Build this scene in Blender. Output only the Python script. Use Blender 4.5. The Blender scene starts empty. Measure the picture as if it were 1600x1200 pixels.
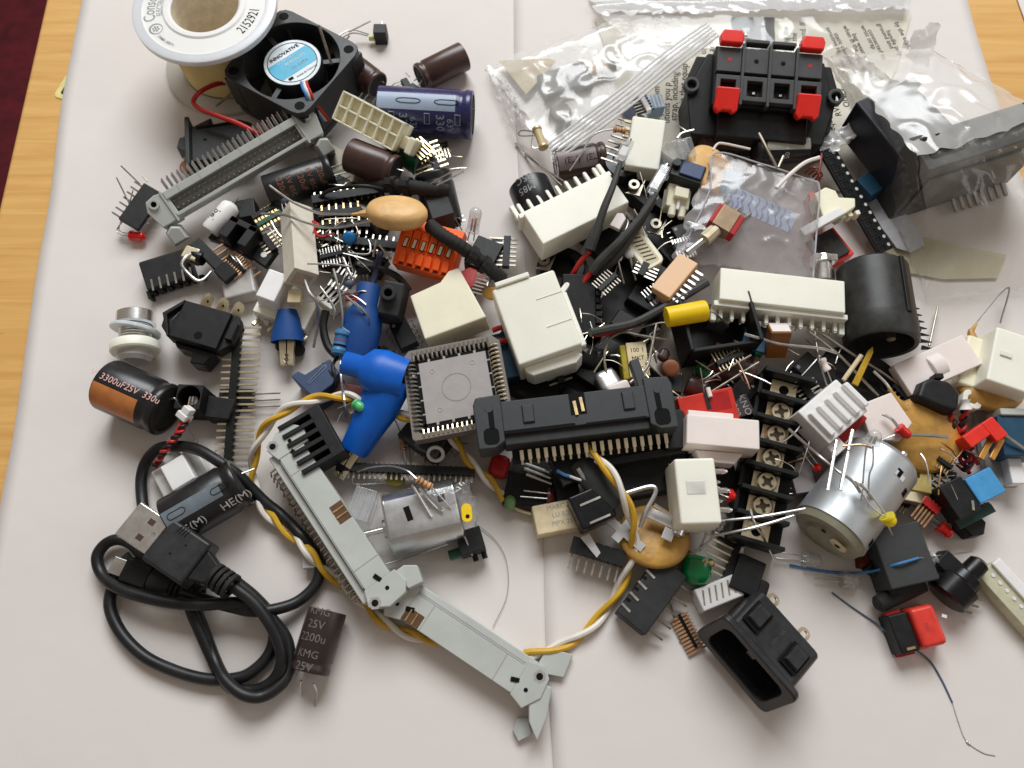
import bpy, bmesh, math, random
from mathutils import Vector, Matrix, noise
SC = bpy.context.scene
S = 0.001                      # everything below is in millimetres
R = math.radians
random.seed(4)

# ---------------- camera, world, light, exposure ----------------
TILT, H, FPX = 20.0, 263.0, 1200.0
CAM = Vector((0, -H*math.tan(R(TILT)), H))
cd = bpy.data.cameras.new('camera'); cam = bpy.data.objects.new('camera', cd)
SC.collection.objects.link(cam); SC.camera = cam
cam.location = CAM*S; cam.rotation_euler = (R(TILT), 0, 0)
cd.lens = 27.0; cd.sensor_width = 36.0; cd.clip_start = 0.005; cd.clip_end = 20
cd.dof.use_dof = True; cd.dof.focus_distance = 0.268; cd.dof.aperture_fstop = 14

def C(r, g, b, a=1.0):
    f = lambda c: (c/255/12.92) if c <= 10 else ((c/255+0.055)/1.055)**2.4
    return (f(r), f(g), f(b), a)

W = bpy.data.worlds.new('World'); SC.world = W; W.use_nodes = True
bg = W.node_tree.nodes['Background']; bg.inputs[0].default_value = (1.0, 0.87, 0.75, 1); bg.inputs[1].default_value = 0.23

def area(name, loc, target, sx, sy, power, col):
    l = bpy.data.lights.new(name, 'AREA'); l.shape = 'RECTANGLE'; l.size = sx; l.size_y = sy; l.energy = power; l.color = col
    o = bpy.data.objects.new(name, l); SC.collection.objects.link(o); o.location = loc
    o.rotation_euler = (Vector(target)-Vector(loc)).to_track_quat('-Z', 'Y').to_euler(); return o
area('window_light', (0.05, 1.08, 1.08), (0, 0.05, 0), 1.0, 0.7, 23.5, (0.945, 0.98, 1.0))
area('side_window_light', (1.9, 0.1, 1.2), (0, 0, 0), 0.9, 0.9, 4, (0.97, 0.98, 1.0))
SC.view_settings.view_transform = 'Standard'; SC.view_settings.look = 'None'
SC.view_settings.exposure = 0.06; SC.view_settings.gamma = 1.0
SC.render.engine = 'CYCLES'; SC.cycles.use_denoising = True
SC.cycles.max_bounces = 10; SC.cycles.transparent_max_bounces = 24; SC.cycles.caustics_reflective = False; SC.cycles.caustics_refractive = False
SC.cycles.sample_clamp_indirect = 6

# ---------------- helpers ----------------
def P(px, py, z=0.0):
    """the place at height z (mm) that the photograph shows at this pixel"""
    x, y, w = (px-800)/FPX, -(py-600)/FPX, -1.0
    t = R(TILT); d = Vector((x, y*math.cos(t)-w*math.sin(t), y*math.sin(t)+w*math.cos(t)))
    return CAM + d*((z-H)/d.z)
UP = Vector((0, 0, 1))
def F(a, b, z, z1=None, roll=0, drop=0):
    """frame: x runs from pixel a (height z) to pixel b (height z1), z axis up; returns matrix at the midpoint and the length"""
    A, B = P(a[0], a[1], z), P(b[0], b[1], z if z1 is None else z1)
    x = (B-A); L = x.length; x.normalize(); y = UP.cross(x).normalized(); zz = x.cross(y)
    m = Matrix((x, y, zz)).transposed().to_4x4() @ Matrix.Rotation(R(roll), 4, 'X')
    o = (A+B)/2 - (m.to_3x3() @ UP)*drop
    return Matrix.Translation(o) @ m, L
def FC(c, z, ang=0, tx=0, ty=0):
    """frame at pixel c, height z, x axis turned ang degrees in plan, then tipped about x and y"""
    return Matrix.Translation(P(c[0], c[1], z)) @ Matrix.Rotation(R(ang), 4, 'Z') @ Matrix.Rotation(R(tx), 4, 'X') @ Matrix.Rotation(R(ty), 4, 'Y')

def mS(m):
    m = m.copy(); m.translation = m.translation*S; return m
def props(o, label=None, cat=None, group=None, kind=None):
    if label: o['label'] = label
    if cat: o['category'] = cat
    if group: o['group'] = group
    if kind: o['kind'] = kind
    return o
def thing(name, label, cat, M=None, group=None):
    o = bpy.data.objects.new(name, None); o.empty_display_size = 0.005; SC.collection.objects.link(o)
    if M is not None: o.matrix_world = mS(M)
    return props(o, label, cat, group)

class MB:
    def __init__(s): s.v = []; s.f = []
    def add(s, vs, fs, M=None):
        n = len(s.v)
        s.v += [tuple(M @ Vector(v)) if M is not None else tuple(v) for v in vs]
        s.f += [tuple(i+n for i in f) for f in fs]; return s
    def box(s, x0, x1, y0, y1, z0, z1, tx=0, ty=None, M=None):
        ty = tx if ty is None else ty
        v = [(x0, y0, z0), (x1, y0, z0), (x1, y1, z0), (x0, y1, z0), (x0+tx, y0+ty, z1), (x1-tx, y0+ty, z1), (x1-tx, y1-ty, z1), (x0+tx, y1-ty, z1)]
        return s.add(v, [(3, 2, 1, 0), (4, 5, 6, 7), (0, 1, 5, 4), (1, 2, 6, 5), (2, 3, 7, 6), (3, 0, 4, 7)], M)
    def cb(s, c, d, M=None, tx=0):
        return s.box(c[0]-d[0]/2, c[0]+d[0]/2, c[1]-d[1]/2, c[1]+d[1]/2, c[2]-d[2]/2, c[2]+d[2]/2, tx, M=M)
    def lathe(s, prof, n=24, ax='z', M=None, a0=0, a1=360, cap=True):
        """prof: list of (position along the axis, radius)"""
        full = abs(a1-a0) >= 360; k = n if full else n+1; vs = []; fs = []
        for (p, r) in prof:
            for i in range(k):
                a = R(a0+(a1-a0)*i/n); c, d = r*math.cos(a), r*math.sin(a)
                vs.append({'z': (c, d, p), 'x': (p, c, d), 'y': (d, p, c)}[ax])
        for j in range(len(prof)-1):
            for i in range(n):
                i2 = (i+1) % k
                fs.append((j*k+i, j*k+i2, (j+1)*k+i2, (j+1)*k+i))
        if full and cap:
            if prof[0][1] > 1e-6: fs.append(tuple(reversed(range(k))))
            if prof[-1][1] > 1e-6: fs.append(tuple(range((len(prof)-1)*k, len(prof)*k)))
        return s.add(vs, fs, M)
    def cyl(s, p0, p1, r, r1=None, n=12):
        p0, p1 = Vector(p0), Vector(p1); d = p1-p0; q = d.to_track_quat('Z', 'Y').to_matrix().to_4x4()
        return s.lathe([(0, r), (d.length, r if r1 is None else r1)], n, M=Matrix.Translation(p0) @ q)
    def ball(s, c, r, n=12, sc=(1, 1, 1)):
        pr = [(-r*math.cos(math.pi*i/(n//2)), max(r*math.sin(math.pi*i/(n//2)), 1e-4)) for i in range(n//2+1)]
        return s.lathe(pr, n, M=Matrix.Translation(Vector(c)) @ Matrix.Diagonal((*sc, 1)))
    def prism(s, poly, h0, h1, plane='xy', M=None, inset=0):
        def q(a, b, c): return {'xy': (a, b, c), 'xz': (a, -c, b), 'yz': (c, a, b)}[plane]
        n = len(poly); cx = sum(p[0] for p in poly)/n; cy = sum(p[1] for p in poly)/n
        top = [(cx+(a-cx)*(1-inset), cy+(b-cy)*(1-inset)) for a, b in poly]
        vs = [q(a, b, h0) for a, b in poly]+[q(a, b, h1) for a, b in top]
        fs = [tuple(reversed(range(n))), tuple(range(n, 2*n))]+[(i, (i+1) % n, n+(i+1) % n, n+i) for i in range(n)]
        return s.add(vs, fs, M)
    def ring(s, outer, inner, z0, z1, M=None):
        n = len(outer); vs = [(*p, z0) for p in outer]+[(*p, z0) for p in inner]+[(*p, z1) for p in outer]+[(*p, z1) for p in inner]
        fs = []
        for i in range(n):
            j = (i+1) % n
            fs += [(i, j, 2*n+j, 2*n+i), (n+j, n+i, 3*n+i, 3*n+j), (2*n+i, 2*n+j, 3*n+j, 3*n+i), (j, i, n+i, n+j)]
        return s.add(vs, fs, M)
    def tube(s, pts, r, n=7, rr=None):
        pts = [Vector(p) for p in pts]; m = len(pts); vs = []; fs = []
        t = (pts[1]-pts[0]).normalized(); u = t.orthogonal().normalized()
        for i, p in enumerate(pts):
            t2 = (pts[min(i+1, m-1)]-pts[max(i-1, 0)])
            if t2.length < 1e-9: t2 = t
            t2.normalize(); u = (u - t2*u.dot(t2)).normalized(); w = t2.cross(u); t = t2
            k = rr[i] if rr else r
            vs += [p+(u*math.cos(2*math.pi*j/n)+w*math.sin(2*math.pi*j/n))*k for j in range(n)]
        for i in range(m-1):
            fs += [(i*n+j, i*n+(j+1) % n, (i+1)*n+(j+1) % n, (i+1)*n+j) for j in range(n)]
        fs += [tuple(reversed(range(n))), tuple(range((m-1)*n, m*n))]
        return s.add(vs, fs)
    def out(s, name, mat, par=None, bev=0, ang=35, M=None, label=None, cat=None, group=None, kind=None, seg=2):
        me = bpy.data.meshes.new(name); me.from_pydata([(a*S, b*S, c*S) for a, b, c in s.v], [], s.f); me.validate(); me.update()
        bm = bmesh.new(); bm.from_mesh(me); bmesh.ops.recalc_face_normals(bm, faces=bm.faces); bm.to_mesh(me); bm.free()
        me.materials.append(mat); me.shade_smooth(); me.set_sharp_from_angle(angle=R(ang))
        o = bpy.data.objects.new(name, me); SC.collection.objects.link(o)
        if par is not None: o.parent = par
        if M is not None:
            if par is None: o.matrix_world = mS(M)
            else: o.matrix_local = mS(M)
        if bev:
            b = o.modifiers.new('bevel', 'BEVEL'); b.width = bev*S; b.segments = seg; b.limit_method = 'ANGLE'; b.angle_limit = R(40); b.harden_normals = True
        return props(o, label, cat, group, kind)
def rep(src, mats, par=None):
    """copies of a part, sharing its mesh"""
    r = []
    for m in mats:
        c = src.copy(); SC.collection.objects.link(c); c.parent = par if par is not None else src.parent; c.matrix_local = mS(m); r.append(c)
    return r
T = lambda x=0, y=0, z=0: Matrix.Translation((x, y, z))
RX = lambda a: Matrix.Rotation(R(a), 4, 'X')
RY = lambda a: Matrix.Rotation(R(a), 4, 'Y')
RZ = lambda a: Matrix.Rotation(R(a), 4, 'Z')
def many(name, mb, mat, par, mats, **k):
    """alike parts: the first is built, the others share its mesh"""
    a = mb.out(name, mat, par, M=mats[0], **k); return [a]+rep(a, mats[1:], par)
def spline(pts, k=8):
    pts = [Vector(p) for p in pts]; q = [pts[0]*2-pts[1]]+pts+[pts[-1]*2-pts[-2]]; o = []
    for i in range(1, len(q)-2):
        a, b, c, d = q[i-1:i+3]
        for j in range(k):
            t = j/k; o.append(0.5*((2*b)+(c-a)*t+(2*a-5*b+4*c-d)*t*t+(3*b-a-3*c+d)*t**3))
    return o+[pts[-1]]
def PP(pts, k=8, sm=True):
    q = [P(*p) for p in pts]; return spline(q, k) if sm and len(q) > 2 else q
def circ(r, n, cx=0, cy=0, a0=0): return [(cx+r*math.cos(2*math.pi*i/n+a0), cy+r*math.sin(2*math.pi*i/n+a0)) for i in range(n)]
def rrect(w, h, r, k=4, cx=0, cy=0):
    o = []
    for qx, qy, a in ((w/2-r, h/2-r, 0), (-w/2+r, h/2-r, 90), (-w/2+r, -h/2+r, 180), (w/2-r, -h/2+r, 270)):
        o += [(cx+qx+r*math.cos(R(a+90*i/k)), cy+qy+r*math.sin(R(a+90*i/k))) for i in range(k+1)]
    return o
def sqring(w, n): return [(w/2*math.cos(a)/max(abs(math.cos(a)), abs(math.sin(a))), w/2*math.sin(a)/max(abs(math.cos(a)), abs(math.sin(a)))) for a in [2*math.pi*i/n for i in range(n)]]
_tc = {}
def txt(s, size, mat, par, M=None, fn=None, name='lettering', sx=1.0, align='CENTER', bold=0):
    cu = bpy.data.curves.new('t', 'FONT'); cu.body = s; cu.size = size; cu.align_x = align; cu.align_y = 'CENTER'; cu.offset = bold; cu.resolution_u = 2
    ob = bpy.data.objects.new('t', cu); me0 = bpy.data.meshes.new_from_object(ob)
    vs = [(v.co.x*sx, v.co.y, 0.0) for v in me0.vertices]; fs = [tuple(p.vertices) for p in me0.polygons]
    bpy.data.objects.remove(ob); bpy.data.curves.remove(cu); bpy.data.meshes.remove(me0)
    if fn: vs = [fn(x, y) for x, y, _ in vs]
    me = bpy.data.meshes.new(name); me.from_pydata([(a*S, b*S, c*S) for a, b, c in vs], [], fs); me.update(); me.materials.append(mat)
    o = bpy.data.objects.new(name, me); SC.collection.objects.link(o); o.parent = par
    if M is not None: o.matrix_local = mS(M)
    return o

# ---------------- materials ----------------
_m = {}
def pm(name, col, rough=0.45, metal=0.0, vary=0.12, scale=250.0, bump=0.05, spec=0.5, sss=0.0, trans=0.0, coat=0.0, alpha=1.0, dust=0.0, ior=1.45, bscale=None, bd=0.00008):
    if name in _m: return _m[name]
    m = bpy.data.materials.new(name); m.use_nodes = True; nt = m.node_tree; N = nt.nodes; L = nt.links
    b = N['Principled BSDF']; tc = N.new('ShaderNodeTexCoord')
    nz = N.new('ShaderNodeTexNoise'); nz.inputs['Scale'].default_value = scale; nz.inputs['Detail'].default_value = 5; nz.inputs['Roughness'].default_value = 0.6
    L.new(tc.outputs['Object'], nz.inputs['Vector'])
    c0 = tuple(max(0, c*(1-vary)) for c in col[:3])+(1,); c1 = tuple(min(1, c*(1+vary)+dust) for c in col[:3])+(1,)
    cr = N.new('ShaderNodeValToRGB'); cr.color_ramp.elements[0].position = 0.35; cr.color_ramp.elements[1].position = 0.68
    cr.color_ramp.elements[0].color = c0; cr.color_ramp.elements[1].color = c1
    L.new(nz.outputs['Fac'], cr.inputs['Fac']); L.new(cr.outputs['Color'], b.inputs['Base Color'])
    mr = N.new('ShaderNodeMapRange'); mr.inputs['To Min'].default_value = max(0.02, rough-0.08); mr.inputs['To Max'].default_value = min(1, rough+0.12)
    L.new(nz.outputs['Fac'], mr.inputs['Value']); L.new(mr.outputs['Result'], b.inputs['Roughness'])
    b.inputs['Metallic'].default_value = metal; b.inputs['Specular IOR Level'].default_value = spec; b.inputs['IOR'].default_value = ior
    b.inputs['Coat Weight'].default_value = coat; b.inputs['Transmission Weight'].default_value = trans; b.inputs['Alpha'].default_value = alpha
    if sss:
        b.inputs['Subsurface Weight'].default_value = sss; b.inputs['Subsurface Radius'].default_value = (1.0, 0.9, 0.7); b.inputs['Subsurface Scale'].default_value = 0.0025
    if bump:
        n2 = N.new('ShaderNodeTexNoise'); n2.inputs['Scale'].default_value = bscale or scale*5; n2.inputs['Detail'].default_value = 3; L.new(tc.outputs['Object'], n2.inputs['Vector'])
        bp = N.new('ShaderNodeBump'); bp.inputs['Strength'].default_value = bump*4; bp.inputs['Distance'].default_value = bd
        L.new(n2.outputs['Fac'], bp.inputs['Height']); L.new(bp.outputs['Normal'], b.inputs['Normal'])
    _m[name] = m; return m
def glassy(name, col, rough=0.05, alpha=0.35, white=0.0, bump=0.0, bs=60, spec=0.5):
    """thin clear plastic: part see-through, part milky, glossy skin"""
    if name in _m: return _m[name]
    m = bpy.data.materials.new(name); m.use_nodes = True; nt = m.node_tree; N = nt.nodes; L = nt.links
    out = N['Material Output']; b = N['Principled BSDF']; b.inputs['Base Color'].default_value = col; b.inputs['Roughness'].default_value = rough
    b.inputs['Specular IOR Level'].default_value = spec; b.inputs['Subsurface Weight'].default_value = 0
    tr = N.new('ShaderNodeBsdfTransparent'); tr.inputs[0].default_value = (min(1, col[0]*.15+.84), min(1, col[1]*.15+.84), min(1, col[2]*.15+.84), 1)
    gl = N.new('ShaderNodeBsdfGlossy'); gl.inputs['Roughness'].default_value = rough
    fr = N.new('ShaderNodeFresnel'); ge = N.new('ShaderNodeNewGeometry'); io = N.new('ShaderNodeMapRange'); io.inputs['To Min'].default_value = 1.5; io.inputs['To Max'].default_value = 1/1.5; L.new(ge.outputs['Backfacing'], io.inputs['Value']); L.new(io.outputs['Result'], fr.inputs['IOR'])
    m1 = N.new('ShaderNodeMixShader'); m2 = N.new('ShaderNodeMixShader')
    tc = N.new('ShaderNodeTexCoord'); nz = N.new('ShaderNodeTexNoise'); nz.inputs['Scale'].default_value = bs; nz.inputs['Detail'].default_value = 6; nz.inputs['Roughness'].default_value = .62; nz.inputs['Distortion'].default_value = 1.2
    L.new(tc.outputs['Object'], nz.inputs['Vector'])
    mr = N.new('ShaderNodeMapRange'); mr.inputs['From Min'].default_value = .4; mr.inputs['From Max'].default_value = .75
    mr.inputs['To Min'].default_value = alpha; mr.inputs['To Max'].default_value = min(1, alpha+white)
    L.new(nz.outputs['Fac'], mr.inputs['Value']); L.new(mr.outputs['Result'], m1.inputs[0])
    L.new(tr.outputs[0], m1.inputs[1]); L.new(b.outputs[0], m1.inputs[2])
    L.new(fr.outputs[0], m2.inputs[0]); L.new(m1.outputs[0], m2.inputs[1]); L.new(gl.outputs[0], m2.inputs[2]); L.new(m2.outputs[0], out.inputs[0])
    if bump:
        bp = N.new('ShaderNodeBump'); bp.inputs['Strength'].default_value = bump; bp.inputs['Distance'].default_value = 0.0008
        L.new(nz.outputs['Fac'], bp.inputs['Height'])
        for q in (b, gl, fr): L.new(bp.outputs['Normal'], q.inputs['Normal'])
    _m[name] = m; return m

BLK = pm('black_plastic', (.007, .007, .0075), .48, bump=.08, dust=.003, vary=.3, spec=.4)
BLK2 = pm('black_gloss_plastic', (.005, .005, .006), .28, bump=.03, dust=.002, spec=.45)
DGR = pm('charcoal_plastic', (.024, .025, .026), .55, bump=.1, dust=.006, spec=.4)
SLT = pm('slate_plastic', C(50, 53, 56), .5, bump=.08)
GRY = pm('pale_grey_plastic', C(188, 191, 186), .5, bump=.05, vary=.06, scale=90)
GRD = pm('warm_grey_plastic', C(168, 162, 160), .6, bump=.08, vary=.06)
NYL = pm('white_nylon', C(244, 242, 228), .42, sss=.35, bump=.04, vary=.03, scale=60)
CRM = pm('cream_nylon', C(244, 238, 212), .42, sss=.35, bump=.04, vary=.04, scale=60)
WHT = pm('white_plastic', C(238, 236, 234), .38, sss=.2, bump=.03, vary=.02)
PNK = pm('pinkish_white_plastic', C(238, 226, 220), .5, sss=.2, bump=.03, vary=.02)
PEA = pm('peach_plastic', C(232, 190, 150), .5, bump=.05, vary=.04)
TIN = pm('tinned_metal', (.62, .60, .57), .33, metal=1, bump=.03, vary=.15)
TAR = pm('tarnished_metal', (.36, .32, .27), .42, metal=1, bump=.06, vary=.3)
GLD = pm('gold_plating', (.83, .62, .33), .3, metal=1, bump=.02, vary=.1)
PGD = pm('pale_gold_plating', (.83, .73, .52), .32, metal=1, bump=.02, vary=.1)
CPR = pm('copper_metal', (.72, .42, .24), .35, metal=1, bump=.04, vary=.2)
STL = pm('brushed_steel', (.66, .67, .68), .3, metal=1, bump=.06, vary=.08, scale=120)
CHR = pm('chrome', (.86, .85, .83), .22, metal=1, bump=.0, vary=.04)
ALU = pm('aluminium', (.74, .74, .75), .38, metal=1, bump=.05, vary=.05)
BRN = pm('brown_sleeve', C(74, 50, 44), .32, bump=.03, vary=.1, spec=.6)
BRD = pm('dark_brown_sleeve', C(52, 42, 40), .34, bump=.03, vary=.1, spec=.6)
BKS = pm('black_sleeve', C(30, 30, 32), .3, bump=.03, vary=.1, spec=.6)
BLS = pm('blue_sleeve', C(38, 38, 88), .25, bump=.02, vary=.08, spec=.7)
LBL = pm('pale_blue_print', C(150, 165, 188), .35, bump=.01, vary=.04)
GRS = pm('green_sleeve', C(22, 84, 58), .3, bump=.03)
RUB = pm('black_rubber', (.014, .013, .012), .75, bump=.15, dust=.008)
CBL = pm('black_cable_jacket', (.009, .009, .010), .4, bump=.1, dust=.006, spec=.5, scale=90, bscale=500, vary=.4)
SHR = pm('heatshrink', C(58, 58, 56), .6, bump=.1, dust=.01)
REDP = pm('red_plastic', C(232, 48, 36), .4, bump=.04, vary=.08)
REDD = pm('dark_red_plastic', C(176, 28, 30), .45, bump=.05, vary=.1)
REDW = pm('red_wire_jacket', C(190, 44, 40), .45, bump=.03)
ORG = pm('orange_plastic', C(250, 98, 22), .42, bump=.05, vary=.05, sss=.1)
YEL = pm('yellow_plastic', C(246, 206, 8), .42, bump=.05, vary=.05)
YWR = pm('yellow_wire_jacket', C(212, 166, 44), .42, bump=.03, vary=.08)
WWR = pm('white_wire_jacket', C(232, 226, 216), .45, bump=.03, vary=.05)
BLU = pm('bright_blue_vinyl', C(18, 98, 200), .36, bump=.12, vary=.12, spec=.4, scale=120, bscale=300, bd=.00015)
BLD = pm('deep_blue_vinyl', C(22, 72, 138), .55, bump=.12, vary=.14, spec=.4, scale=120, bscale=300, bd=.00015)
NVY = pm('navy_plastic', C(52, 70, 104), .5, bump=.06)
TEL = pm('teal_plastic', C(24, 70, 96), .5, bump=.06)
SKY = pm('sky_blue_plastic', C(70, 150, 205), .5, bump=.06)
BLW = pm('blue_wire_jacket', C(70, 130, 190), .45)
TAN = pm('tan_ceramic', C(226, 182, 120), .42, bump=.25, vary=.12, scale=160, bscale=260, bd=.0003)
OCH = pm('ochre_ceramic', C(190, 144, 70), .42, bump=.28, vary=.2, scale=170, bscale=240, bd=.00035)
BRC = pm('brown_ceramic', C(150, 96, 66), .55, bump=.1)
CER = pm('white_ceramic', C(216, 208, 192), .75, bump=.2, vary=.05, bscale=900)
BEI = pm('beige_body', C(222, 204, 166), .5, bump=.05)
INKB = pm('black_ink', (.006, .006, .006), .7, bump=0, spec=.15)
INKW = pm('white_ink', (.75, .75, .75), .6, bump=0)
INKG = pm('grey_ink', (.30, .30, .31), .6, bump=0)
INKO = pm('copper_ink', C(140, 92, 70), .5, bump=0)
INKP = pm('pink_ink', C(226, 180, 172), .6, bump=0)
GRN = pm('green_plastic', C(20, 120, 70), .3, bump=.02)
CLR = glassy('clear_plastic', C(225, 228, 230), .06, .2, .15, .08, 120)
CLL = glassy('clear_epoxy', C(235, 235, 235), .03, .2, .25, 0, 900)
EPR = pm('red_epoxy', C(225, 26, 22), .18, bump=0, sss=.4, coat=.3)
EPY = pm('yellow_epoxy', C(238, 214, 16), .18, bump=0, sss=.4, coat=.3)
EPG = pm('green_epoxy', C(96, 196, 130), .18, bump=0, sss=.4, coat=.3)
EPT = pm('teal_epoxy', C(10, 150, 110), .18, bump=0, sss=.4, coat=.3)
EPD = pm('deep_green_epoxy', C(0, 122, 66), .16, bump=0, sss=.3, coat=.4)

# ---------------- setting: table, paper, carpet ----------------
def wood():
    m = bpy.data.materials.new('table_wood'); m.use_nodes = True; nt = m.node_tree; N = nt.nodes; L = nt.links; b = N['Principled BSDF']
    tc = N.new('ShaderNodeTexCoord'); mp = N.new('ShaderNodeMapping'); mp.inputs['Scale'].default_value = (9, 160, 60); mp.inputs['Rotation'].default_value = (0, 0, R(-4)); L.new(tc.outputs['Object'], mp.inputs['Vector'])
    n1 = N.new('ShaderNodeTexNoise'); n1.inputs['Scale'].default_value = 1.6; n1.inputs['Detail'].default_value = 8; n1.inputs['Roughness'].default_value = .62; n1.inputs['Distortion'].default_value = .6; L.new(mp.outputs[0], n1.inputs['Vector'])
    cr = N.new('ShaderNodeValToRGB'); e = cr.color_ramp.elements; e[0].position = .3; e[0].color = C(206, 152, 82); e[1].position = .7; e[1].color = C(228, 182, 108)
    L.new(n1.outputs['Fac'], cr.inputs['Fac'])
    m2 = N.new('ShaderNodeMapping'); m2.inputs['Scale'].default_value = (22, 420, 60); L.new(tc.outputs['Object'], m2.inputs['Vector'])
    n2 = N.new('ShaderNodeTexNoise'); n2.inputs['Scale'].default_value = 1.0; n2.inputs['Detail'].default_value = 2; L.new(m2.outputs[0], n2.inputs['Vector'])
    c2 = N.new('ShaderNodeValToRGB'); c2.color_ramp.elements[0].position = .7; c2.color_ramp.elements[0].color = (1, 1, 1, 1); c2.color_ramp.elements[1].position = .78; c2.color_ramp.elements[1].color = (.45, .33, .25, 1); L.new(n2.outputs['Fac'], c2.inputs['Fac'])
    mx = N.new('ShaderNodeMix'); mx.data_type = 'RGBA'; mx.blend_type = 'MULTIPLY'; mx.inputs[0].default_value = .8
    L.new(cr.outputs[0], mx.inputs[6]); L.new(c2.outputs[0], mx.inputs[7]); L.new(mx.outputs[2], b.inputs['Base Color'])
    b.inputs['Roughness'].default_value = .42
    bp = N.new('ShaderNodeBump'); bp.inputs['Strength'].default_value = .3; bp.inputs['Distance'].default_value = .0002; L.new(n1.outputs['Fac'], bp.inputs['Height']); L.new(bp.outputs[0], b.inputs['Normal']); return m
WOOD = wood()
def edge_pts():  # left edge of the table top, on the ray of the photograph's edge
    A, B = P(70, 0, -.6), P(0, 308, -.6); d = (B-A); return A-d*3.0, A, B, B+d*4.0
tp = thing('table', 'light wooden table under the white paper', 'table'); tp['kind'] = 'structure'
a0, a1, a2, a3 = edge_pts()
mb = MB(); poly = [(a0.x, a0.y), (a3.x, a3.y), (700, a3.y), (700, a0.y)]
mb.prism(poly, -22, -.6); mb.out('tabletop', WOOD, tp, bev=2.2, seg=3)
# drawn edge of the veneer on the right: a second leaf of the table with a pale corner beyond
mb = MB(); q = [P(1588, 0, -.55), P(1640, 150, -.55), P(1645, 150, -.55), P(1591, 0, -.55)]
mb.prism([(v.x, v.y) for v in reversed(q)], -.65, -.5); mb.out('leaf_joint', pm('joint_dark', C(120, 84, 48), .7), tp)
CARPET = pm('maroon_carpet', C(92, 22, 32), .95, vary=.35, scale=40, bump=.5, bscale=500)
mb = MB().box(-2500, 1200, -1500, 2500, -742, -740); mb.out('floor', CARPET, kind='structure')

def paper_mat():
    m = bpy.data.materials.new('white_paper'); m.use_nodes = True; nt = m.node_tree; N = nt.nodes; L = nt.links; b = N['Principled BSDF']
    tc = N.new('ShaderNodeTexCoord'); n = N.new('ShaderNodeTexNoise'); n.inputs['Scale'].default_value = 7; n.inputs['Detail'].default_value = 4; L.new(tc.outputs['Object'], n.inputs['Vector'])
    cr = N.new('ShaderNodeValToRGB'); cr.color_ramp.elements[0].color = C(223, 214, 208); cr.color_ramp.elements[1].color = C(231, 225, 221); L.new(n.outputs['Fac'], cr.inputs[0])
    n3 = N.new('ShaderNodeTexNoise'); n3.inputs['Scale'].default_value = 210; n3.inputs['Detail'].default_value = 1; L.new(tc.outputs['Object'], n3.inputs['Vector'])
    c3 = N.new('ShaderNodeValToRGB'); c3.color_ramp.elements[0].position = .80; c3.color_ramp.elements[0].color = (1, 1, 1, 1); c3.color_ramp.elements[1].position = .88; c3.color_ramp.elements[1].color = (.72, .7, .68, 1); L.new(n3.outputs['Fac'], c3.inputs[0])
    mx = N.new('ShaderNodeMix'); mx.data_type = 'RGBA'; mx.blend_type = 'MULTIPLY'; mx.inputs[0].default_value = 1
    L.new(cr.outputs[0], mx.inputs[6]); L.new(c3.outputs[0], mx.inputs[7]); L.new(mx.outputs[2], b.inputs['Base Color'])
    b.inputs['Roughness'].default_value = .85; b.inputs['Specular IOR Level'].default_value = .2
    n2 = N.new('ShaderNodeTexNoise'); n2.inputs['Scale'].default_value = 900; n2.inputs['Detail'].default_value = 4; L.new(tc.outputs['Object'], n2.inputs['Vector'])
    n4 = N.new('ShaderNodeTexNoise'); n4.inputs['Scale'].default_value = 22; n4.inputs['Detail'].default_value = 3; L.new(tc.outputs['Object'], n4.inputs['Vector'])
    bp = N.new('ShaderNodeBump'); bp.inputs['Strength'].default_value = .25; bp.inputs['Distance'].default_value = .00006; L.new(n2.outputs['Fac'], bp.inputs['Height'])
    b2 = N.new('ShaderNodeBump'); b2.inputs['Strength'].default_value = .6; b2.inputs['Distance'].default_value = .0016; L.new(n4.outputs['Fac'], b2.inputs['Height']); L.new(bp.outputs[0], b2.inputs['Normal']); L.new(b2.outputs[0], b.inputs['Normal']); return m
PAPER = paper_mat()
def sheet(name, left, right, label, z, mat, rows=60, cols=40, th=.12, cat='paper'):
    """a sheet of paper between two edges given as pixel polylines from top to bottom"""
    def at(pl, t):
        k = t*(len(pl)-1); i = min(int(k), len(pl)-2); return pl[i].lerp(pl[i+1], k-i)
    Lp = spline([P(*p, z) for p in left], 6); Rp = spline([P(*p, z) for p in right], 6); vs = []; fs = []
    for j in range(rows+1):
        A, B = at(Lp, j/rows), at(Rp, j/rows)
        for i in range(cols+1):
            v = A.lerp(B, i/cols); e = min(i, cols-i)/cols
            w = .5*noise.noise(Vector((v.x*.02, v.y*.02, z)))+.5
            lift = .12*math.exp(-e*cols/.8)*(w-.35)
            vs.append((v.x, v.y, z+max(0, lift)))
    for j in range(rows):
        for i in range(cols):
            a = j*(cols+1)+i; fs.append((a, a+cols+1, a+cols+2, a+1))
    o = MB().add(vs, fs).out(name, mat, label=label, cat=cat)
    so = o.modifiers.new('thick', 'SOLIDIFY'); so.thickness = th*S; so.offset = 0; return o
sheet('paper_sheet', [(150, -120), (128, 0), (112, 80), (95, 170), (78, 310), (55, 440), (24, 660), (0, 790), (-60, 1120), (-90, 1300)],
      [(812, -120), (812, 0), (820, 200), (838, 500), (855, 750), (862, 1000), (872, 1200), (878, 1300)], 'white sheet of paper under the left half of the parts, on the wooden table', .0, PAPER)
sheet('paper_sheet', [(803, -120), (803, 0), (806, 200), (828, 500), (846, 750), (853, 1000), (865, 1200), (872, 1300)],
      [(1500, -120), (1512, 0), (1562, 170), (1640, 420), (1740, 800), (1850, 1200), (1880, 1300)], 'white sheet of paper under the right half of the parts, overlapping the other sheet', .3, PAPER)
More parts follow.
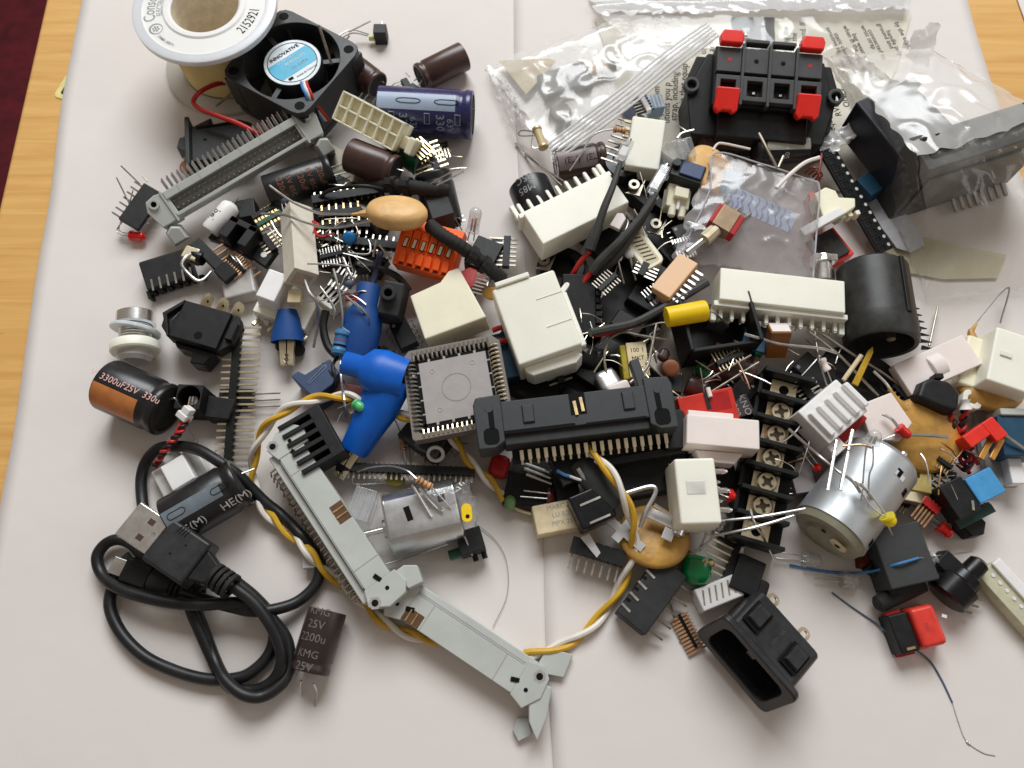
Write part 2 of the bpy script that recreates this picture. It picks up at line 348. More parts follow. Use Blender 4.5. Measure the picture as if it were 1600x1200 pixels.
mb = MB(); q = [P(1583, -20, -.2), P(1700, -20, -.2), P(1700, 80, -.2), P(1612, 60, -.2)]
mb.prism([(v.x, v.y) for v in reversed(q)], -.5, -.2); mb.out('paper_sheet', PAPER, label='corner of another white paper in the top right corner of the table', cat='paper')
# small tag peeping out from under the paper
Mt, L0 = F((92, 150), (112, 118), -.1); tg = thing('tag', 'small cream tag with a dark middle peeping out under the left paper edge', 'tag', Mt)
MB().prism(rrect(13, 9, 2.5, 5, 0, -2), -.4, -.15).out('border', pm('cream_card', C(226, 214, 140), .6), tp and tg)
MB().prism(rrect(8.5, 5, 1, 4, 0, -2.2), -.15, -.1).out('face', DGR, tg)
# ---------------- shared builders ----------------
def lead(root, pts, r=.3, mat=TIN, name='lead'):
    """wire part given by points in the frame of its thing"""
    return MB().tube(spline(pts, 6) if len(pts) > 2 else pts, r, 6).out(name, mat, root)
def plead(root, pts, r=.3, mat=TIN, name='lead', k=6):
    """wire part given by photograph points with heights"""
    inv = root.matrix_world.copy(); inv.translation = inv.translation/S; inv = inv.inverted()
    return MB().tube([inv @ v for v in PP(pts, k, len(pts) > 2)], r, 6).out(name, mat, root)
def wire(name, label, cat, pts, r, mat, group=None, k=8, n=8):
    q = PP(pts, k, len(pts) > 2); o = q[0].copy()
    return MB().tube([v-o for v in q], r, n).out(name, mat, M=T(*o), label=label, cat=cat, group=group)
def cap(a, b, r, z, label, mat=BRN, z1=None, roll=0, stripe=None, leads=None, prints=(), group=None, top=True, sw=22, sa=105):
    """electrolytic capacitor lying on its side: a = vent end, b = lead end"""
    M, L = F(a, b, z, z1, roll); h = L/2; t = thing('electrolytic_capacitor', label, 'capacitor', M, group)
    MB().lathe([(-h+.35, r*.9), (-h+.08, r*.96), (-h, r*.985), (-h+.5, r), (h-r*.62, r), (h-r*.5, r*.93), (h-r*.38, r*.93), (h-r*.26, r), (h-.4, r), (h, r*.95), (h, r*.82)], 40, 'x', cap=False).out('sleeve', mat, t, ang=50)
    MB().lathe([(-h+.3, 1e-3), (-h+.3, r*.86), (-h+.55, r*.92)], 32, 'x', cap=False).out('vent_disc', ALU, t)
    m = MB()
    for k in range(3): m.cb((0, 0, 0), (.12, r*1.5, .25), T(-h+.27) @ RX(60*k+12))
    m.out('vent_score', INKB, t)
    MB().lathe([(h-.3, 1e-3), (h-.3, r*.83)], 28, 'x', cap=False).out('seal', RUB, t)
    if leads is None: leads = [[(h-.4, 2, 0), (h+6, 2.4, -.5)], [(h-.4, -2, 0), (h+6, -2.2, -.5)]]
    for q in leads: lead(t, q)
    if stripe:
        MB().lathe([(-h+.4, r+.05), (h-r*.66, r+.05)], 14, 'x', a0=sa-sw, a1=sa+sw, cap=False).out('stripe', stripe, t)
    for (s, size, x, ang, mt, rot) in prints:
        def fn(u, v, x=x, ang=ang, rot=rot):
            if rot == 2: u, v = -v, u
            elif rot: u, v = v, -u
            a = R(ang)-v/r; q = r+.12
            return (x+u, q*math.cos(a), q*math.sin(a))
        txt(s, size, mt, t, fn=fn, name='print')
    return t
def led(base, tip, z, z1, d, mat, label, leads=(), group=None, name='led', flange=True):
    """round light-emitting diode: base -> tip, leads as photograph points"""
    M, L = F(base, tip, z, z1); r = d/2; t = thing(name, label, 'led', M, group); h = L/2
    pr = [(-h, r*1.15), (-h+.9, r*1.15), (-h+.9, r)] if flange else [(-h, r)]
    pr += [(h-r, r)]+[(h-r+r*math.sin(R(a)), r*math.cos(R(a))+1e-4) for a in (20, 40, 60, 75, 90)]
    MB().lathe(pr, 22, 'x', cap=True).out('lens', mat, t, ang=45)
    if mat in (CLL, CLR):
        m = MB(); m.box(-h+.3, h*.15, -r*.45, -.2, -.3, .3); m.box(-h+.3, h*.05, .3, r*.4, -.3, .3); m.out('lead_frame', TIN, t)
    for q in leads: plead(t, q, .25)
    if not leads:
        lead(t, [(-h, .9, 0), (-h-8, 1.1, 0)], .25); lead(t, [(-h, -.9, 0), (-h-9, -1, 0)], .25)
    return t
def disc(c, z, rx, ry, th, mat, label, ang=0, tx=0, ty=0, leads=(), group=None, lr=.35):
    """dipped ceramic disc capacitor"""
    M = FC(c, z, ang, tx, ty); t = thing('ceramic_disc_capacitor', label, 'capacitor', M, group)
    MB().lathe([(-th/2, 1e-3), (-th/2, .72), (-th*.36, .9), (-th*.14, .985), (th*.14, .985), (th*.36, .9), (th/2, .72), (th*.55, .35), (th*.56, 1e-3)], 40, M=Matrix.Diagonal((rx, ry, 1, 1))).out('body', mat, t, ang=70)
    for q in leads:
        plead(t, q, lr)
        iv = zinv(t); e = [iv @ v for v in PP(q, 6)][:6]; c0 = Vector((0, 0, 0)); st_ = e[0]+(c0-e[0])*.3
        if rx > 6: MB().tube(spline([st_]+[e[0], e[2], e[5]], 3), 1, 8, rr=[1.9, 1.7, 1.5, 1.25, 1.05, .9, .75, .65, .55, .45]).out('coating_tail', mat, t)
    return t
def hdr(a, b, z, n, label, z1=None, roll=0, w=2.5, h=2.5, pit=None, fwd=6, back=3, pmat=PGD, body=BLK, group=None, name='pin_header', pr=.32, skew=0, rows=1, dirv='y', tri=True, bz=None):
    """row of pins through a notched strip; pins run along local y (or z)"""
    M, L = F(a, b, z, z1, roll); t = thing(name, label, 'connector', M, group); p = L/n if pit is None else pit
    poly = []
    for i in range(n):
        x = -L/2+i*p; poly += [(x+.25, -w/2), (x+p-.25, -w/2), (x+p-.02, -w/2+.35)] if i < n-1 else [(x+.25, -w/2), (x+p-.1, -w/2)]
    poly2 = [(x, -y) for x, y in reversed(poly)]
    MB().prism(poly+poly2, -h/2, h/2).out('strip', body, t)
    m = MB()
    if dirv == 'y': m.box(-pr, pr, -w/2-back, w/2+fwd, -pr, pr)
    else: m.box(-pr, pr, -pr, pr, -h/2-back, h/2+fwd)
    mats = []
    for j in range(rows):
        off = (j-(rows-1)/2)*2.3
        for i in range(n):
            e = random.uniform(-1, 1)*1.6
            mats.append(T(-L/2+(i+.5)*p, off if dirv != 'y' else random.uniform(-.15, .15), (off if dirv == 'y' else 0)) @ RZ(e*.5+skew) @ RX(e if dirv != 'y' else e*.4))
    many('pin', m, pmat, t, mats, bev=0); return t
def pinrow(t, n, x0, dx, y, z, L, d=(0, 1, 0), r=.3, mat=TIN, name='pin', jit=.15):
    d = Vector(d).normalized(); q = d.to_track_quat('Z', 'Y').to_matrix().to_4x4()
    m = MB().box(-r, r, -r, r, 0, L-r); m.box(-r, r, -r, r, L-r, L, r*.6)
    return many(name, m, mat, t, [T(x0+i*dx, y+random.uniform(-jit, jit)*.3, z) @ q @ RX(random.uniform(-1, 1)*jit*8) for i in range(n)])
def boxy(name, a, b, z, w, h, label, cat, mat, z1=None, roll=0, bev=.4, body='body', drop=True, group=None, taper=0):
    """plain housing whose top centre line runs a -> b at height z; returns (thing, length); base of the frame at the bottom"""
    M, L = F(a, b, z, z1, roll, drop=h if drop else 0); t = thing(name, label, cat, M, group)
    MB().box(-L/2, L/2, -w/2, w/2, 0, h, taper).out(body, mat, t, bev=bev); return t, L
def molex(a, b, z, w, h, n, label, mat=NYL, z1=None, roll=0, side=1, prong=3.2, group=None):
    """nylon wire connector lying on its side with a comb of keys and pins along one long edge"""
    M, L = F(a, b, z, z1, roll, drop=h); t = thing('nylon_connector', label, 'connector', M, group); s = side
    m = MB().box(-L/2, L/2, -w/2, w/2, 0, h, .25); m.out('housing', mat, t, bev=.5)
    m = MB().box(-L/2-1.2, L/2+1.2, s*w/2-(.6 if s > 0 else 1.4), s*w/2+(1.4 if s > 0 else .6), h*.12, h*.86); m.out('rim', mat, t, bev=.3)
    p = L/n; k = MB().box(-p*.16, p*.16, 0, prong, -.8, .8); k.box(-p*.12, p*.12, prong, prong+.5, -.5, .5)
    many('key', k, mat, t, [T(-L/2+(i+.5)*p, s*(w/2+1.2), h*.55) @ RZ(0 if s > 0 else 180) for i in range(n)], bev=.15)
    e = MB().box(-1, 1, 0, prong+1.2, -1.2, 1.2); many('end_peg', e, mat, t, [T(x, s*(w/2+1), h*.5) @ RZ(0 if s > 0 else 180) for x in (-L/2-.4, L/2+.4)], bev=.5)
    pinrow(t, n, -L/2+p*.5, p, s*(w/2+.8), h*.22, 3.4, (0, s, 0), .45, PGD)
    return t, L
def twist(name, label, pts, r, off, turns, m1, m2, n1, n2, k=14, cat='wire'):
    q = PP(pts, k); cum = [0]
    for i in range(1, len(q)): cum.append(cum[-1]+(q[i]-q[i-1]).length)
    t = thing(name, label, cat, T(*q[0])); o = q[0]
    for ph, mt, nm in ((0, m1, n1), (math.pi, m2, n2)):
        pp = []
        for i, v in enumerate(q):
            d = (q[min(i+1, len(q)-1)]-q[max(i-1, 0)]).normalized(); s = UP.cross(d).normalized(); w = d.cross(s); a = ph+cum[i]/cum[-1]*turns*2*math.pi
            pp.append(v-o+s*math.cos(a)*off+w*math.sin(a)*off)
        MB().tube(pp, r, 8).out(nm, mt, t)
    return t
def film(name, label, cat, c4, mat, nx=46, ny=34, amp=2.0, fr=.05, puff=0, hfn=None, jag=1.2, seed=0, par=None, closed=False, crease=2.0):
    """thin plastic sheet hung between four photograph corners (px, py, z): folds, puff and ragged edge"""
    A, B, Cc, D = [P(*c) for c in c4]; o = (A+B+Cc+D)/4; vs = []; fs = []
    for j in range(ny+1):
        for i in range(nx+1):
            u, v = i/nx, j/ny; q = A.lerp(B, u).lerp(D.lerp(Cc, u), v); s = Vector((q.x*fr, q.y*fr, seed*7.3))
            e = min(u, 1-u, v, 1-v); ed = min(1, e*7)
            n1 = noise.noise(s*1.0); n2 = 1-abs(noise.noise(s*2.3+Vector((5, 2, 9))))*2; n3 = noise.noise(s*6)
            z = amp*(.9*n1+.10*n3)+crease*max(0, n2-.5)*.8+puff*math.sin(math.pi*u)**.7*math.sin(math.pi*v)**.7
            if hfn: z += hfn(u, v)
            q = q.copy(); q.z = max(.7, q.z+z*(.35+.65*ed))
            if e < .001: q += Vector((noise.noise(s*4+Vector((1, 0, 0))), noise.noise(s*4+Vector((0, 3, 0))), 0))*jag*2
            vs.append(q-o)
    for j in range(ny):
        for i in range(nx):
            a = j*(nx+1)+i; fs.append((a, a+1, a+nx+2, a+nx+1))
    ob = MB().add(vs, fs)
    if par is not None: return ob.out(name, mat, par, ang=180)
    return ob.out(name, mat, M=T(*o), label=label, cat=cat, ang=180)
def zinv(root):
    m = root.matrix_world.copy(); m.translation = m.translation/S; return m.inverted()
# ================= upper left =================
# --- solder spool
zc = 32; c = P(319, 8, zc); t = thing('solder_spool', 'white plastic solder spool with printed lettering round its flange, behind the fan', 'spool', T(c.x, c.y, 0))
def flange(z0, z1, ro=27.5, ri=13.2):
    return [(z0, ri), (z0, ro-.8), (z0+.8, ro), (z1-.3, ro), (z1, ro-.5), (z1, ro-3.4), (z1-.35, ro-3.9), (z1-.35, ri+3.3), (z1+.2, ri+2.6), (z1+.2, ri+.9), (z1-.4, ri), (z0, ri)]
SPW = pm('spool_white', C(238, 237, 234), .42, sss=.25, bump=.02, vary=.02, scale=40)
SPB = pm('spool_milky', C(222, 224, 228), .3, sss=.5, bump=.02, vary=.02)
MB().lathe(flange(zc-2.4, zc), 80, cap=False).out('top_flange', SPW, t, ang=30)
MB().lathe([(zc-2.5, 25.6), (zc-2.3, 27.9), (zc-.2, 27.9), (zc+.04, 27.3), (zc+.06, 24.4), (zc-2.5, 24.4)], 80, cap=False).out('rim', SPB, t, ang=30)
MB().lathe([(.2, 13), (.2, 27.2), (2.2, 27.2), (2.4, 26.5), (2.4, 20)], 80, cap=False).out('bottom_flange', glassy('milky_flange', C(226, 222, 212), .3, .72, .05, 0), t, ang=30)
MB().lathe([(0.5, 13.2), (zc-1, 13.2)], 64, cap=False).out('bore', pm('spool_bore', C(232, 220, 198), .7, bump=.02), t)
mb = MB(); pr = []
for i in range(26): pr += [(2.4+i*1.05, 19.2), (2.4+i*1.05+.5, 19.7)]
mb.lathe(pr, 60, cap=False).out('winding', pm('resin_solder_winding', C(224, 202, 140), .4, vary=.15, scale=60), t, ang=80)
def ringtxt(s, size, rad, ang, mat, inward=False, sx=1.0, al='CENTER'):
    def fn(u, v):
        if inward: a = R(ang)+u/rad; q = rad-v
        else: a = R(ang)-u/rad; q = rad+v
        return (q*math.cos(a), q*math.sin(a), zc-.3)
    txt(s, size, mat, t, fn=fn, sx=sx, align=al, bold=.02)
# lettering: the maker's name on the left, the number on the right
ringtxt('Consolidated', 6.6, 21.2, 202, INKG, sx=.72, al='LEFT'); ringtxt('ELECTRONIC WIRE', 3.1, 17.4, 197, INKG, sx=.72, al='LEFT')
ringtxt('2152921', 5.6, 20.0, 338, INKB, True, sx=.66)
m = MB(); cx, cy = 20.7*math.cos(R(214)), 20.7*math.sin(R(214))
m.ring(circ(2.7, 26, cx, cy), circ(2.2, 26, cx+.25, cy), zc-.34, zc-.3)
for i in range(7):
    qx, qy = (0, 0) if i == 6 else (1.05*math.cos(i*1.047), 1.05*math.sin(i*1.047))
    m.lathe([(0, .42), (.04, .42)], 8, M=T(cx+qx, cy+qy, zc-.34))
m.out('emblem', INKG, t)
for i, s in enumerate(('SN60', 'RMA 2%', '.031', 'Pb')): ringtxt(s, 1.7, 21.6-i*0+.0, 228+i*5.2, pm('faded_ink', C(190, 188, 186), .6, bump=0), True)

# --- cooling fan
M, L = F((402, 66), (510, 122), 23.5, drop=20); t = thing('cooling_fan', 'small square black cooling fan with a blue and white hub label', 'fan', M)
w = 40.0; n = 64; sq = []
for i in range(n):
    a = 2*math.pi*(i+.5)/n; ca, sa_ = math.cos(a), math.sin(a); k = min(w/2/max(abs(ca), abs(sa_)), 26.2/1.0); sq.append((k*ca, k*sa_))
FANM = pm('fan_black', (.02, .021, .023), .4, bump=.05, dust=.01)
MB().ring(sq, circ(18.8, n, a0=math.pi/n), 17.2, 20).out('front_plate', FANM, t, bev=.35)
MB().ring(sq, circ(18.8, n, a0=math.pi/n), 0, 2.8).out('rear_plate', FANM, t, bev=.35)
MB().ring([(x*.97, y*.97) for x, y in circ(20.0, n, a0=math.pi/n)], circ(18.8, n, a0=math.pi/n), 2.8, 17.2).out('duct', FANM, t)
m = MB()
for sx in (-1, 1):
    for sy in (-1, 1): m.box(sx*16-3.4, sx*16+3.4, sy*16-3.4, sy*16+3.4, 2.8, 17.2)
for s in (-1, 1): m.box(-12, 12, s*19.3-.5, s*19.3+.5, 2.8, 17.2); m.box(s*19.3-.5, s*19.3+.5, -12, 12, 2.8, 17.2)
m.out('wall', FANM, t, bev=.3)
many('screw_hole', MB().lathe([(0, 1e-3), (0, 2.0)], 18, cap=False), INKB, t, [T(sx*16, sy*16, 20.06) for sx in (-1, 1) for sy in (-1, 1)])
MB().lathe([(5, 11.8), (17.6, 11.8), (18.6, 11.2), (18.7, 1e-3)], 40).out('hub', FANM, t, ang=40)
bl = MB()
pr = []
for j in range(7):
    rr = 11.5+j; a = -.25+j*.035; tw = 4.2-j*.25
    pr.append([(rr*math.cos(a-.17), rr*math.sin(a-.17), 9-tw), (rr*math.cos(a+.17), rr*math.sin(a+.17), 9+tw)])
vs = [v for q in pr for v in q]+[(x, y, z+.7) for q in pr for x, y, z in q]; fs = []
for j in range(6):
    for o in (0, 14): fs.append((o+2*j, o+2*j+1, o+2*j+3, o+2*j+2))
bl.add(vs, fs); many('blade', bl, BLK, t, [RZ(360*i/7+10) for i in range(7)])
many('strut', MB().box(11, 19.5, -1, 1, 15.5, 17), FANM, t, [RZ(40+120*i) for i in range(3)])
ls = 18.75; lab = MB().lathe([(ls, 11.2), (ls+.08, 11.1), (ls+.1, 1e-3)], 40); lb = lab.out('label', pm('label_white', C(226, 234, 240), .35, bump=0), t)
lr = RZ(4)   # direction of the label's lines
def chord(r, y0, y1, k=12):
    a = [math.asin(y0/r)+(math.asin(y1/r)-math.asin(y0/r))*i/k for i in range(k+1)]
    return [(r*math.cos(q), r*math.sin(q)) for q in a]+[(-r*math.cos(q), r*math.sin(q)) for q in reversed(a)]
band = MB().prism(chord(9.6, -5.2, 3.6), 0, .05).out('blue_band', pm('label_blue', C(66, 176, 212), .35, bump=0), lb, M=T(0, 0, ls+.1) @ RZ(72) )
MB().ring(circ(9.9, 40), circ(9.6, 40), 0, .05).out('ring_line', INKB, lb, M=T(0, 0, ls+.1))
txt('INNOVATIVE', 2.3, INKB, lb, T(0, 0, ls+.22) @ RZ(72) @ T(-.0, 5.6, 0), bold=.04)
txt('BP402012H', 1.9, INKW, lb, T(0, 0, ls+.22) @ RZ(72) @ T(1.5, .4, 0)); txt('12V 0.09A', 1.9, INKG, lb, T(0, 0, ls+.22) @ RZ(72) @ T(1.5, -2.6, 0)); txt('DC BRUSHLESS', 1.3, INKW, lb, T(0, 0, ls+.22) @ RZ(72) @ T(-1, 2.6, 0))
txt('MADE IN TAIWAN', 1.15, INKB, lb, T(0, 0, ls+.22) @ RZ(72) @ T(2, -7.3, 0)); MB().box(-1, 1, -.6, .6, 0, .04).out('mark', INKB, lb, M=T(0, 0, ls+.22) @ RZ(72) @ T(-5, -6.4, 0))
iv = zinv(t)
for q, mt in (((470, 119), BLW), ((474, 118), WWR), ((478, 118), REDW)):
    MB().tube(spline([iv @ P(q[0]-4, q[1]-4, 20.5), iv @ P(q[0], q[1]+6, 20.8), iv @ P(q[0]+3, q[1]+18, 24.6), iv @ P(q[0]+8, q[1]+28, 24.8), iv @ P(q[0]+14, q[1]+42, 22), iv @ P(q[0]+36, q[1]+70, 12)], 6), .62, 7).out('wire', mt, t)
# the red wire looping out behind the fan
wire('red_wire', 'red insulated wire looping out from under the fan over the black bracket', 'wire', [(366, 128, 8), (340, 131, 12), (315, 142, 15), (302, 158, 16), (312, 170, 17), (340, 181, 17), (370, 192, 17), (398, 206, 17), (410, 212, 14)], .95, REDW)
# --- black bracket connector left of the fan
M, L = F((296, 218), (388, 205), 13, 12, roll=-8, drop=11); t = thing('card_edge_connector', 'dark flat plastic connector housing with an angled wall under the red wire', 'connector', M)
MB().prism([(-L/2, -10), (L/2, -9), (L/2+1, 7), (L/2-4, 10), (L/2-16, 9), (-L/2+8, 13), (-L/2, 9)], 0, 9).out('housing', DGR, t, bev=.5)
MB().box(-L/2-1.6, -L/2+.2, -14, 12, 0, 12).out('side_wall', DGR, t, bev=.4)
MB().prism([(-L/2-1.6, -4), (-L/2-6, 0), (-L/2-5, 5), (-L/2-1.6, 6)], 2, 8).out('ear', DGR, t, bev=.3)
MB().lathe([(9.02, 1e-3), (9.02, .8)], 12, cap=False, M=T(-6, 1, 0)).out('dimple', INKB, t)
MB().box(-L/2+2, L/2-5, 7.2, 8.8, 9, 9.05).out('slot', INKB, t)
wire('cut_lead', 'loose wire lead poking out between the fan and the black bracket', 'wire', [(338, 165, 5), (362, 146, 8)], .5, TAR)
# --- small brown ceramic capacitor
disc((291, 262), 5, 2.6, 2.9, 2, BRC, 'small brown disc capacitor hanging by two leads left of the long grey header', 10, 10, 0, [[(286, 258, 5), (289, 246, 6), (294, 228, 7)], [(296, 256, 5), (297, 242, 6), (295, 228, 7)]])
# --- long grey right-angle header
def grey_header(a, b, z, z1, roll, label, open_=True, np_=25):
    M, L = F(a, b, z, z1, roll, drop=0); t = thing('ribbon_cable_header', label, 'connector', M); h = L/2
    m = MB(); m.box(-h+6, h-6, 2.5, 5.4, -9, 0); m.box(-h+6, h-6, -4.6, -3.3, -9, 0); m.box(-h+6, h-6, -3.4, 2.6, -9, -5.6); m.out('shroud', GRY, t, bev=.25)
    m = MB()
    for s in (-1, 1):
        m = MB(); m.prism([(s*(h-7), -5.2), (s*(h-7), 5.2), (s*(h-3), 6.2), (s*(h+1), 5.4), (s*(h+2.5), 2), (s*(h+1), -5.4)], -9.6, -.6)
        m.out('end_block', GRY, t, bev=.4)
    many('mount_boss', MB().ring(circ(1.9, 20), circ(1.1, 20), 0, .9), GRY, t, [T(s*(h-1.2), 3.2, -.6) for s in (-1, 1)])
    many('mount_hole', MB().lathe([(0, 1e-3), (0, 1.1)], 16, cap=False), INKB, t, [T(s*(h-1.2), 3.2, -.55) for s in (-1, 1)])
    for s in (-1, 1):
        l = MB().prism([(-3.4, -7), (3.4, -7), (3.4, -1), (0, 1), (-3.4, -1)], 0, 6.5, inset=.25); l.out('latch', GRY, t, bev=.4, M=T(s*(h-1.5), -5.6, -5.5) @ RX(12))
        MB().box(-.4, .4, -6, 6, 0, .5).out('latch_rib', GRY, t, M=T(s*(h-5.5), 0, -.6))
    m = MB().box(-.32, .32, -.32, .32, 0, 4.6, 0); m.box(-.32, .32, -.32, .32, 4.6, 5.2, .2)
    p = (L-16)/(np_-1)
    if open_: many('pin', m, PGD, t, [T(-h+8+i*p, y-.35, -5.6) for y in (-1.25, 1.25) for i in range(np_)])
    for i in range(6): MB().box(-.14, .14, 2.45, 5.46, -9, .03).out('seam', GRD, t, M=T(-h+12+i*(L-24)/5, 0, 0))
    m = MB().tube([(0, 0, 0), (0, 2.5, 0), (0, 5.4, -.5)], .34, 5)
    many('tail', m, TIN, t, [T(-h+8+i*p+(.6 if k else 0), 5.3, -7.2+k*2.6) @ RX(random.uniform(-6, 6)+18) for k in (0, 1) for i in range(np_)])
    return t
grey_header((244, 334), (490, 190), 16, 19, 28, 'long pale grey pin header, open slot up, lying in front of the fan')
# --- cream twelve-way connector
M, L = F((527, 163), (622, 214), 27, 25, roll=32, drop=0); t = thing('cream_connector', 'cream twelve-way connector shell with two rows of square cells, in front of the blue capacitor', 'connector', M); h = L/2
xs = [-h+i*(L/6) for i in range(7)]; m = MB(); W2 = 5.6
m.box(-h, h, -W2, W2, -11, -2.4); m.box(-h, h, W2-.6, W2, -5.6, 0); m.box(-h, h, -W2, -W2+.6, -5.6, 0); m.box(-h, h, -.35, .35, -5.6, -.05); m.out('housing', CRM, t, bev=.18)
many('cell_wall', MB().box(-.35, .35, -W2+.5, W2-.5, -5.6, -.02), CRM, t, [T(x if 0 < i < 6 else (x+.33 if i == 0 else x-.33), 0, 0) for i, x in enumerate(xs)])
MB().box(h, h+5, -3.4, 1.5, -9, -4).out('latch_tab', CRM, t, bev=.5); MB().box(h+3.6, h+6.4, -4.2, 2.2, -9.5, -1.5).out('latch_hook', CRM, t, bev=.5)
# --- capacitors of the top left
cap((724, 88), (656, 122), 5.9, 7, 'plain brown capacitor lying on the bare paper right of the fan, leads pointing left', roll=0, leads=[[(8.5, 1.5, 1), (13, 3, 0)], [(8.5, -1.5, -1), (13, -1, -1)]])
cap((548, 102), (590, 134), 5.6, 8, 'brown capacitor half hidden by the right corner of the fan', prints=[('50V', 3, 2.2, 135, INKO, True)], leads=[[(6, 1.4, 1), (9.5, 2.4, 1)], [(6, -1.4, -1), (7, -2, -1.4)]])
cap((594, 172), (739, 180), 9.4, 11, 'big dark blue capacitor with a pale stripe, right of the cream connector', mat=BLS, stripe=LBL, sa=103, sw=21,
    prints=[('330', 4.6, -8, 152, LBL, True), ('63V', 3.8, -4, 158, LBL, True), ('330', 4.6, 6.5, 152, LBL, True), ('63V', 3.8, 10.5, 158, LBL, True)], leads=[[(17, 3, 0), (18.5, 3, 0)]])
bc = bpy.data.objects[[o.name for o in SC.objects if o.get('label', '').startswith('big dark blue')][0]]
m = MB()
for x in (-6, 9): m.tube([(x+3.2*math.cos(k*math.pi/12)+(1.6 if math.cos(k*math.pi/12) > 0 else -1.6), 9.55*math.cos(R(103)+1.0/9.5*math.sin(k*math.pi/12)), 9.55*math.sin(R(103)+1.0/9.5*math.sin(k*math.pi/12))) for k in range(25)], .13, 5)
m.out('stripe_mark', INKB, bc)
for x in (-12.5, 1.5, 13.5):
    MB().tube([(x+sx_, 9.52*math.cos(R(143+dy)), 9.52*math.sin(R(143+dy))) for sx_, dy in ((-1, -12), (1, -12), (1, 12), (-1, 12), (-1, -12))], .16, 5).out('print_box', LBL, bc)
cap((548, 242), (618, 270), 6.6, 16, 'brown capacitor under the cream connector, next to the green one', roll=10, leads=[[(9, 1.5, 0), (12, 2, -.5)]])
cap((418, 302), (520, 268), 6.8, 9, 'black capacitor with copper-coloured lettering below the long grey header', mat=BKS, prints=[('220uF', 3.2, -7, 125, INKO, True), ('35V 85C', 2.6, -3.5, 125, INKO, True), ('220uF', 3.2, 1, 125, INKO, True), ('35V 85C', 2.6, 4.5, 125, INKO, True), ('220uF', 3.2, 8.5, 125, INKO, True)])
cap((618, 226), (661, 258), 5.2, 12, 'small green capacitor poking out from under the cream connector', mat=GRS, leads=[[(6, 1.6, 1), (11, 3, 1)], [(6, -1.6, -1), (11, -1, -1)]])
cap((694, 348), (676, 272), 7.2, 9, 'black shiny capacitor beside the black ribbed cord, two leads reaching right', z1=16, mat=BKS, leads=[])
wire('cut_lead', 'upper of two straight leads crossing the black capacitor end', 'wire', [(672, 288, 22), (713, 264, 26)], .32, TIN); wire('cut_lead', 'lower of two straight leads crossing the black capacitor end', 'wire', [(682, 290, 23), (725, 268, 25)], .32, TIN)
# --- small optical block on the paper
t, L = boxy('photo_sensor', (583, 44), (603, 44), 7, 5, 7, 'small black cube sensor on the bare paper above the brown capacitor', 'sensor', DGR, bev=.3)
MB().lathe([(0, 1.3), (1.6, 1.3), (2.4, 1.0)], 14, 'x', M=T(-L/2-2.4, -1, 2.6)).out('lens', pm('pale_yellow_epoxy', C(226, 226, 150), .2, bump=0), t)
plead(t, [(577, 54, 3), (548, 47, 5), (520, 62, 6)], .3); plead(t, [(575, 56, 3), (550, 52, 4), (524, 66, 4)], .3); plead(t, [(597, 42, 3), (597, 34, 3)], .3)
wire('cut_lead', 'straight lead lying above the fan, pointing to the black cube', 'wire', [(545, 50, 6), (579, 33, 7)], .32, TIN)
wire('cut_lead', 'short straight lead lying just above the right corner of the fan', 'wire', [(533, 72, 3), (546, 56, 4)], .4, TAR)
wire('cut_lead', 'straight lead standing over the fan blades', 'wire', [(498, 39, 33), (518, 100, 22)], .55, TAR)
# --- little black part left of the brown capacitor
t, L = boxy('jumper_block', (630, 122), (642, 142), 6, 3, 3, 'tiny black plug between the blue and the plain brown capacitor', 'connector', BLK)
plead(t, [(629, 126, 4), (616, 131, 4), (608, 139, 3)], .25); plead(t, [(631, 130, 4), (620, 134, 4), (614, 140, 3)], .25); plead(t, [(640, 120, 4), (634, 114, 3)], .25)
t, L = boxy('jumper_block', (640, 132), (652, 140), 5, 3.4, 3, 'tiny dark blue plug touching the upper edge of the blue capacitor', 'connector', NVY)
# --- gold pins right of the cream connector
hdr((664, 222), (684, 266), 12, 6, 'black strip of long gold pins below the blue capacitor', fwd=3.5, back=8, pmat=PGD, group=None, skew=0)
t = hdr((646, 244), (670, 226), 16, 5, 'short double row of gold pins beside the green capacitor', fwd=3, back=3, pmat=GLD, rows=2, dirv='y')
wire('cut_lead', 'lead running left from beneath the blue capacitor', 'wire', [(592, 166, 10), (565, 172, 10)], .3, TIN)
for i, (p, q) in enumerate((((566, 145), (557, 158)), ((575, 147), (564, 161)), ((588, 152), (578, 163)))):
    wire('cut_lead', ('left', 'middle', 'right')[i]+' one of three short leads between the fan corner and the blue capacitor', 'wire', [(*p, 9), (*q, 7)], .3, TIN)
# --- grey metal bracket under the header
M = FC((545, 268), 6, -35); t = thing('metal_bracket', 'flat stained grey metal bracket under the brown capacitor', 'bracket', M)
MB().prism([(-14, -4.5), (6, -6), (12, -2), (14, 4), (6, 5), (-2, 6), (-14, 6)], 0, .9).out('plate', pm('dull_steel', C(150, 144, 130), .5, metal=.6, bump=.1, vary=.15), t, bev=.2)
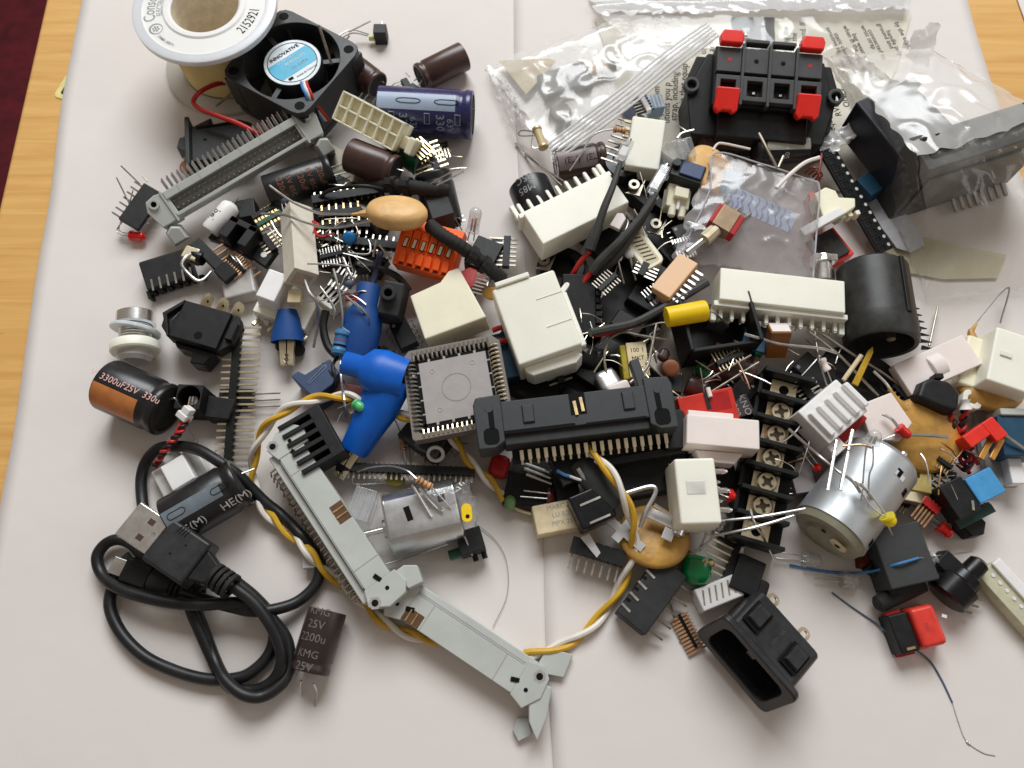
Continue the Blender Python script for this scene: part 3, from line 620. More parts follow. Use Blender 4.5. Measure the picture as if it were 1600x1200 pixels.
# --- red LED with bent leads and the black socket strip
led((204, 368), (227, 370), 3, 3, 3.4, EPR, 'small red LED with bent leads lying alone left of the long grey header', [[(205, 369, 3), (188, 366, 3), (183, 358, 3), (196, 338, 6), (208, 297, 12)], [(205, 366, 3), (190, 362, 3), (186, 355, 3), (198, 324, 8)]])
M, L = F((200, 350), (240, 294), 8, 9, roll=20, drop=0); t = thing('ic_socket', 'dark socket strip with splayed leads between the red LED and the grey header', 'connector', M)
MB().box(-L/2, L/2, -4, 4, -3, 0).out('strip', DGR, t, bev=.3)
pinrow(t, 7, -L/2+1, L/7, 4, -1.5, 3.5, (0, 1, .3), .3, TAR); pinrow(t, 5, -L/2+4, L/6, -4, -1.5, 2, (.2, -1, .2), .3, TAR)
plead(t, [(219, 288, 8), (189, 259, 14)], .3, TAR); plead(t, [(204, 322, 9), (182, 277, 14)], .3, TAR); plead(t, [(231, 284, 8), (223, 275, 9)], .3, TAR)
# --- black flat connector with six slots
M, L = F((222, 434), (296, 411), 8, 8, roll=14, drop=8); t = thing('flex_connector', 'black flat six-way connector lying alone below the grey header', 'connector', M)
MB().box(-L/2, L/2, -5, 6.5, 0, 7.4).out('housing', DGR, t, bev=.8)
many('contact', MB().box(-.35, .35, -2.2, 2.2, 0, .5), TIN, t, [T(-L/2+2.6+i*2.9, -3.6, 7.3) @ RZ(-6) for i in range(6)])
many('foot', MB().box(-.9, .9, -1.4, 0, 1, 5), BLK, t, [T(-L/2+1.4+i*3.1, -5, 1.2) for i in range(7)]); MB().box(-L/2-.5, -L/2+.5, -8, -5, .5, 6.8).out('end_pin', BLK, t)
wire('bent_pin', 'bent thick wire loop lying over the right end of the black flat connector', 'wire', [(330, 424, 9), (318, 436, 10), (308, 438, 11), (297, 430, 12), (288, 420, 13), (284, 412, 14), (290, 402, 14), (298, 397, 13)], .55, TIN)
t, L = boxy('fuse_holder', (286, 391), (308, 398), 13, 5, 5, 'tiny gold and black cylindrical part between the two black strips', 'connector', PGD); MB().lathe([(0, 2.6), (2, 2.8), (4, 2.6)], 18, 'x', M=T(L/2-2.6, 0, 2.5)).out('cap', BLK2, t)
# black strip
M, L = F((304, 376), (362, 434), 13, 10, roll=0, drop=6); t = thing('strip_connector', 'narrow black bar connector standing diagonally right of the flat six-way one', 'connector', M)
MB().box(-L/2, L*.18, -2.1, 2.1, 0, 6).out('bar', DGR, t, bev=.3); MB().box(L*.18, L/2, -3, 3, .5, 6.6).out('head', BLK, t, bev=.4)
pinrow(t, 8, -L/2+6, 2.5, 2, 3, 8, (.1, 1, 0), .3, CPR); pinrow(t, 4, L*.2+1, 1.5, 3, 4, 6, (.1, 1, 0), .2, WHT)
# --- white round part "bel"
M, L = F((362, 322), (328, 362), 12, 11, drop=0); t = thing('delay_line_coil', 'white tubular part lettered bel under the long grey header', 'tube', M)
MB().lathe([(-L/2-1, 1.6), (-L/2, 3.2), (-L/2+1, 3.7), (L/2-1, 3.7), (L/2, 3.2)], 26, 'x').out('body', WHT, t); lead(t, [(-L/2-1, 0, 0), (-L/2-4, 0, .5)], .4)
txt('bel', 4.2, INKB, t, fn=lambda u, v: (u+.5, 3.82*math.cos(math.pi/2-v/3.75+.3), 3.82*math.sin(math.pi/2-v/3.75+.3)))
# --- black slotted sensor
M = FC((385, 384), 7, -28); t = thing('slot_sensor', 'black U-shaped slot sensor with two mounting ears in the middle of the left pile', 'sensor', M)
m = MB(); m.box(-6, 6, -4.5, 5, 0, 2.5); m.box(-6, -2.2, -4, 5, 2.4, 10); m.box(2.2, 6, -4, 5, 2.4, 10); m.box(-6, 6, 2.5, 5, 2.4, 10); m.out('body', BLK, t, bev=.4)
for s in (-1, 1): MB().prism([(s*6, -4), (s*13, -5), (s*13, 3), (s*6, 4)], 0, 3).out('ear', BLK, t, bev=.3); MB().lathe([(3.05, 1e-3), (3.05, 1.2)], 14, M=T(s*9.8, -1), cap=False).out('ear_hole', WHT, t)
# --- row of golden contacts
for k, (a, b, lb) in enumerate((((394, 342), (430, 322), 'upper'), ((402, 354), (440, 332), 'lower'))):
    hdr(a, b, 9+k, 7, lb+' short strip of gold edge contacts near the tan disc leads', fwd=.5, back=1.6, pmat=GLD, w=2, h=2, body=GRS if k else BLK, pr=.45)
t, L = boxy('relay', (356, 330), (398, 322), 10, 8, 7, 'black block behind the gold edge contacts', 'relay', BLK)
# --- grey translucent cap near rocker switch
t, L = boxy('clear_cover', (345, 445), (396, 432), 8, 13, 7, 'cloudy translucent cover lying above the rocker switch', 'cover', glassy('cloudy_plastic', C(214, 210, 204), .35, .62, .2, .1, 150), bev=1.2)
t, L = boxy('clear_cover', (352, 424), (384, 416), 8, 7, 4, 'smaller cloudy translucent piece behind the cloudy cover', 'cover', glassy('cloudy_plastic', C(214, 210, 204)), bev=.8)
# --- scattered copper pin comb
hdr((356, 402), (382, 424), 9, 8, 'comb of thin coppery pins under the slot sensor', fwd=3, back=4, pmat=CPR, w=1.6, h=1.6, pr=.25)
hdr((412, 368), (430, 392), 10, 5, 'short black strip of pins between the slot sensor and the white resistor', fwd=4, back=2, pmat=PGD)
# ================= middle left of the pile =================
disc((620, 333), 27, 11.2, 7.6, 7, TAN, 'large tan disc capacitor with two long leads, on the orange terminal', -6, -20, 0,
     [[(566, 334, 27), (545, 335, 26), (500, 333, 24), (465, 320, 22), (440, 304, 21), (421, 290, 21)], [(600, 340, 30.5), (572, 347, 27), (540, 354, 24), (510, 356, 23), (475, 347, 22), (445, 336, 21), (408, 334, 20)]], lr=.45)
MB().tube([(-6.5, -1.2, 2.9), (-2, .4, 3.75), (2.5, 2.2, 3.6), (5, 4, 2.9)], .5, 8, rr=[.9, .8, .5, .2]).out('lead_ridge', TAN, [o for o in SC.objects if o.get('label', '').startswith('large tan disc')][0], M=T(0, 0, -.35))
# orange spring terminal
M, L = F((623, 372), (716, 396), 20, 19, roll=16, drop=0); t = thing('spring_terminal', 'orange spring terminal block with metal contacts and teeth, below the tan disc', 'terminal block', M); h = L/2
m = MB(); m.prism([(-9.5, -11), (9, -11), (9, -3), (5, 0), (-9.5, 0)], -h, h, 'yz'); m.out('housing', ORG, t, bev=.3)
n = 6; p = (L-3)/n
many('lever', MB().box(-p*.44, p*.44, -2.4, 4.4, 0, 1.1), ORG, t, [T(-h+1.5+(i+.5)*p, 0, 0) for i in range(n)], bev=.25)
many('contact', MB().box(-.55, .55, -1.6, 1.6, 1.1, 1.35), PGD, t, [T(-h+1.5+(i+.5)*p, -.9, 0) @ RZ(-6) for i in range(n)])
many('contact_slot', MB().box(-.85, .85, -1.95, 1.95, 1.1, 1.15), INKB, t, [T(-h+1.5+(i+.5)*p, -.9, 0) @ RZ(-6) for i in range(n)])
many('tooth', MB().prism([(-1.1, -3.6), (1.2, -3.6), (1.2, 0), (.3, .9), (-.6, .4), (-1.1, -.8)], 0, 1.2), ORG, t, [T(-h+1.5+(i+.5)*p, -4.6, 0) for i in range(n)], bev=.2)
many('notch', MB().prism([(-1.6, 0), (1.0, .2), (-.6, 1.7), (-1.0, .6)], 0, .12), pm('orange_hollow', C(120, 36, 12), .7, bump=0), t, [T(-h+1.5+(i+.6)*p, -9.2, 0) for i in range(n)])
# black ribbed power cord pieces with cable ties
def cord(name, label, pts, r, ties):
    q = PP(pts, 12); o = q[0].copy(); t = thing(name, label, 'cord', T(*o)); MB().tube([v-o for v in q], r, 12, rr=[r*(1+.05*math.sin(i*1.9)) for i in range(len(q))]).out('jacket', RUB, t)
    for f in ties:
        i = int(f*(len(q)-2)); d = (q[i+1]-q[i]).normalized(); mt = Matrix.Translation(q[i]-o) @ d.to_track_quat('Z', 'Y').to_matrix().to_4x4()
        MB().lathe([(-1.1, r), (-1.1, r+.9), (1.1, r+.9), (1.1, r)], 20, cap=False).out('cable_tie', RUB, t, M=mt); MB().cb((0, r+1.3, 0), (2.6, 2.6, 3)).out('tie_head', RUB, t, M=mt @ RZ(20), bev=.3)
    return t
cord('ribbed_cord', 'black ribbed cord with two raised rings, behind the tan disc capacitor', [(585, 290, 13), (610, 290, 17), (640, 292, 20), (670, 296, 20), (700, 299, 18)], 2.7, [.33, .5])
cord('ribbed_cord', 'black cord with a cable tie running down to the right of the orange terminal', [(672, 352, 22), (692, 368, 24), (715, 382, 24), (740, 400, 21), (765, 420, 17), (785, 436, 12)], 2.5, [.6, .76])
wire('black_wire', 'thin black wire arching above the row of silver pins left of the tan disc', 'wire', [(492, 318, 12), (510, 300, 17), (540, 292, 19), (572, 291, 20), (600, 296, 17)], .7, CBL)
# rows of silver pins left of the tan disc
hdr((488, 316), (600, 298), 13, 11, 'upper row of silver pins in a black strip left of the tan disc', fwd=2.2, back=.6, pmat=PGD, h=4, w=3.4)
hdr((498, 338), (566, 330), 14, 6, 'row of brass-coloured pins in a black strip partly beneath the tan disc', fwd=3.2, back=2.6, pmat=GLD, h=3, w=2.6)
hdr((500, 352), (580, 352), 12, 7, 'row of short silver pins just below the two leads of the tan disc', fwd=2.2, back=2.4, pmat=TIN, h=3.4, w=3)
hdr((500, 372), (640, 388), 10, 13, 'long black strip of silver pins running under the blue disc', fwd=2.4, back=1.4, pmat=TIN, h=3, w=3)
disc((546, 372), 15, 2.6, 2.6, 2.4, pm('blue_coating', C(30, 110, 170), .35), 'small blue disc capacitor among the silver pins', 0, 30, 0, [[(542, 382, 14), (545, 400, 12), (552, 425, 10)]])
for i, (a, b) in enumerate((((511, 362), (503, 381)), ((522, 364), (514, 383)), ((533, 366), (526, 384)), ((556, 366), (548, 384)))):
    wire('cut_lead', ('first', 'second', 'third', 'fourth')[i]+' of four parallel copper-grey leads left of the blue disc, counted from the left', 'wire', [(*a, 16), (*b, 12)], .35, TAR)
wire('cut_lead', 'bent silver lead below the blue disc', 'wire', [(545, 396, 14), (575, 397, 14), (579, 385, 13), (576, 375, 13)], .4, TIN)
wire('cut_lead', 'short silver lead standing right of the blue disc, leaning left', 'wire', [(588, 376, 15), (583, 402, 15)], .45, TIN); wire('cut_lead', 'silver lead right of the blue disc, slanting down to the right', 'wire', [(592, 383, 14), (612, 405, 12)], .4, TIN)
t, L = boxy('connector_block', (470, 370), (545, 396), 8, 14, 7, 'black block lying under the silver pins and the white resistor', 'connector', BLK, z1=10)
t, L = boxy('connector_block', (505, 300), (590, 345), 7, 20, 6, 'black flat block under the tan disc leads', 'connector', BLK, z1=8)
wire('red_wire', 'short curled red wire under the tan disc leads', 'wire', [(489, 346, 15), (497, 352, 16), (492, 360, 15), (500, 370, 15), (520, 366, 14)], .6, REDW)
# stacked black boxes on the right of the tan disc
t, L = boxy('relay', (668, 322), (702, 312), 19, 12, 11, 'dark square relay with four thin legs right of the tan disc', 'relay', DGR)
for i, q in enumerate((((697, 345), (706, 365)), ((705, 340), (714, 358)), ((709, 338), (722, 360)))): plead(t, [(*q[0], 12), (*q[1], 6)], .25)
hdr((793, 370), (790, 418), 8, 7, 'black strip of six dark pins standing right of the cord on bare paper', fwd=2.5, back=5.6, pmat=TAR, w=2.6)
hdr((777, 376), (772, 416), 7, 6, 'short strip of gold pins left of the dark pins', fwd=1.8, back=1.5, pmat=PGD, w=4)
led((738, 362), (745, 324), 6, 14, 4.8, CLL, 'clear round LED standing on the paper between the cord and the white comb connector', [[(734, 362, 6), (730, 378, 3), (728, 388, 2)], [(742, 362, 6), (740, 376, 3)]])
hdr((708, 368), (716, 392), 12, 4, 'tiny black strip with thin legs next to the cord', fwd=3, back=3, pmat=TIN)
t, L = boxy('connector_block', (736, 388), (776, 404), 10, 13, 8, 'black block with silver legs under the black cord', 'connector', BLK); pinrow(t, 6, -L/2+1.5, L/6, -6.5, 4, 4, (.2, -1, 0), .35, TIN)
t, L = boxy('red_connector', (722, 440), (752, 424), 9, 8, 8, 'small dark red connector beside the black cord', 'connector', REDD)
for i in range(7): wire('contact_pin', ('topmost', 'second from the top', 'third from the top', 'middle', 'third from the bottom', 'second from the bottom', 'lowest')[i]+' of the seven shiny contacts below the black cord', 'pin', [(745+i*-1.5, 424+i*5.2, 13), (766-i*2, 429+i*5.2, 11)], .5, TIN, k=1)
# white ceramic resistor and friends
M, L = F((471, 318), (480, 424), 15, 22, roll=-40, drop=0); t = thing('ceramic_power_resistor', 'white square-section ceramic power resistor standing on edge, left of the silver pins', 'resistor', M)
MB().box(-L/2, L/2, -4.6, 4.6, -9, 0).out('body', CER, t, bev=.3)
MB().cb((L/2+.01, 0, -4.5), (.3, 6, 6)).out('end_fill', pm('cement', C(196, 178, 158), .9, bump=.2), t)
plead(t, [(477, 438, 20), (484, 456, 21), (495, 472, 20), (497, 500, 14), (490, 543, 8)], .55)
wire('cut_lead', 'long lead reaching right from the white ceramic resistor', 'wire', [(480, 412, 24), (520, 413, 22), (548, 417, 20)], .35, TIN)
wire('cut_lead', 'thick silver lead standing left of the blue clip, bent at its lower end', 'wire', [(536, 403, 18), (548, 430, 18), (554, 436, 17)], .55, TIN)
wire('cut_lead', 'long straight silver lead rising from the blue resistor', 'wire', [(521, 420, 22), (530, 455, 20), (535, 490, 17), (535, 512, 14)], .5, TIN)
wire('cut_lead', 'grey lead bending down beside the white connector, left of the blue resistor', 'wire', [(500, 448, 16), (517, 472, 15), (523, 485, 14), (522, 500, 12)], .5, TIN)
wire('cut_lead', 'dull lead crossing in front of the upper blue clip', 'wire', [(540, 462, 20), (560, 480, 19), (594, 510, 12)], .35, TIN)
wire('cut_lead', 'fine curved wire dangling over the upper blue clip', 'wire', [(553, 470, 19), (575, 495, 18), (578, 522, 12)], .25, TAR)
wire('cut_lead', 'thin lead lying from the blue resistor to the right', 'wire', [(535, 512, 16), (562, 531, 14)], .35, TIN)
led((545, 442), (548, 448), 18, 18, 3.6, pm('dull_blue_epoxy', C(110, 118, 138), .35), 'dull grey-blue bead with curved leads above the upper blue clip', [[(545, 452, 18), (530, 462, 18), (500, 470, 19), (470, 471, 18)], [(550, 440, 18), (556, 424, 16)]], name='bead_capacitor', flange=False)
# white connectors left of the ceramic resistor
M, L = F((404, 462), (486, 492), 10, 8, roll=0, drop=9); t = thing('nylon_connector', 'white nylon connector with a raised block, pins below, above the small blue clip', 'connector', M)
MB().box(-L/2, L/2, -6, 6, 0, 8).out('housing', NYL, t, bev=.5); MB().box(-L/2+1, -1, -3.2, 9.5, 7, 16, .6).out('block', WHT, t, bev=.5)
pinrow(t, 4, -L/2+2, 6.2, -6.5, 3, 3.8, (-.3, -1, .3), .6, PGD, 'pin'); many('foot', MB().box(-1.1, 1.1, -1.4, 0, 0, 3), NYL, t, [T(-L/2+5+i*5.4, -6, 1) for i in range(3)], bev=.3)
t, L = boxy('film_capacitor', (449, 462), (470, 462), 15, 5.4, 4, 'small beige square part lying on the white nylon connector', 'capacitor', BEI)
t, L = boxy('nylon_connector', (505, 452), (530, 470), 9, 9, 7, 'white connector with dark slots behind the leads, left of the upper blue clip', 'connector', NYL); many('slot', MB().box(-.5, .5, -3, 3, 7, 7.05), INKB, t, [T(-3+2*i, 0, 0) for i in range(4)])
# mic-like black cube with a hole
M, L = F((590, 466), (630, 474), 20, 19, roll=12, drop=14); t = thing('pressure_sensor', 'black block with a round snout and hole beside the white nylon shell', 'sensor', M)
MB().box(-L/2, L/2, -6, 8, 0, 14, .8).out('body', DGR, t, bev=.8); MB().ring(circ(2.7, 24), circ(1.4, 24), 0, 3.2).out('snout', DGR, t, M=T(-1, 2, 14), bev=.3); MB().lathe([(0, 1e-3), (0, 1.45)], 16, M=T(-1, 2, 14.6), cap=False).out('bore', INKB, t)
plead(t, [(590, 495, 8), (586, 503, 3)], .4); plead(t, [(622, 500, 8), (628, 508, 3)], .4)
wire('black_wire', 'black wire curling behind the black sensor block and the blue clip', 'wire', [(560, 425, 9), (590, 420, 11), (620, 432, 12), (640, 455, 9)], 1.3, CBL)
wire('black_wire', 'black wire hanging from the white connector to the blue resistor', 'wire', [(509, 486, 10), (505, 510, 9), (512, 540, 8), (530, 560, 7)], 1.5, CBL)
wire('blue_wire', 'dark blue wire entering the top of the upper blue clip', 'wire', [(594, 396, 10), (588, 425, 11), (580, 448, 12)], 1.3, pm('dark_blue_jacket', C(44, 50, 78), .5))
for i in range(3): wire('red_wire', ('top', 'middle', 'bottom')[i]+' one of three thin red wires above the upper blue clip', 'wire', [(540, 459+i*5, 13), (558, 461+i*4, 15), (578, 466+i*3, 14)], .45, REDW)
# ---- crocodile clips in blue boots
def clip(a, b, z, z1, r0, r1, label, mat, jaw=True, prof=None, roll=0, jl=9):
    M, L = F(a, b, z, z1, roll); t = thing('crocodile_clip', label, 'clip', M); h = L/2
    pr = prof or [(-h, r0*.92), (-h+.3, r0), (-h+L*.28, r0*.98), (-h+L*.42, r1*.92), (-h+L*.62, r1), (h-.6, r1*.86), (h, r1*.84), (h-.3, r1*.74), (h-5, r1*.6)]
    MB().lathe(pr, 28, 'x', M=Matrix.Diagonal((1, 1.12, .86, 1)), cap=False).out('boot', mat, t, ang=60)
    for s in (-1, 1): MB().tube([(x, s*(r_*1.12+.02), 0) for x, r_ in pr[1:-2]], .14, 5).out('mould_seam', mat, t)
    if jaw:
        for s in (-1, 1):
            m = MB(); m.prism([(h-5, s*.3), (h+jl*.55, s*.2), (h+jl*.62, s*.8), (h+jl*.7, s*.25), (h+jl*.8, s*.9), (h+jl*.88, s*.2), (h+jl, s*.4), (h+jl, s*2.2), (h-2, s*2.9)], -1.4, 1.4); m.out('jaw', PGD, t, bev=.15)
    return t
clip((449, 486), (449, 533), 9, 7, 3.2, 5.2, 'small dark blue clip boot with toothed jaws pointing down, left of the leads', BLD, prof=[(-6, 3), (-3, 3.8), (2, 4.8), (6, 5.3), (6, 4.9), (2, 4)], jl=9)
MB().ball((0, 0, 0), 2.6, 12).out('rubber_ball', RUB, M=T(*P(466, 546, 2.5)), label='small round black rubber ball right of the toothed jaws', cat='ball'); MB().ball((0, 0, 0), 2.4, 12, (.8, 1.2, .9)).out('rubber_ball', RUB, M=T(*P(438, 538, 2.3)), label='small round black rubber ball left of the toothed jaws', cat='ball')
clip((577, 444), (556, 560), 14, 9, 3.8, 6.6, 'upright deep blue clip boot behind the blue resistor', BLD, jaw=False)
t = clip((536, 566), (634, 592), 20, 19, 3.6, 7.2, 'bright blue clip boot lying sideways on top of the pile, beside the grey chip socket', BLU, jaw=False); MB().cyl((11, 2.5, -3), (16, 3.5, -4), 1.8, 1.4, 12).out('screw_tip', CHR, t)
clip((610, 600), (552, 706), 17, 8, 6.2, 6.4, 'bright blue clip boot pointing down left with its toothed jaws open', BLU, prof=[(-16, 5.5), (-12, 6.4), (-4, 6.6), (4, 5.4), (12, 4.6), (13, 4.2), (9, 3.2)], jl=10)
# blue resistor
M, L = F((536, 514), (528, 556), 15, 13); t = thing('metal_film_resistor', 'blue banded resistor standing upright against the upper blue clip', 'resistor', M); h = L/2
RBL = pm('resistor_blue', C(70, 130, 180), .35)
MB().lathe([(-h, 1), (-h+.8, 2.5), (-h+2, 2.7), (-h+2.6, 2.3), (h-2.6, 2.3), (h-2, 2.7), (h-.8, 2.5), (h, 1)], 24, 'x').out('body', RBL, t)
for x, mt in ((-2.6, INKB), (-.6, pm('purple_band', C(120, 90, 130), .4)), (1.3, INKB)): MB().lathe([(x-.4, 2.36), (x+.4, 2.36)], 24, 'x', cap=False).out('band', mt, t)
plead(t, [(532, 558, 12), (533, 590, 14), (538, 625, 20), (540, 652, 12)], .45)
# navy trimmer block
M, L = F((476, 606), (520, 572), 12, 12, roll=-8, drop=12); t = thing('trimmer_potentiometer', 'navy blue rectangular block with a bright edge seam, left of the blue clips', 'potentiometer', M)
MB().prism([(-L/2, -5), (2, -5), (L/2, -3), (L/2+1, 4), (-3, 5), (-4, 8), (-L/2-1, 8)], 0, 11).out('body', NVY, t, bev=.5); MB().tube(spline([(-L/2+2, 1.5, 11.1), (3, 2.6, 11.2), (L/2-2, 3, 11.1), (L/2-2, 1.9, 11.1), (0, 1.2, 11.1), (-L/2+2, .6, 11.1)], 4), .16, 5).out('seam_line', pm('pale_seam', C(130, 145, 165), .4), t)
t, L = boxy('circuit_strip', (500, 606), (585, 622), 8, 7, 3, 'dark red circuit strip under the sideways blue clip', 'circuit board', pm('dark_red_board', C(92, 34, 34), .5))
wire('black_wire', 'pair of thin black wires running down between the navy block and the blue clip', 'wire', [(528, 556, 10), (520, 572, 12), (524, 590, 12), (526, 606, 10)], .6, CBL); wire('black_wire', 'loose thin black wire slanting to the navy block', 'wire', [(505, 568, 9), (518, 585, 11), (522, 600, 10)], .5, CBL)
wire('cut_lead', 'thin lead standing just left of the green LED', 'wire', [(536, 600, 14), (549, 621, 13)], .3, TIN)
t, L = boxy('mini_plug', (574, 543), (590, 550), 6, 5, 5, 'small black plug peeping out above the sideways blue clip', 'connector', BLK)
wire('cut_lead', 'small dark lead lying on the paper left of the grey chip socket', 'wire', [(613, 549, 1), (622, 560, 1)], .4, TAR); wire('cut_lead', 'very small dark lead above the sideways blue clip', 'wire', [(598, 541, 2), (606, 545, 2)], .4, TAR)
# green LED with leads
led((556, 630), (568, 640), 17, 18, 3.4, EPG, 'pale green LED resting on the lower blue clip', [[(553, 628, 17), (528, 638, 15)], [(552, 634, 16), (536, 642, 12), (527, 660, 5)]])
t, L = boxy('film_capacitor', (543, 640), (555, 634), 14, 4, 4, 'tiny cream part beside the pale green LED', 'capacitor', BEI)
# ---------- PLCC socket
M, L = F((635, 570), (777, 542), 19, 22, roll=0, drop=4); t = thing('chip_socket', 'square grey chip carrier socket lined with silver contacts, in the middle of the pile', 'ic socket', M)
w = L+2.4; wy = 31; hx, hy = w/2, 16.0
M2 = T(0, -11.6, 0); ol = [(-hx+2.6, -hy), (hx-1.2, -hy), (hx, -hy+1.2), (hx, hy-1.2), (hx-1.2, hy), (-hx+2.6, hy), (-hx, hy-2.6), (-hx, -hy+2.6)]
ol = [(-hx+.8, -hy), (hx-.8, -hy), (hx, -hy+.8), (hx, hy-2.6), (hx-2.6, hy), (-hx+2.6, hy), (-hx, hy-2.6), (-hx, -hy+.8)]
k = .86; il = [(x*k, y*k) for x, y in ol]
MB().ring(ol, il, 0, 5, M2).out('frame', pm('socket_frame_grey', C(128, 121, 114), .6, bump=.08, vary=.06), t, bev=.3); kk = .745; sx, sy = hx*kk, hy*kk
MB().box(-hx+1.5, hx-1.5, -hy+1.5, hy-1.5, -5, 1, M=M2).out('base', BLK, t); MB().box(-sx, sx, -sy, sy, 1, 4.6, M=M2).out('centre_plate', GRD, t, bev=.25)
cf = MB().tube([(0, -1.7, 5.0), (0, -.8, 5.5), (0, .5, 5.2), (0, 1.9, 3.4)], .4, 6); nn = 17
for s in (0, 90, 180, 270):
    d, e = (hy, hx) if s % 180 == 0 else (hx, hy)
    ms = [M2 @ RZ(s) @ T(-e*.76+i*(e*1.52)/(nn-1), -d*.84, 0) for i in range(nn)]
    many('contact', cf, PGD if s in (0, 90) else TIN, t, ms)
    many('slot', MB().box(-2.2, 2.2, -.5, .5, 4.6, 4.66), INKB, t, [M2 @ RZ(s) @ T((-.62+i*.31)*e, -d*.71, 0) for i in range(5)])
MB().ring(circ(5, 40), circ(4.75, 40), 4.6, 4.68, M2).out('centre_ring', pm('ring_grey', C(148, 143, 141), .6, bump=0), t)
many('moulding_dimple', MB().lathe([(0, .9), (.15, .7), (.05, .55), (.05, 1e-3)], 16), GRD, t, [M2 @ T(x, y, 4.6) for x, y in ((-7.3, 7.2), (6.6, 7.6), (-6.6, -6.8), (7.2, -5.8))])
# ---------- nylon shells
M, L = F((640, 462), (722, 432), 17, 19, roll=0, drop=12); t = thing('nylon_connector', 'small white nylon shell with an upright tab behind the grey chip socket', 'connector', M)
MB().prism([(-L/2, -18), (L/2+3, -18), (L/2, 4), (L/2-4, 4), (L/2-8, 1), (-L/2, 0)], 0, 12).out('shell', CRM, t, bev=.6)
M, L = F((766, 452), (866, 418), 28, 30, roll=3, drop=18); t = thing('nylon_connector', 'large white nylon plug shell, the biggest white part in the middle of the pile', 'connector', M); h = L/2
m = MB(); m.box(-h, h, -29.5, 0, 1, 18, .4); m.out('shell', NYL, t, bev=.8)
MB().box(h-.5, h+2.2, -27, -6, 3, 9).out('side_rib', NYL, t, bev=.5); MB().prism([(-h+2, -29.2), (h-3, -29.2), (h-1, -31.5), (h-4, -33.5), (-h+4, -33), (-h+2, -31)], 3, 14.5).out('lower_lip', NYL, t, bev=.5)
for y in (-9, -19.5): MB().box(2, h-.6, y-.15, y+.15, 18, 18.22).out('step', NYL, t, bev=.08)
MB().box(-h+2, h-9, -.3, 1.4, 4, 18.9).out('upper_lip', NYL, t, bev=.3); pinrow(t, 1, h, 0, -6, 8, 5, (1, .7, 0), .9, NYL, 'peg')
# ================= left side and lower left =================
# rocker switch
M, L = F((262, 492), (360, 520), 15, 14, roll=0, drop=13); t = thing('rocker_switch', 'black rocker switch seen from its back with three flat tabs, above the orange capacitor', 'switch', M); h = L/2
o = [(-h-2, 0), (-h+2.5, 7.5), (h-.5, 7.5), (h+1.5, 4.5), (h+1.5, -3), (h-2, -7.5), (-h+3, -7.5), (-h-1.5, -4)]
m = MB(); m.prism(o, 6, 11.2); m.box(-h+3.5, h-2.5, -7.2, 7.2, 11, 13); m.out('housing', BLK, t, bev=.35)
m = MB(); m.prism([(-h+3.4, 7.4), (-h-2.2, .2), (-h-1.2, -1), (-h+3.4, 5.5)], 11, 13.1); m.prism([(-h-1.6, -.6), (-h+2.8, -7.5), (-h+3.5, -7.2), (-h-.4, .2)], 11, 13.1) ; m.box(h-1.4, h+1.3, -2.6, 4.2, 11, 12.9, .1); m.out('flange_rim', BLK, t, bev=.2)
MB().prism([(-h+1, -1.6), (-h+3, 3.6), (-h+3.1, 4), (-h+1.9, 1)], 11.25, 11.4).out('white_glimpse', WHT, t)
MB().prism([(-h+4, -7.5), (h-4, -7.5), (h-6, -13), (h-11, -13.6), (-h+12, -9.5), (-h+6, -9.5)], 1, 9).out('rocker', BLK2, t, bev=.6)
MB().lathe([(13.04, 1e-3), (13.04, 1.5)], 20, cap=False, M=T(1.5, -4.2, 0)).out('dent', INKB, t)
tb = MB().prism([(-2.2, 0), (2.2, 0), (2.2, 6.4), (1.2, 7.6), (-1.2, 7.6), (-2.2, 6.4)], -.3, .3)
for x in (-4, 2, 8): r_ = tb.out('tab', PGD, t, M=T(x, 6.5, 6.5) @ RY(62)) if x == -4 else rep(r_, [T(x, 6.5, 6.5) @ RY(62)])[0]; MB().lathe([(.33, 1e-3), (.33, .5)], 10, cap=False).out('tab_hole', INKB, r_, M=T(0, 4.6, 0))
# chrome jack with nylon washers
M, L = F((213, 490), (210, 566), 9, 8); t = thing('headphone_jack', 'chrome threaded jack with two white nylon washers left of the rocker switch', 'jack', M); h = L/2
MB().lathe([(-h, 1e-3), (-h, 6.3), (-h+.4, 6.8), (-h+4.4, 6.8), (-h+4.6, 6.2), (-h+5, 5.8)], 36, 'x', cap=False).out('chrome_cap', CHR, t, ang=40)
MB().lathe([(-h+i*.5+4.8, 5.6 if i % 2 else 5.1) for i in range(18)], 32, 'x', cap=False).out('thread', TIN, t, ang=80)
MB().lathe([(-.6, 5.4), (-.6, 8.6), (.7, 8.6), (.7, 5.4)], 36, 'x', cap=False).out('washer', pm('milky_washer', C(214, 222, 226), .4, sss=.4, bump=0), t, M=T(-h+6.6, 0, 0) @ RZ(-12), ang=30, bev=.2)
MB().lathe([(-1.8, 5.2), (-1.8, 7.8), (-.9, 8.3), (1.5, 8.3), (2.1, 7.8), (2.1, 5.2)], 36, 'x', cap=False).out('nut', NYL, t, M=T(-h+13.2, 0, 0) @ RZ(3), ang=30)
MB().lathe([(h-4.6, 5.9), (h-1.5, 5.9), (h, 4.8), (h, 1e-3)], 30, 'x').out('clear_sleeve', glassy('cloudy_plastic', C(214, 210, 204)), t)
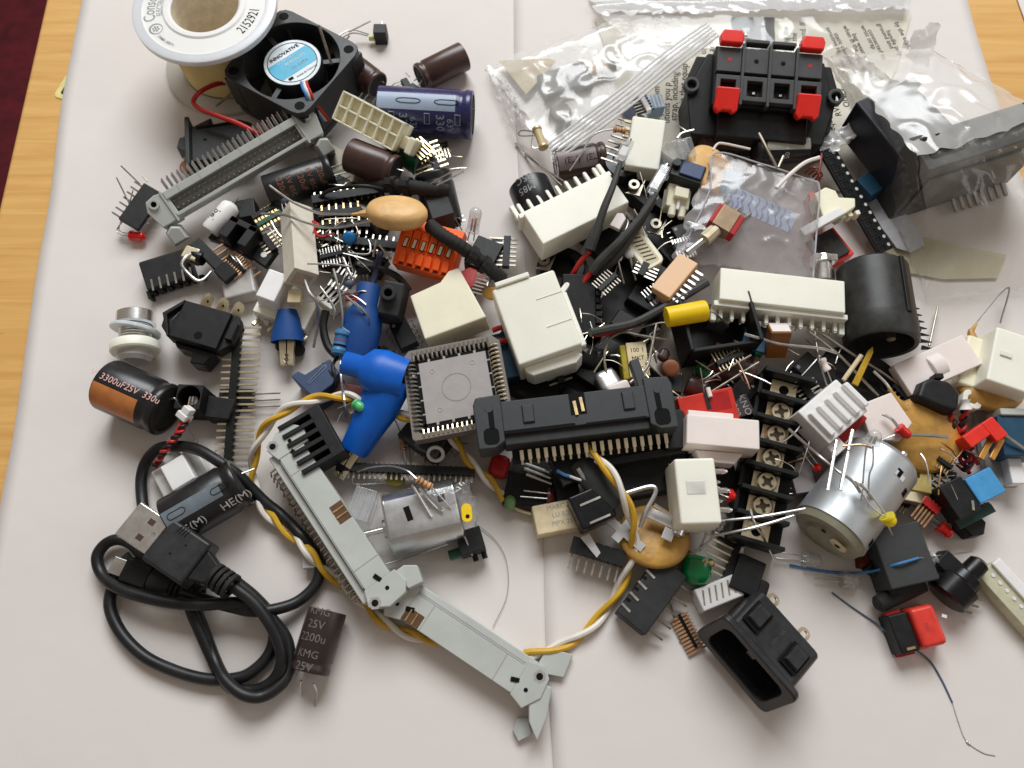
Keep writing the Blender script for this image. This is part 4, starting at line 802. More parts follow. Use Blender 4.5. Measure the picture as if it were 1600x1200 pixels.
# orange & black capacitor
t = cap((170, 601), (262, 642), 9.3, 10.5, 'big capacitor with an orange-brown label stripe on a black sleeve, below the chrome jack', mat=BKS, stripe=pm('orange_brown_label', C(196, 122, 66), .35, bump=.02), sa=130, sw=29,
    prints=[('V  3300uF25V  330u', 3.3, -.6, 86, INKP, 0)], leads=[[(11, 3, 2), (13.5, 4.5, 3), (15, 3, 0), (15.5, 1, -3)]])
# DC jack
M, L = F((282, 604), (322, 606), 13, 13, drop=13); t = thing('power_jack', 'black square power socket with a round hole, right of the orange capacitor', 'socket', M); h = L/2
MB().ring(sqring(L, 32), circ(3.9, 32), 3, 13).out('housing', BLK, t, bev=.25, M=T(-1, -3.5, 0)) ; MB().box(-h-1, h-1, -h-3.5, h-3.5, 0, 3).out('base', BLK, t); MB().cyl((-1, -3.5, 3), (-1, -3.5, 9), 1.7).out('centre_pin', GRD, t)
many('spring', MB().box(-.2, .2, -.9, .9, 0, 1.5), TIN, t, [T(-1.6, -3.5, 9), T(-.5, -3.5, 9)])
m = MB(); m.prism([(h-1, -9), (h+7.5, -9.5), (h+9, -2), (h-1, -1)], 0, 8); m.out('terminal_block', BLK, t, bev=.4)
wire('copper_lead', 'short brown lead hanging out of the black power socket', 'wire', [(296, 622, 9), (294, 634, 9), (292, 640, 9)], .35, CPR)
# 21-pin header
hdr((373, 508), (357, 720), 8, 21, 'long upright black header with twenty gold pins, standing right of the rocker switch', fwd=7.0, back=3.6, pmat=PGD, w=2.7, h=2.5, z1=3, pr=.34)
M, L = F((387, 508), (371, 720), 8, 3, 0)
for i in range(3): wire('component_lead', ('upper', 'middle', 'lower')[i]+' of three straight leads passing under the long upright header', 'wire', [(388, 616+i*10, 3), (438, 614+i*10, 3)], .35, TAR, k=1)
MB().box(-6, 6, -3, 3, 0, 3).out('transistor', BLK, M=FC((372, 624), .5, 0), label='small black transistor under the long upright header', cat='transistor', bev=.3)
# fine wire with a bead
wire('fine_wire', 'hair-thin wire with a tiny glass bead beside the black cable loop', 'wire', [(296, 672, 4), (307, 690, 2), (316, 702, 2)], .12, TAR); MB().ball((0, 0, 0), .7, 10).out('glass_bead', CLL, M=T(*P(306, 689, 2)), label='tiny glass bead on the hair-thin wire beside the cable loop', cat='bead')
led((283, 709, )[:2], (288, 718), 1.5, 1.5, 1.4, CLL, 'tiny clear glass part inside the black cable loop', [[(281, 703, 1.5), (284, 709, 1.5)]], name='glass_diode', flange=False)
# red/black twisted pair with white plug
twist('twisted_wires', 'short twisted red and black wire pair running down into the cable loop', [(292, 655, 13), (283, 672, 13), (270, 688, 12), (258, 703, 11), (246, 722, 8), (241, 729, 7)], .62, .7, 5, REDW, CBL, 'red_strand', 'black_strand')
M, L = F((297, 637), (286, 655), 15, 13); t = thing('wire_plug', 'small white two-way plug at the upper end of the twisted red and black pair', 'plug', M)
MB().box(-L/2, 0, -1.6, 1.6, -1.6, 1.6).out('nose', WHT, t, bev=.3); MB().box(0, L/2, -2.3, 2, -2, 2).out('shell', WHT, t, bev=.4)
wire('red_wire', 'red wire running from the white plug beside the twisted pair', 'wire', [(285, 657, 13), (279, 668, 13), (273, 682, 12)], .6, REDW)
# white clear connector inside the loop
M, L = F((250, 752), (300, 722), 9, 9, drop=9); t = thing('nylon_connector', 'translucent white square connector inside the loop of the black cable', 'connector', M)
TRW = pm('translucent_nylon', C(226, 226, 222), .35, sss=.5, bump=.03, trans=.15)
MB().box(-L/2-3, L/2+3, -9, 7, 0, 5, .4).out('base', TRW, t, bev=.8); MB().box(-L/2+1.5, L/2-1, -6, 5, 5, 9, .5).out('block', WHT, t, bev=.5); MB().box(-L/2+3, L/2-3, 5, 9, 2, 6).out('latch', TRW, t, bev=.5)
# HE(M) capacitor
t = cap((268, 816), (378, 752), 8.6, 10, 'black capacitor with a grey stripe lettered HE(M), behind the metal usb plug', mat=BKS, stripe=pm('grey_stripe', C(112, 122, 130), .35, bump=.02), sa=100, sw=17,
    prints=[('HE(M)', 4.0, -6.5, 141, INKW, 0), ('HE(M)', 4.0, 9.5, 141, INKW, 0)], leads=[[(14, 2, 1), (18, 2, -1)]])
m = MB()
for x in (-8, 7): m.tube([(x+1.4*math.cos(k*math.pi/10)+(1.6 if math.cos(k*math.pi/10) > 0 else -1.6), 8.7*math.cos(R(100)+1.1/8.8*math.sin(k*math.pi/10)), 8.7*math.sin(R(100)+1.1/8.8*math.sin(k*math.pi/10))) for k in range(21)], .13, 5)
m.out('stripe_mark', INKB, t)
# KMG capacitor
cap((512, 954), (484, 1050), 6.2, 7, 'dark brown capacitor lettered 25V 2200, lying alone right of the black cable', mat=BRD, stripe=pm('brown_grey_stripe', C(92, 84, 82), .4, bump=0), sa=158, sw=12,
    prints=[('KMG', 3.2, -8.6, 98, pm('dim_ink', C(118, 110, 106), .6, bump=0), 2), ('25V', 3.5, -4.6, 98, pm('dim_ink', C(116, 108, 104), .6, bump=0), 2), ('2200u', 3.5, -.6, 98, pm('dim_ink', C(116, 108, 104), .6, bump=0), 2), ('KMG', 3.2, 4.2, 98, pm('dim_ink', C(116, 108, 104), .6, bump=0), 2), ('25V', 3.5, 8, 98, pm('dim_ink', C(116, 108, 104), .6, bump=0), 2)],
    leads=[[(12.5, 2, -1), (15, 3, -4), (19, 3, -6.6)], [(12.5, -2, -1), (15, -2.4, -4), (17, -2, -6.6)]])
t, L = boxy('paper_scrap', (452, 1040), (465, 1046), 1.4, 4, 1.2, 'pale grey flake beside the black cable and the dark brown capacitor', 'flake', GRY)
# ---- usb cable
q = PP([(330, 912, 13), (372, 930, 12), (400, 955, 11), (425, 985, 9), (437, 1010, 7), (438, 1040, 5), (425, 1066, 4), (395, 1083, 3), (365, 1080, 3), (330, 1066, 3), (270, 1048, 3), (215, 1010, 3), (183, 970, 3), (172, 930, 4), (180, 898, 8), (220, 872, 5), (225, 860, 4)][0:1]+[(360, 925, 12), (398, 950, 11), (425, 984, 9), (440, 1012, 7), (448, 1030, 5), (444, 1055, 4), (420, 1080, 3), (385, 1092, 3), (350, 1070, 3), (322, 1030, 3), (300, 985, 3), (290, 950, 4)], 12)
o = q[0].copy(); t = thing('usb_cable', 'black usb cable lying in tangled loops in the lower left, metal plug on top', 'cable', T(*o)); rc = 1.92
def cabrun(pts, nm='cable'): MB().tube([v-o for v in PP(pts, 10)], rc, 12).out(nm, CBL, t)
cabrun([(345, 908, 13), (372, 922, 12.5), (400, 945, 11.5), (422, 975, 10.5), (436, 1005, 9), (440, 1035, 7.5), (428, 1062, 5), (400, 1078, 3.5), (365, 1076, 3), (345, 1055, 3), (330, 1025, 3), (312, 985, 4), (298, 950, 5), (300, 925, 5)])
cabrun([(303, 945, 4), (318, 985, 3), (335, 1030, 3), (352, 1062, 6), (380, 1085, 7.5), (410, 1088, 6), (440, 1068, 5), (452, 1040, 4), (450, 1005, 4), (436, 980, 5), (410, 955, 7), (370, 942, 9), (320, 945, 9.5), (270, 942, 9), (215, 930, 8), (178, 915, 6), (158, 895, 4), (152, 870, 4), (165, 850, 4), (185, 843, 4), (205, 850, 3.5), (222, 868, 3), (235, 900, 3)])
cabrun([(205, 868, 3), (188, 885, 3), (176, 915, 3), (172, 950, 3), (190, 990, 3), (225, 1025, 3), (270, 1047, 3), (315, 1060, 3), (350, 1062, 3), (385, 1055, 3), (415, 1030, 3), (428, 1000, 3), (424, 965, 4), (400, 935, 6), (370, 910, 8)])
cabrun([(285, 925, 6), (320, 937, 6), (360, 948, 7), (395, 955, 8), (430, 952, 6), (465, 940, 4), (492, 915, 3), (500, 885, 3), (492, 860, 3), (470, 836, 6), (440, 805, 3), (415, 785, 4), (395, 765, 6), (372, 742, 10), (340, 720, 12), (310, 703, 11), (280, 697, 8), (250, 700, 6), (230, 718, 4), (221, 745, 3), (222, 780, 3), (228, 815, 5), (238, 845, 8), (250, 870, 8)])
# metal plug
M, L = F((208, 806), (282, 856), 17, 17, roll=-4, drop=0); ub = thing('x', 'x', 'x'); bpy.data.objects.remove(ub)
MI = zinv(t) @ M; h = L/2
sh = MB().box(-h-1.2, -h+11.4, -7.4, 4.8, -4.6, 0); sh = sh.out('metal_shell', CHR, t, M=MI, bev=.5)
many('window', MB().box(-1.1, 1.1, -.95, .95, 0, .05), pm('window_dark', C(70, 50, 36), .6, bump=0), sh, [T(-h+6.4, 1.5, .02), T(-h+6.4, -4.2, .02)])
MB().lathe([(.02, 1e-3), (.02, .8)], 12, cap=False).out('dimple', TAR, sh, M=T(-h+9.4, -1.2, .02))
m = MB(); m.box(-h+11.2, h+8.5, -9.4, 6.6, -6.6, 1.3, .5); m.out('plug_grip', pm('usb_black', (.016, .016, .018), .42, bump=.06, dust=.01), t, M=MI, bev=1.1, seg=3)
MB().prism([(h+8, -6.5), (h+14, -4.6), (h+14, 2), (h+8, 4)], -5.6, .6).out('grip_neck', BLK, t, M=MI, bev=.6)
many('strain_rib', MB().lathe([(0, 2.6), (0, 4.2), (1.2, 4.2), (1.2, 2.6)], 20, 'x', cap=False), RUB, t, [MI @ T(h+13.5+i*2, -1.2, -2.4) for i in range(4)])
many('grip_dot', MB().lathe([(0, 1e-3), (0, .4)], 8, cap=False), INKB, t, [MI @ T(h-1, -3, 1.33), MI @ T(h+1.5, 1.5, 1.33)])
many('grip_line', MB().box(-.2, .2, -1.2, 1.2, 0, .12), INKB, t, [MI @ T(-h+16+i*1, 4.4, 1.2) @ RZ(-10) for i in range(4)])
# mini plug beneath
M2_, L2 = F((186, 886), (240, 906), 6, 6, drop=0); MI = zinv(t) @ M2_; h = L2/2
MB().box(-h-3, -h+2, -2.8, 2.8, -3.2, 0).out('mini_shell', TIN, t, M=MI, bev=.3); MB().box(-h+1, h-1, -4.6, 4.6, -5, 1, .5).out('mini_grip', BLK, t, M=MI, bev=1)
MB().lathe([(h-1, 4.4), (h+4, 4.2), (h+6, 3.2)], 20, 'x', M=T(0, 0, -2)).out('mini_neck', DGR, t, M=MI); many('mini_rib', MB().lathe([(0, 2.4), (0, 3.6), (1, 3.6), (1, 2.4)], 18, 'x', cap=False), RUB, t, [MI @ T(h+6.5+i*1.7, 0, -2) for i in range(6)])
t2, L = boxy('paper_scrap', (193, 868), (208, 878), 2.5, 6, 2, 'white scrap under the loop left of the metal plug', 'scrap', WHT)
# --- grey closed headers
def grey_back(a, b, z, z1, roll, label, tails=True, win=.5, flip=1):
    M, L = F(a, b, z, z1, roll, drop=0); t = thing('ribbon_cable_header', label, 'connector', M); h = L/2; f = flip
    MB().box(-h+8, h-8, -4.6, 4.6, -8.5, 0).out('shroud', GRY, t, bev=.3)
    MB().box(-h+5, h-5, f*4.4 if f > 0 else -7.6, 7.6 if f > 0 else -4.4, -8.5, -1.6).out('rear_ledge', GRY, t, bev=.4)
    for s in (-1, 1):
        m = MB(); m.prism([(s*(h-8.1), -5), (s*(h-8.1), 6.4), (s*(h-3), 7.6), (s*h, 5.2), (s*(h+.6), -1), (s*(h-3), -6.6)], -9.5, .25); e = m.out('end_block', GRY, t, bev=.35)
        MB().lathe([(0, 1e-3), (0, 2.1)], 6, cap=False).out('hex_recess', GRD, e, M=T(s*(h-3), f*4.2, .28)); MB().lathe([(0, 1e-3), (0, 1.1)], 16, cap=False).out('screw_hole', INKB, e, M=T(s*(h-3), f*4.2, .31))
        MB().lathe([(0, 1e-3), (0, .7)], 12, cap=False).out('small_hole', INKB, e, M=T(s*(h-4.6), -f*1.4, .3))
        MB().box(-.7, .7, -1.4, 1.4, 0, .06).out('latch_slot', INKB, e, M=T(s*(h-9), -f*.6, .26) @ RZ(-70))
    MB().box(-h+9, h-9, f*4.65 if f > 0 else -4.85, 4.85 if f > 0 else -4.65, -1.2, .12).out('long_ridge', GRY, t, bev=.08)
    MB().box(-h+8.5, h-8.5, f*5.2 if f > 0 else -5.5, 5.5 if f > 0 else -5.2, -1.58, -1.5).out('groove', GRD, t)
    for xx in (-h+15, h-15): MB().box(-.12, .12, -4.5, 4.5, 0, .1).out('step', GRD, t, M=T(xx, 0, 0))
    MB().box(-3.4, 3.4, -2.2, 2.2, 0, .04).out('key_notch', pm('notch_brown', C(96, 66, 40), .6, bump=0), t, M=T(win*h, -f*2.3, .02))
    many('key_pin', MB().cyl((-.0, -2, 0), (0, 2, 0), .4, n=6), GLD, t, [T(win*h-1.3, -f*2.3, .1), T(win*h+1, -f*2.3, .1)])
    if tails:
        p = (L-18)/24; m = MB().tube([(0, 0, 0), (0, f*2.2, -.6), (0, f*3.0, -4.4)], .3, 5)
        many('tail', m, TAR, t, [T(-h+9+i*p+(.5 if k else 0), f*7.4, -3-k*2.6) @ RX(random.uniform(-7, 7)) for k in (0, 1) for i in range(25)])
    return t, L
t, L = grey_back((436, 676), (612, 942), 16, 15, 0, 'pale grey pin header running down beside the yellow twisted wire, left of the motor', win=.02, flip=-1)
MB().prism([(-3.5, 0), (3.5, 0), (4.5, 5), (-1, 6.5), (-3.5, 3)], -7, -.5).out('latch', GRY, t, bev=.5, M=T(L/2-4, 6.4, 0))
t, L = grey_back((606, 925), (845, 1085), 10, 8, 0, 'pale grey pin header at the bottom centre, its far end sticking out on bare paper', tails=False, win=-.62, flip=1)
MB().prism([(0, 0), (0, 8), (8, 10.5), (9, 3), (4, 1)], -8, -5).out('latch', GRY, t, bev=.3, M=T(L/2-5, 5, 0)); MB().prism([(-2, 0), (2.5, 0), (4, -9), (-2, -12), (-4, -6)], -8, -5.5).out('latch', GRY, t, bev=.3, M=T(L/2-1, -9, 0) @ RZ(35) @ Matrix.Diagonal((.75,.55,1,1)))
MB().prism([(-5, 5), (2, -6), (7, -9.5), (6, -2), (3, 6)], -6, -.3).out('ear', GRY, t, bev=.4, M=T(L/2-1, -2.5, 0))
# black finned part at the top of the grey header
M, L = F((470, 645), (512, 720), 17, 17, drop=9); t = thing('finned_connector', 'black connector with five deep fins lying over the upper end of the grey header', 'connector', M)
MB().box(-L/2, L/2, 2, 6.5, 0, 9).out('spine', BLK, t, bev=.4); n = 6
many('fin', MB().box(-.8, .8, -9, 2.2, 0, 9), BLK, t, [T(-L/2+1+i*(L-2)/(n-1), 0, 0) for i in range(n)], bev=.2); many('gleam', MB().box(-.6, .6, 0, 2, 0, .2), TIN, t, [T(-L/2+2.6+i*(L-2)/(n-1), -.2, 1) for i in range(3)])
MB().box(-L/2+1.5, L/2-2, -8.5, 3, 0, 3).out('floor', BLK, t)
# twisted yellow and white wires
twist('twisted_wires', 'longest twisted yellow and white pair, looping from the blue clips past the grey headers', [(720, 661, 15), (690, 654, 15), (655, 655, 14), (620, 647, 12), (585, 635, 14), (545, 620, 17), (500, 622, 16), (455, 636, 17), (420, 662, 14), (400, 700, 9), (395, 745, 4), (405, 785, 4), (430, 815, 4), (458, 838, 5), (482, 862, 7), (500, 885, 5), (525, 905, 3), (560, 935, 2.5), (605, 975, 2), (660, 998, 2), (690, 1000, 2)], 1.0, 1.0, 8.5, YWR, WWR, 'yellow_strand', 'white_strand', k=16)
twist('twisted_wires', 'twisted yellow and white pair curving from the black header down to the bottom grey one', [(905, 695, 17), (930, 712, 20), (955, 740, 22), (975, 775, 21), (988, 815, 16), (990, 860, 10), (975, 905, 5), (945, 955, 2.2), (905, 995, 2), (860, 1015, 2), (820, 1025, 2)], 1.0, 1.0, 3.5, YWR, WWR, 'yellow_strand', 'white_strand', k=18)
twist('twisted_wires', 'twisted yellow and white wire pair ending at the dull green bead', [(640, 650, 10), (690, 668, 11), (715, 695, 10), (735, 722, 8), (765, 752, 6), (790, 780, 4)], .95, .95, 2.5, YWR, WWR, 'yellow_strand', 'white_strand', k=16)
twist('twisted_wires', 'short twisted yellow and white ends beside the left end of the black header', [(640, 640, 13), (670, 655, 13), (700, 668, 13), (716, 682, 12)], .8, .85, 1.5, YWR, WWR, 'yellow_strand', 'white_strand', k=14)
for i, (a, b) in enumerate((((690, 641), (718, 648)), ((693, 669), (716, 675)))): wire('bare_wire', ('upper', 'lower')[i]+' tinned wire end left of the black header', 'wire', [(*a, 14), (*b, 13)], 1.1, PGD)
MB().ball((0, 0, 0), 2.3, 14, (1, 1.2, .9)).out('green_bead', pm('dull_green', C(120, 160, 100), .3, sss=.3), M=T(*P(797, 785, 4)), label='dull green bead at the end of the twisted wire, left of the beige box capacitor', cat='bead')
wire('bare_wire', 'pale bare wire running from the green bead to the beige box capacitor', 'wire', [(800, 790, 3), (812, 797, 3), (830, 803, 3)], .6, BEI)
wire('fine_wire', 'hair-thin curved wire lying on the bare paper right of the motor', 'wire', [(740, 815, 1), (775, 845, .8), (792, 880, .8), (792, 930, .8), (770, 980, .8)], .12, GRD)
# --- motor with wrap
M, L = F((600, 814), (716, 786), 17, 17, roll=0, drop=0); t = thing('electric_motor', 'silver flat-sided electric motor with a shaft, wrapped in clear film, in the centre left', 'motor', M); h = L/2
def flatr(r, n=40, k=.82): return [(max(-r*k, min(r*k, r*math.cos(2*math.pi*i/n))), r*math.sin(2*math.pi*i/n)) for i in range(n)]
m = MB(); fr_ = flatr(10.4); m.prism(fr_, -h, h, 'yz', M=T(0, 0, -8.5) @ RX(90)); m.out('can', STL, t, bev=.9, ang=30)
MB().lathe([(-h-1.6, 3.2), (-h, 3.4)], 24, 'x', M=T(0, -1, -8.5)).out('boss', STL, t, bev=.2); MB().cyl((-h-9, -1, -8.5), (-h, -1, -8.5), 1.05, n=16).out('shaft', CHR, t, bev=.2)
MB().box(-1, 1, -2.4, 2.4, 0, .05).out('vent', INKB, t, M=T(-h+8, .5, .08) @ RZ(8)); MB().box(-1.2, 1.2, -1.3, 1.3, 0, .05).out('vent', INKB, t, M=T(h-5, 3, .08))
MB().prism(rrect(3.4, 6, 1.6, 4), 0, .6).out('terminal', YEL, t, bev=.1, M=T(h+2, -3.8, -.2) @ RZ(-8)); MB().lathe([(.65, 1e-3), (.65, .7)], 10, cap=False, M=T(h+2, -5, -.2)).out('terminal_hole', INKB, t)
FLM = glassy('clear_film', C(232, 234, 236), .05, .08, .18, .5, 60)
film('plastic_wrap', 'crumpled clear film wrapped over the right end of the flat-sided motor', 'wrap', [(648, 772, 17.5), (738, 752, 16), (750, 818, 12), (676, 846, 14)], FLM, 26, 20, amp=1.6, fr=.14, crease=2.2, puff=1.5, seed=3)
# resistors and leads over the motor
def resistor(a, b, z, z1, d, col, label, bands, leads):
    M, L = F(a, b, z, z1); t = thing('resistor', label, 'resistor', M); h = L/2; r = d/2
    MB().lathe([(-h, r*.5), (-h+.3, r), (-h+1.2, r), (-h+1.7, r*.8), (h-1.7, r*.8), (h-1.2, r), (h-.3, r), (h, r*.5)], 18, 'x').out('body', col, t)
    for i, c in enumerate(bands): x = -h+.8+i*(L-1.6)/max(1, len(bands)-1); rr = r*1.02 if i in (0, len(bands)-1) else r*.84; MB().lathe([(x-.2, rr), (x+.2, rr)], 16, 'x', cap=False).out('band', c, t)
    for q in leads: plead(t, q, .3)
    return t
BEB = pm('resistor_beige', C(214, 176, 128), .45); BR1 = pm('band_brown', C(130, 60, 30), .5, bump=0); BRD1 = pm('band_orange', C(210, 110, 40), .5, bump=0)
resistor((651, 748), (675, 762), 23, 21, 2.6, BEB, 'small beige resistor with brown bands lying on top of the wrapped motor', [BR1, BR1, BRD1, BR1], [[(651, 748, 23), (635, 735, 22), (610, 728, 18), (580, 730, 13), (558, 737, 8)], [(675, 762, 21), (700, 790, 18), (720, 825, 12), (738, 868, 7)]])
wire('cut_lead', 'thin bright lead on the motor, left one of the two below the beige resistor', 'wire', [(644, 757, 21), (673, 806, 18)], .5, CHR); wire('cut_lead', 'thick bright lead on the motor, right one of the two below the beige resistor', 'wire', [(656, 762, 21), (690, 798, 18)], .65, CHR)
resistor((627, 682), (631, 704), 3, 3, 2.2, pm('pinkish_body', C(190, 150, 130), .45), 'pinkish resistor lying on the paper above the long notched strip', [BR1, BRD1, BR1], [[(627, 682, 3), (620, 662, 4), (606, 640, 6)], [(631, 704, 3), (634, 722, 2)]])
wire('cut_lead', 'dark vertical lead on the paper right of the pinkish resistor', 'wire', [(634, 664, 3), (638, 700, 3), (641, 722, 2)], .35, TAR); wire('cut_lead', 'dark vertical lead next to the cloudy part above the notched strip', 'wire', [(652, 665, 4), (660, 700, 3), (664, 722, 2)], .35, TAR)
hdr((525, 730), (742, 738), 6, 26, 'long dark notched strip of short pins lying above the motor', fwd=.6, back=2.2, pmat=TAR, w=3, h=3)
disc((617, 750), 3, 3.6, 2.4, 1.6, pm('dull_yellow', C(170, 160, 70), .4), 'small dull yellow disc capacitor above the motor', -10, 10, 0, [[(605, 754, 3), (560, 757, 3), (551, 752, 3), (552, 742, 4)]])
t, L = boxy('clear_connector', (548, 782), (582, 792), 9, 11, 6, 'clear ribbed connector between the grey header and the motor', 'connector', CLR); many('rib', MB().box(-.2, .2, -5, 5, 6, 6.4), CLR, t, [T(-L/2+2+i*2.2, 0, 0) for i in range(4)])
t, L = boxy('clear_connector', (655, 680), (690, 700), 10, 8, 7, 'smoky clear part with dark leads right of the pinkish resistor', 'connector', glassy('smoky_plastic', C(90, 92, 92), .1, .5, .3, .1, 200))
MB().lathe([(0, 2), (0, 3.1), (1, 3.1), (1, 2)], 20, 'z', cap=False).out('white_ring', WHT, M=FC((681, 708), 9, 0, 40), label='broken white ring clip above the long notched strip', cat='ring')
# small black trimmer by the motor
M, L = F((700, 848), (752, 832), 9, 9, drop=8); t = thing('miniature_switch', 'small black switch with a green stub on the paper below the flat-sided motor', 'switch', M)
MB().box(-L/2+3, L/2, -5.5, 2.5, 0, 8).out('body', BLK, t, bev=.3); MB().cyl((-L/2-1, -3.5, 3.5), (-L/2+3.2, -3.5, 3.5), 1.7).out('stub', GRS, t); many('foot', MB().cyl((0, 0, 0), (0, -2.6, 0), .9), BLK, t, [T(1.5, -5, 2), T(4.6, -5, 2)])
plead(t, [(562, 890, 2), (600, 882, 2), (640, 870, 3), (700, 850, 6)], .25)
t, L = boxy('paper_scrap', (472, 872), (492, 870), 5, 7, 4, 'grey plastic block held by the black cable near the grey header', 'block', GRY)
t, L = boxy('relay', (640, 655), (700, 700), 7, 14, 6, 'dark plastic part with pins beneath the twisted yellow wire', 'relay', DGR, z1=6)
# ================= centre and right of the pile =================
# --- black ribbon header on top
M, L = F((740, 648), (1052, 612), 27, 28, roll=0, drop=0); t = thing('ribbon_cable_header', 'long black pin header with gold pins along its lower edge, on top of the pile', 'connector', M); h = L/2
MB().box(-h+9, h-9, -7.6, 3.4, -8, 0).out('shroud', SLT, t, bev=.35); MB().box(-h+9, h-9, -11, -7.3, -9.5, -1.6).out('rear_ledge', DGR, t, bev=.4)
MB().box(-h+11, h-9, -15, -10.8, -12, -8.5).out('pin_base', BLK, t, bev=.3)
for s in (-1, 1):
    e = MB().prism([(s*(h-9.2), -10), (s*(h-9.2), 6), (s*(h-1), 5.5), (s*h, 3), (s*(h-.5), -12), (s*(h-6), -12)], -10, .3).out('end_block', SLT, t, bev=.5)
    MB().prism(rrect(5, 5.5, 1.6, 4), 0, .06).out('latch_recess', INKB, e, M=T(s*(h-5), -8, .3)); MB().lathe([(0, 1.5), (.1, 1.4), (.1, 1e-3)], 16).out('boss', SLT, e, M=T(s*(h-5), 1.5, .3)); MB().box(-.9, .9, -3.4, 3.4, 0, .06).out('guide_slot', INKB, e, M=T(s*(h-5.5), -2.2, .3))
MB().prism([(-1.7, 0), (1.7, 0), (2.6, 11), (-.6, 11)], -4, -.4).out('latch_arm', SLT, t, bev=.4, M=T(h-9, 2, 0) @ RZ(14))
MB().box(-2.6, 2.6, -3.8, 3.5, 0, .06).out('key_gap', INKB, t, M=T(1.2, -.2, .01)); many('key_pin', MB().box(-.5, .5, -3.2, 1.6, 0, .5), GLD, t, [T(.2, -1, .1) @ RZ(4), T(2.4, 0, .1) @ RZ(4)])
m = MB()
MB().box(-h+9, -h+32, -7.4, -6.6, 0, .05).out('groove', INKB, t); MB().box(3, h-10, -7.4, -7, 0, .05).out('groove', INKB, t)
many('clip_boss', MB().box(-2, 2, -3, 3.4, 0, .8, .3), SLT, t, [T(-h+17.5, -2, 0), T(h-15, -1.5, 0)], bev=.25)
p = 2.62; m = MB().box(-.6, .6, -3.2, 0, -.3, .3); m.cyl((0, -3.1, -.1), (0, -4.6, -.5), .45, n=7)
many('pin', m, PGD, t, [T(-h+14+i*p, -12.2, -5.2) @ RX(12) for i in range(19)])
# --- long black barrier-like block with silver pins in the middle
M, L = F((872, 640), (1035, 402), 10, 11, drop=14); t = thing('relay_socket', 'long black socket block with bright blade pins, running diagonally beneath the big white shell', 'socket', M); h = L/2
MB().box(-h, h, -13, 11, 0, 9).out('base', BLK, t, bev=.6); n = 6
many('tower', MB().box(-4.2, 4.2, -9.5, 3, 9, 13.5, .7), BLK, t, [T(-h+6+i*(L-12)/(n-1), 0, 0) for i in range(n)], bev=.6)
many('blade_pin', MB().cyl((0, 0, 0), (2.0, -.2, 4.2), .75, n=8), CHR, t, [T(-h+8.5+i*(L-12)/(n-1), -11.5, 11) @ RX(25) for i in range(n)])
t, L = boxy('black_block', (800, 610), (880, 480), 7, 30, 7, 'black slab lying under the white shell and the black header', 'connector', BLK)
t, L = boxy('edge_connector', (905, 428), (905, 520), 15, 12, 12, 'black comb-edged connector right of the big white shell', 'connector', BLK, z1=12); many('tooth', MB().box(-.9, .9, 0, 2, 3, 12.2), BLK, t, [T(-L/2+2+i*2.6, 6, 0) for i in range(9)], bev=.2); many('contact', MB().box(-.3, .3, 0, 2.4, 9, 9.6), TIN, t, [T(-L/2+3.3+i*2.6, 6, 0) for i in range(8)])
t, L = boxy('blue_block', (780, 520), (800, 590), 12, 9, 9, 'dull blue block squeezed between the grey chip socket and the white shell', 'block', TEL)
for i in range(2): wire('red_wire', ('upper', 'lower')[i]+' short red wire between the chip socket and the big white shell', 'wire', [(770, 516+i*18, 13), (785, 512+i*21, 14), (805, 520+i*14, 12)], 1.0, REDW)
# test leads with hooks and heatshrink
def testlead(label, pts, hookpts, z=24, redtail=None):
    t = thing('test_lead', label, 'lead', T(*P(*pts[0])))
    iv = zinv(t); q = [iv @ v for v in PP(pts, 10)]; n = len(q)
    MB().tube(q, 1.2, 9, rr=[1.0+.9*(i/n) for i in range(n)]).out('heatshrink', SHR, t)
    if redtail: MB().tube([iv @ v for v in PP(redtail, 8)], 1.0, 8).out('wire', REDW, t)
    A, B = iv @ P(*hookpts[0]), iv @ P(*hookpts[1]); d = (B-A); qq = d.to_track_quat('X', 'Z').to_matrix().to_4x4(); mm = Matrix.Translation((A+B)/2) @ qq; Lh = d.length
    MB().box(-Lh/2, Lh/2, -2.1, 2.1, -1.6, 1.6).out('clear_shell', CLR, t, M=mm, bev=.7)
    MB().box(-Lh*.2, Lh*.2, -1.4, 1.4, -.5, 1.1).out('contact', WHT, t, M=mm, bev=.2); MB().cyl((Lh/2-.5, 0, 0), (Lh/2+1.4, 0, 0), 1.0).out('tip', CHR, t, M=mm)
    return t
testlead('left test lead in grey heatshrink with a clear tip, crossing the left white comb connector', [(969, 256, 27), (958, 290, 28), (944, 325, 27), (932, 362, 24), (922, 390, 21)], [(966, 256, 27), (982, 222, 24)], redtail=[(921, 392, 20), (905, 412, 16), (893, 432, 12)])
testlead('middle test lead in grey heatshrink with a clear tip, lying between the two others', [(1026, 303, 24), (1000, 340, 24), (970, 375, 23), (940, 405, 20), (925, 425, 17)], [(1018, 300, 24), (1040, 262, 22)], redtail=[(926, 422, 17), (913, 440, 14), (905, 455, 11)])
wire('heatshrink_lead', 'grey heatshrink sleeve alongside the middle test lead, further right', 'wire', [(1020, 310, 21), (990, 362, 20), (965, 398, 18), (938, 428, 14), (930, 450, 11)], 1.7, SHR)
wire('heatshrink_lead', 'short grey heatshrink sleeve on the left test lead pair near its red end', 'wire', [(936, 352, 23), (925, 375, 21), (914, 398, 18)], 1.9, SHR)
wire('black_lead', 'black lead running from the big white shell up to the right past the yellow cap', 'wire', [(922, 520, 22), (950, 514, 20), (990, 505, 19), (1030, 485, 19), (1070, 462, 20), (1105, 441, 20)], 1.5, SHR)
wire('red_wire', 'dark red wire below the black lead right of the big white shell', 'wire', [(925, 522, 18), (950, 520, 17), (975, 512, 16), (1000, 505, 14)], 1.1, REDW)
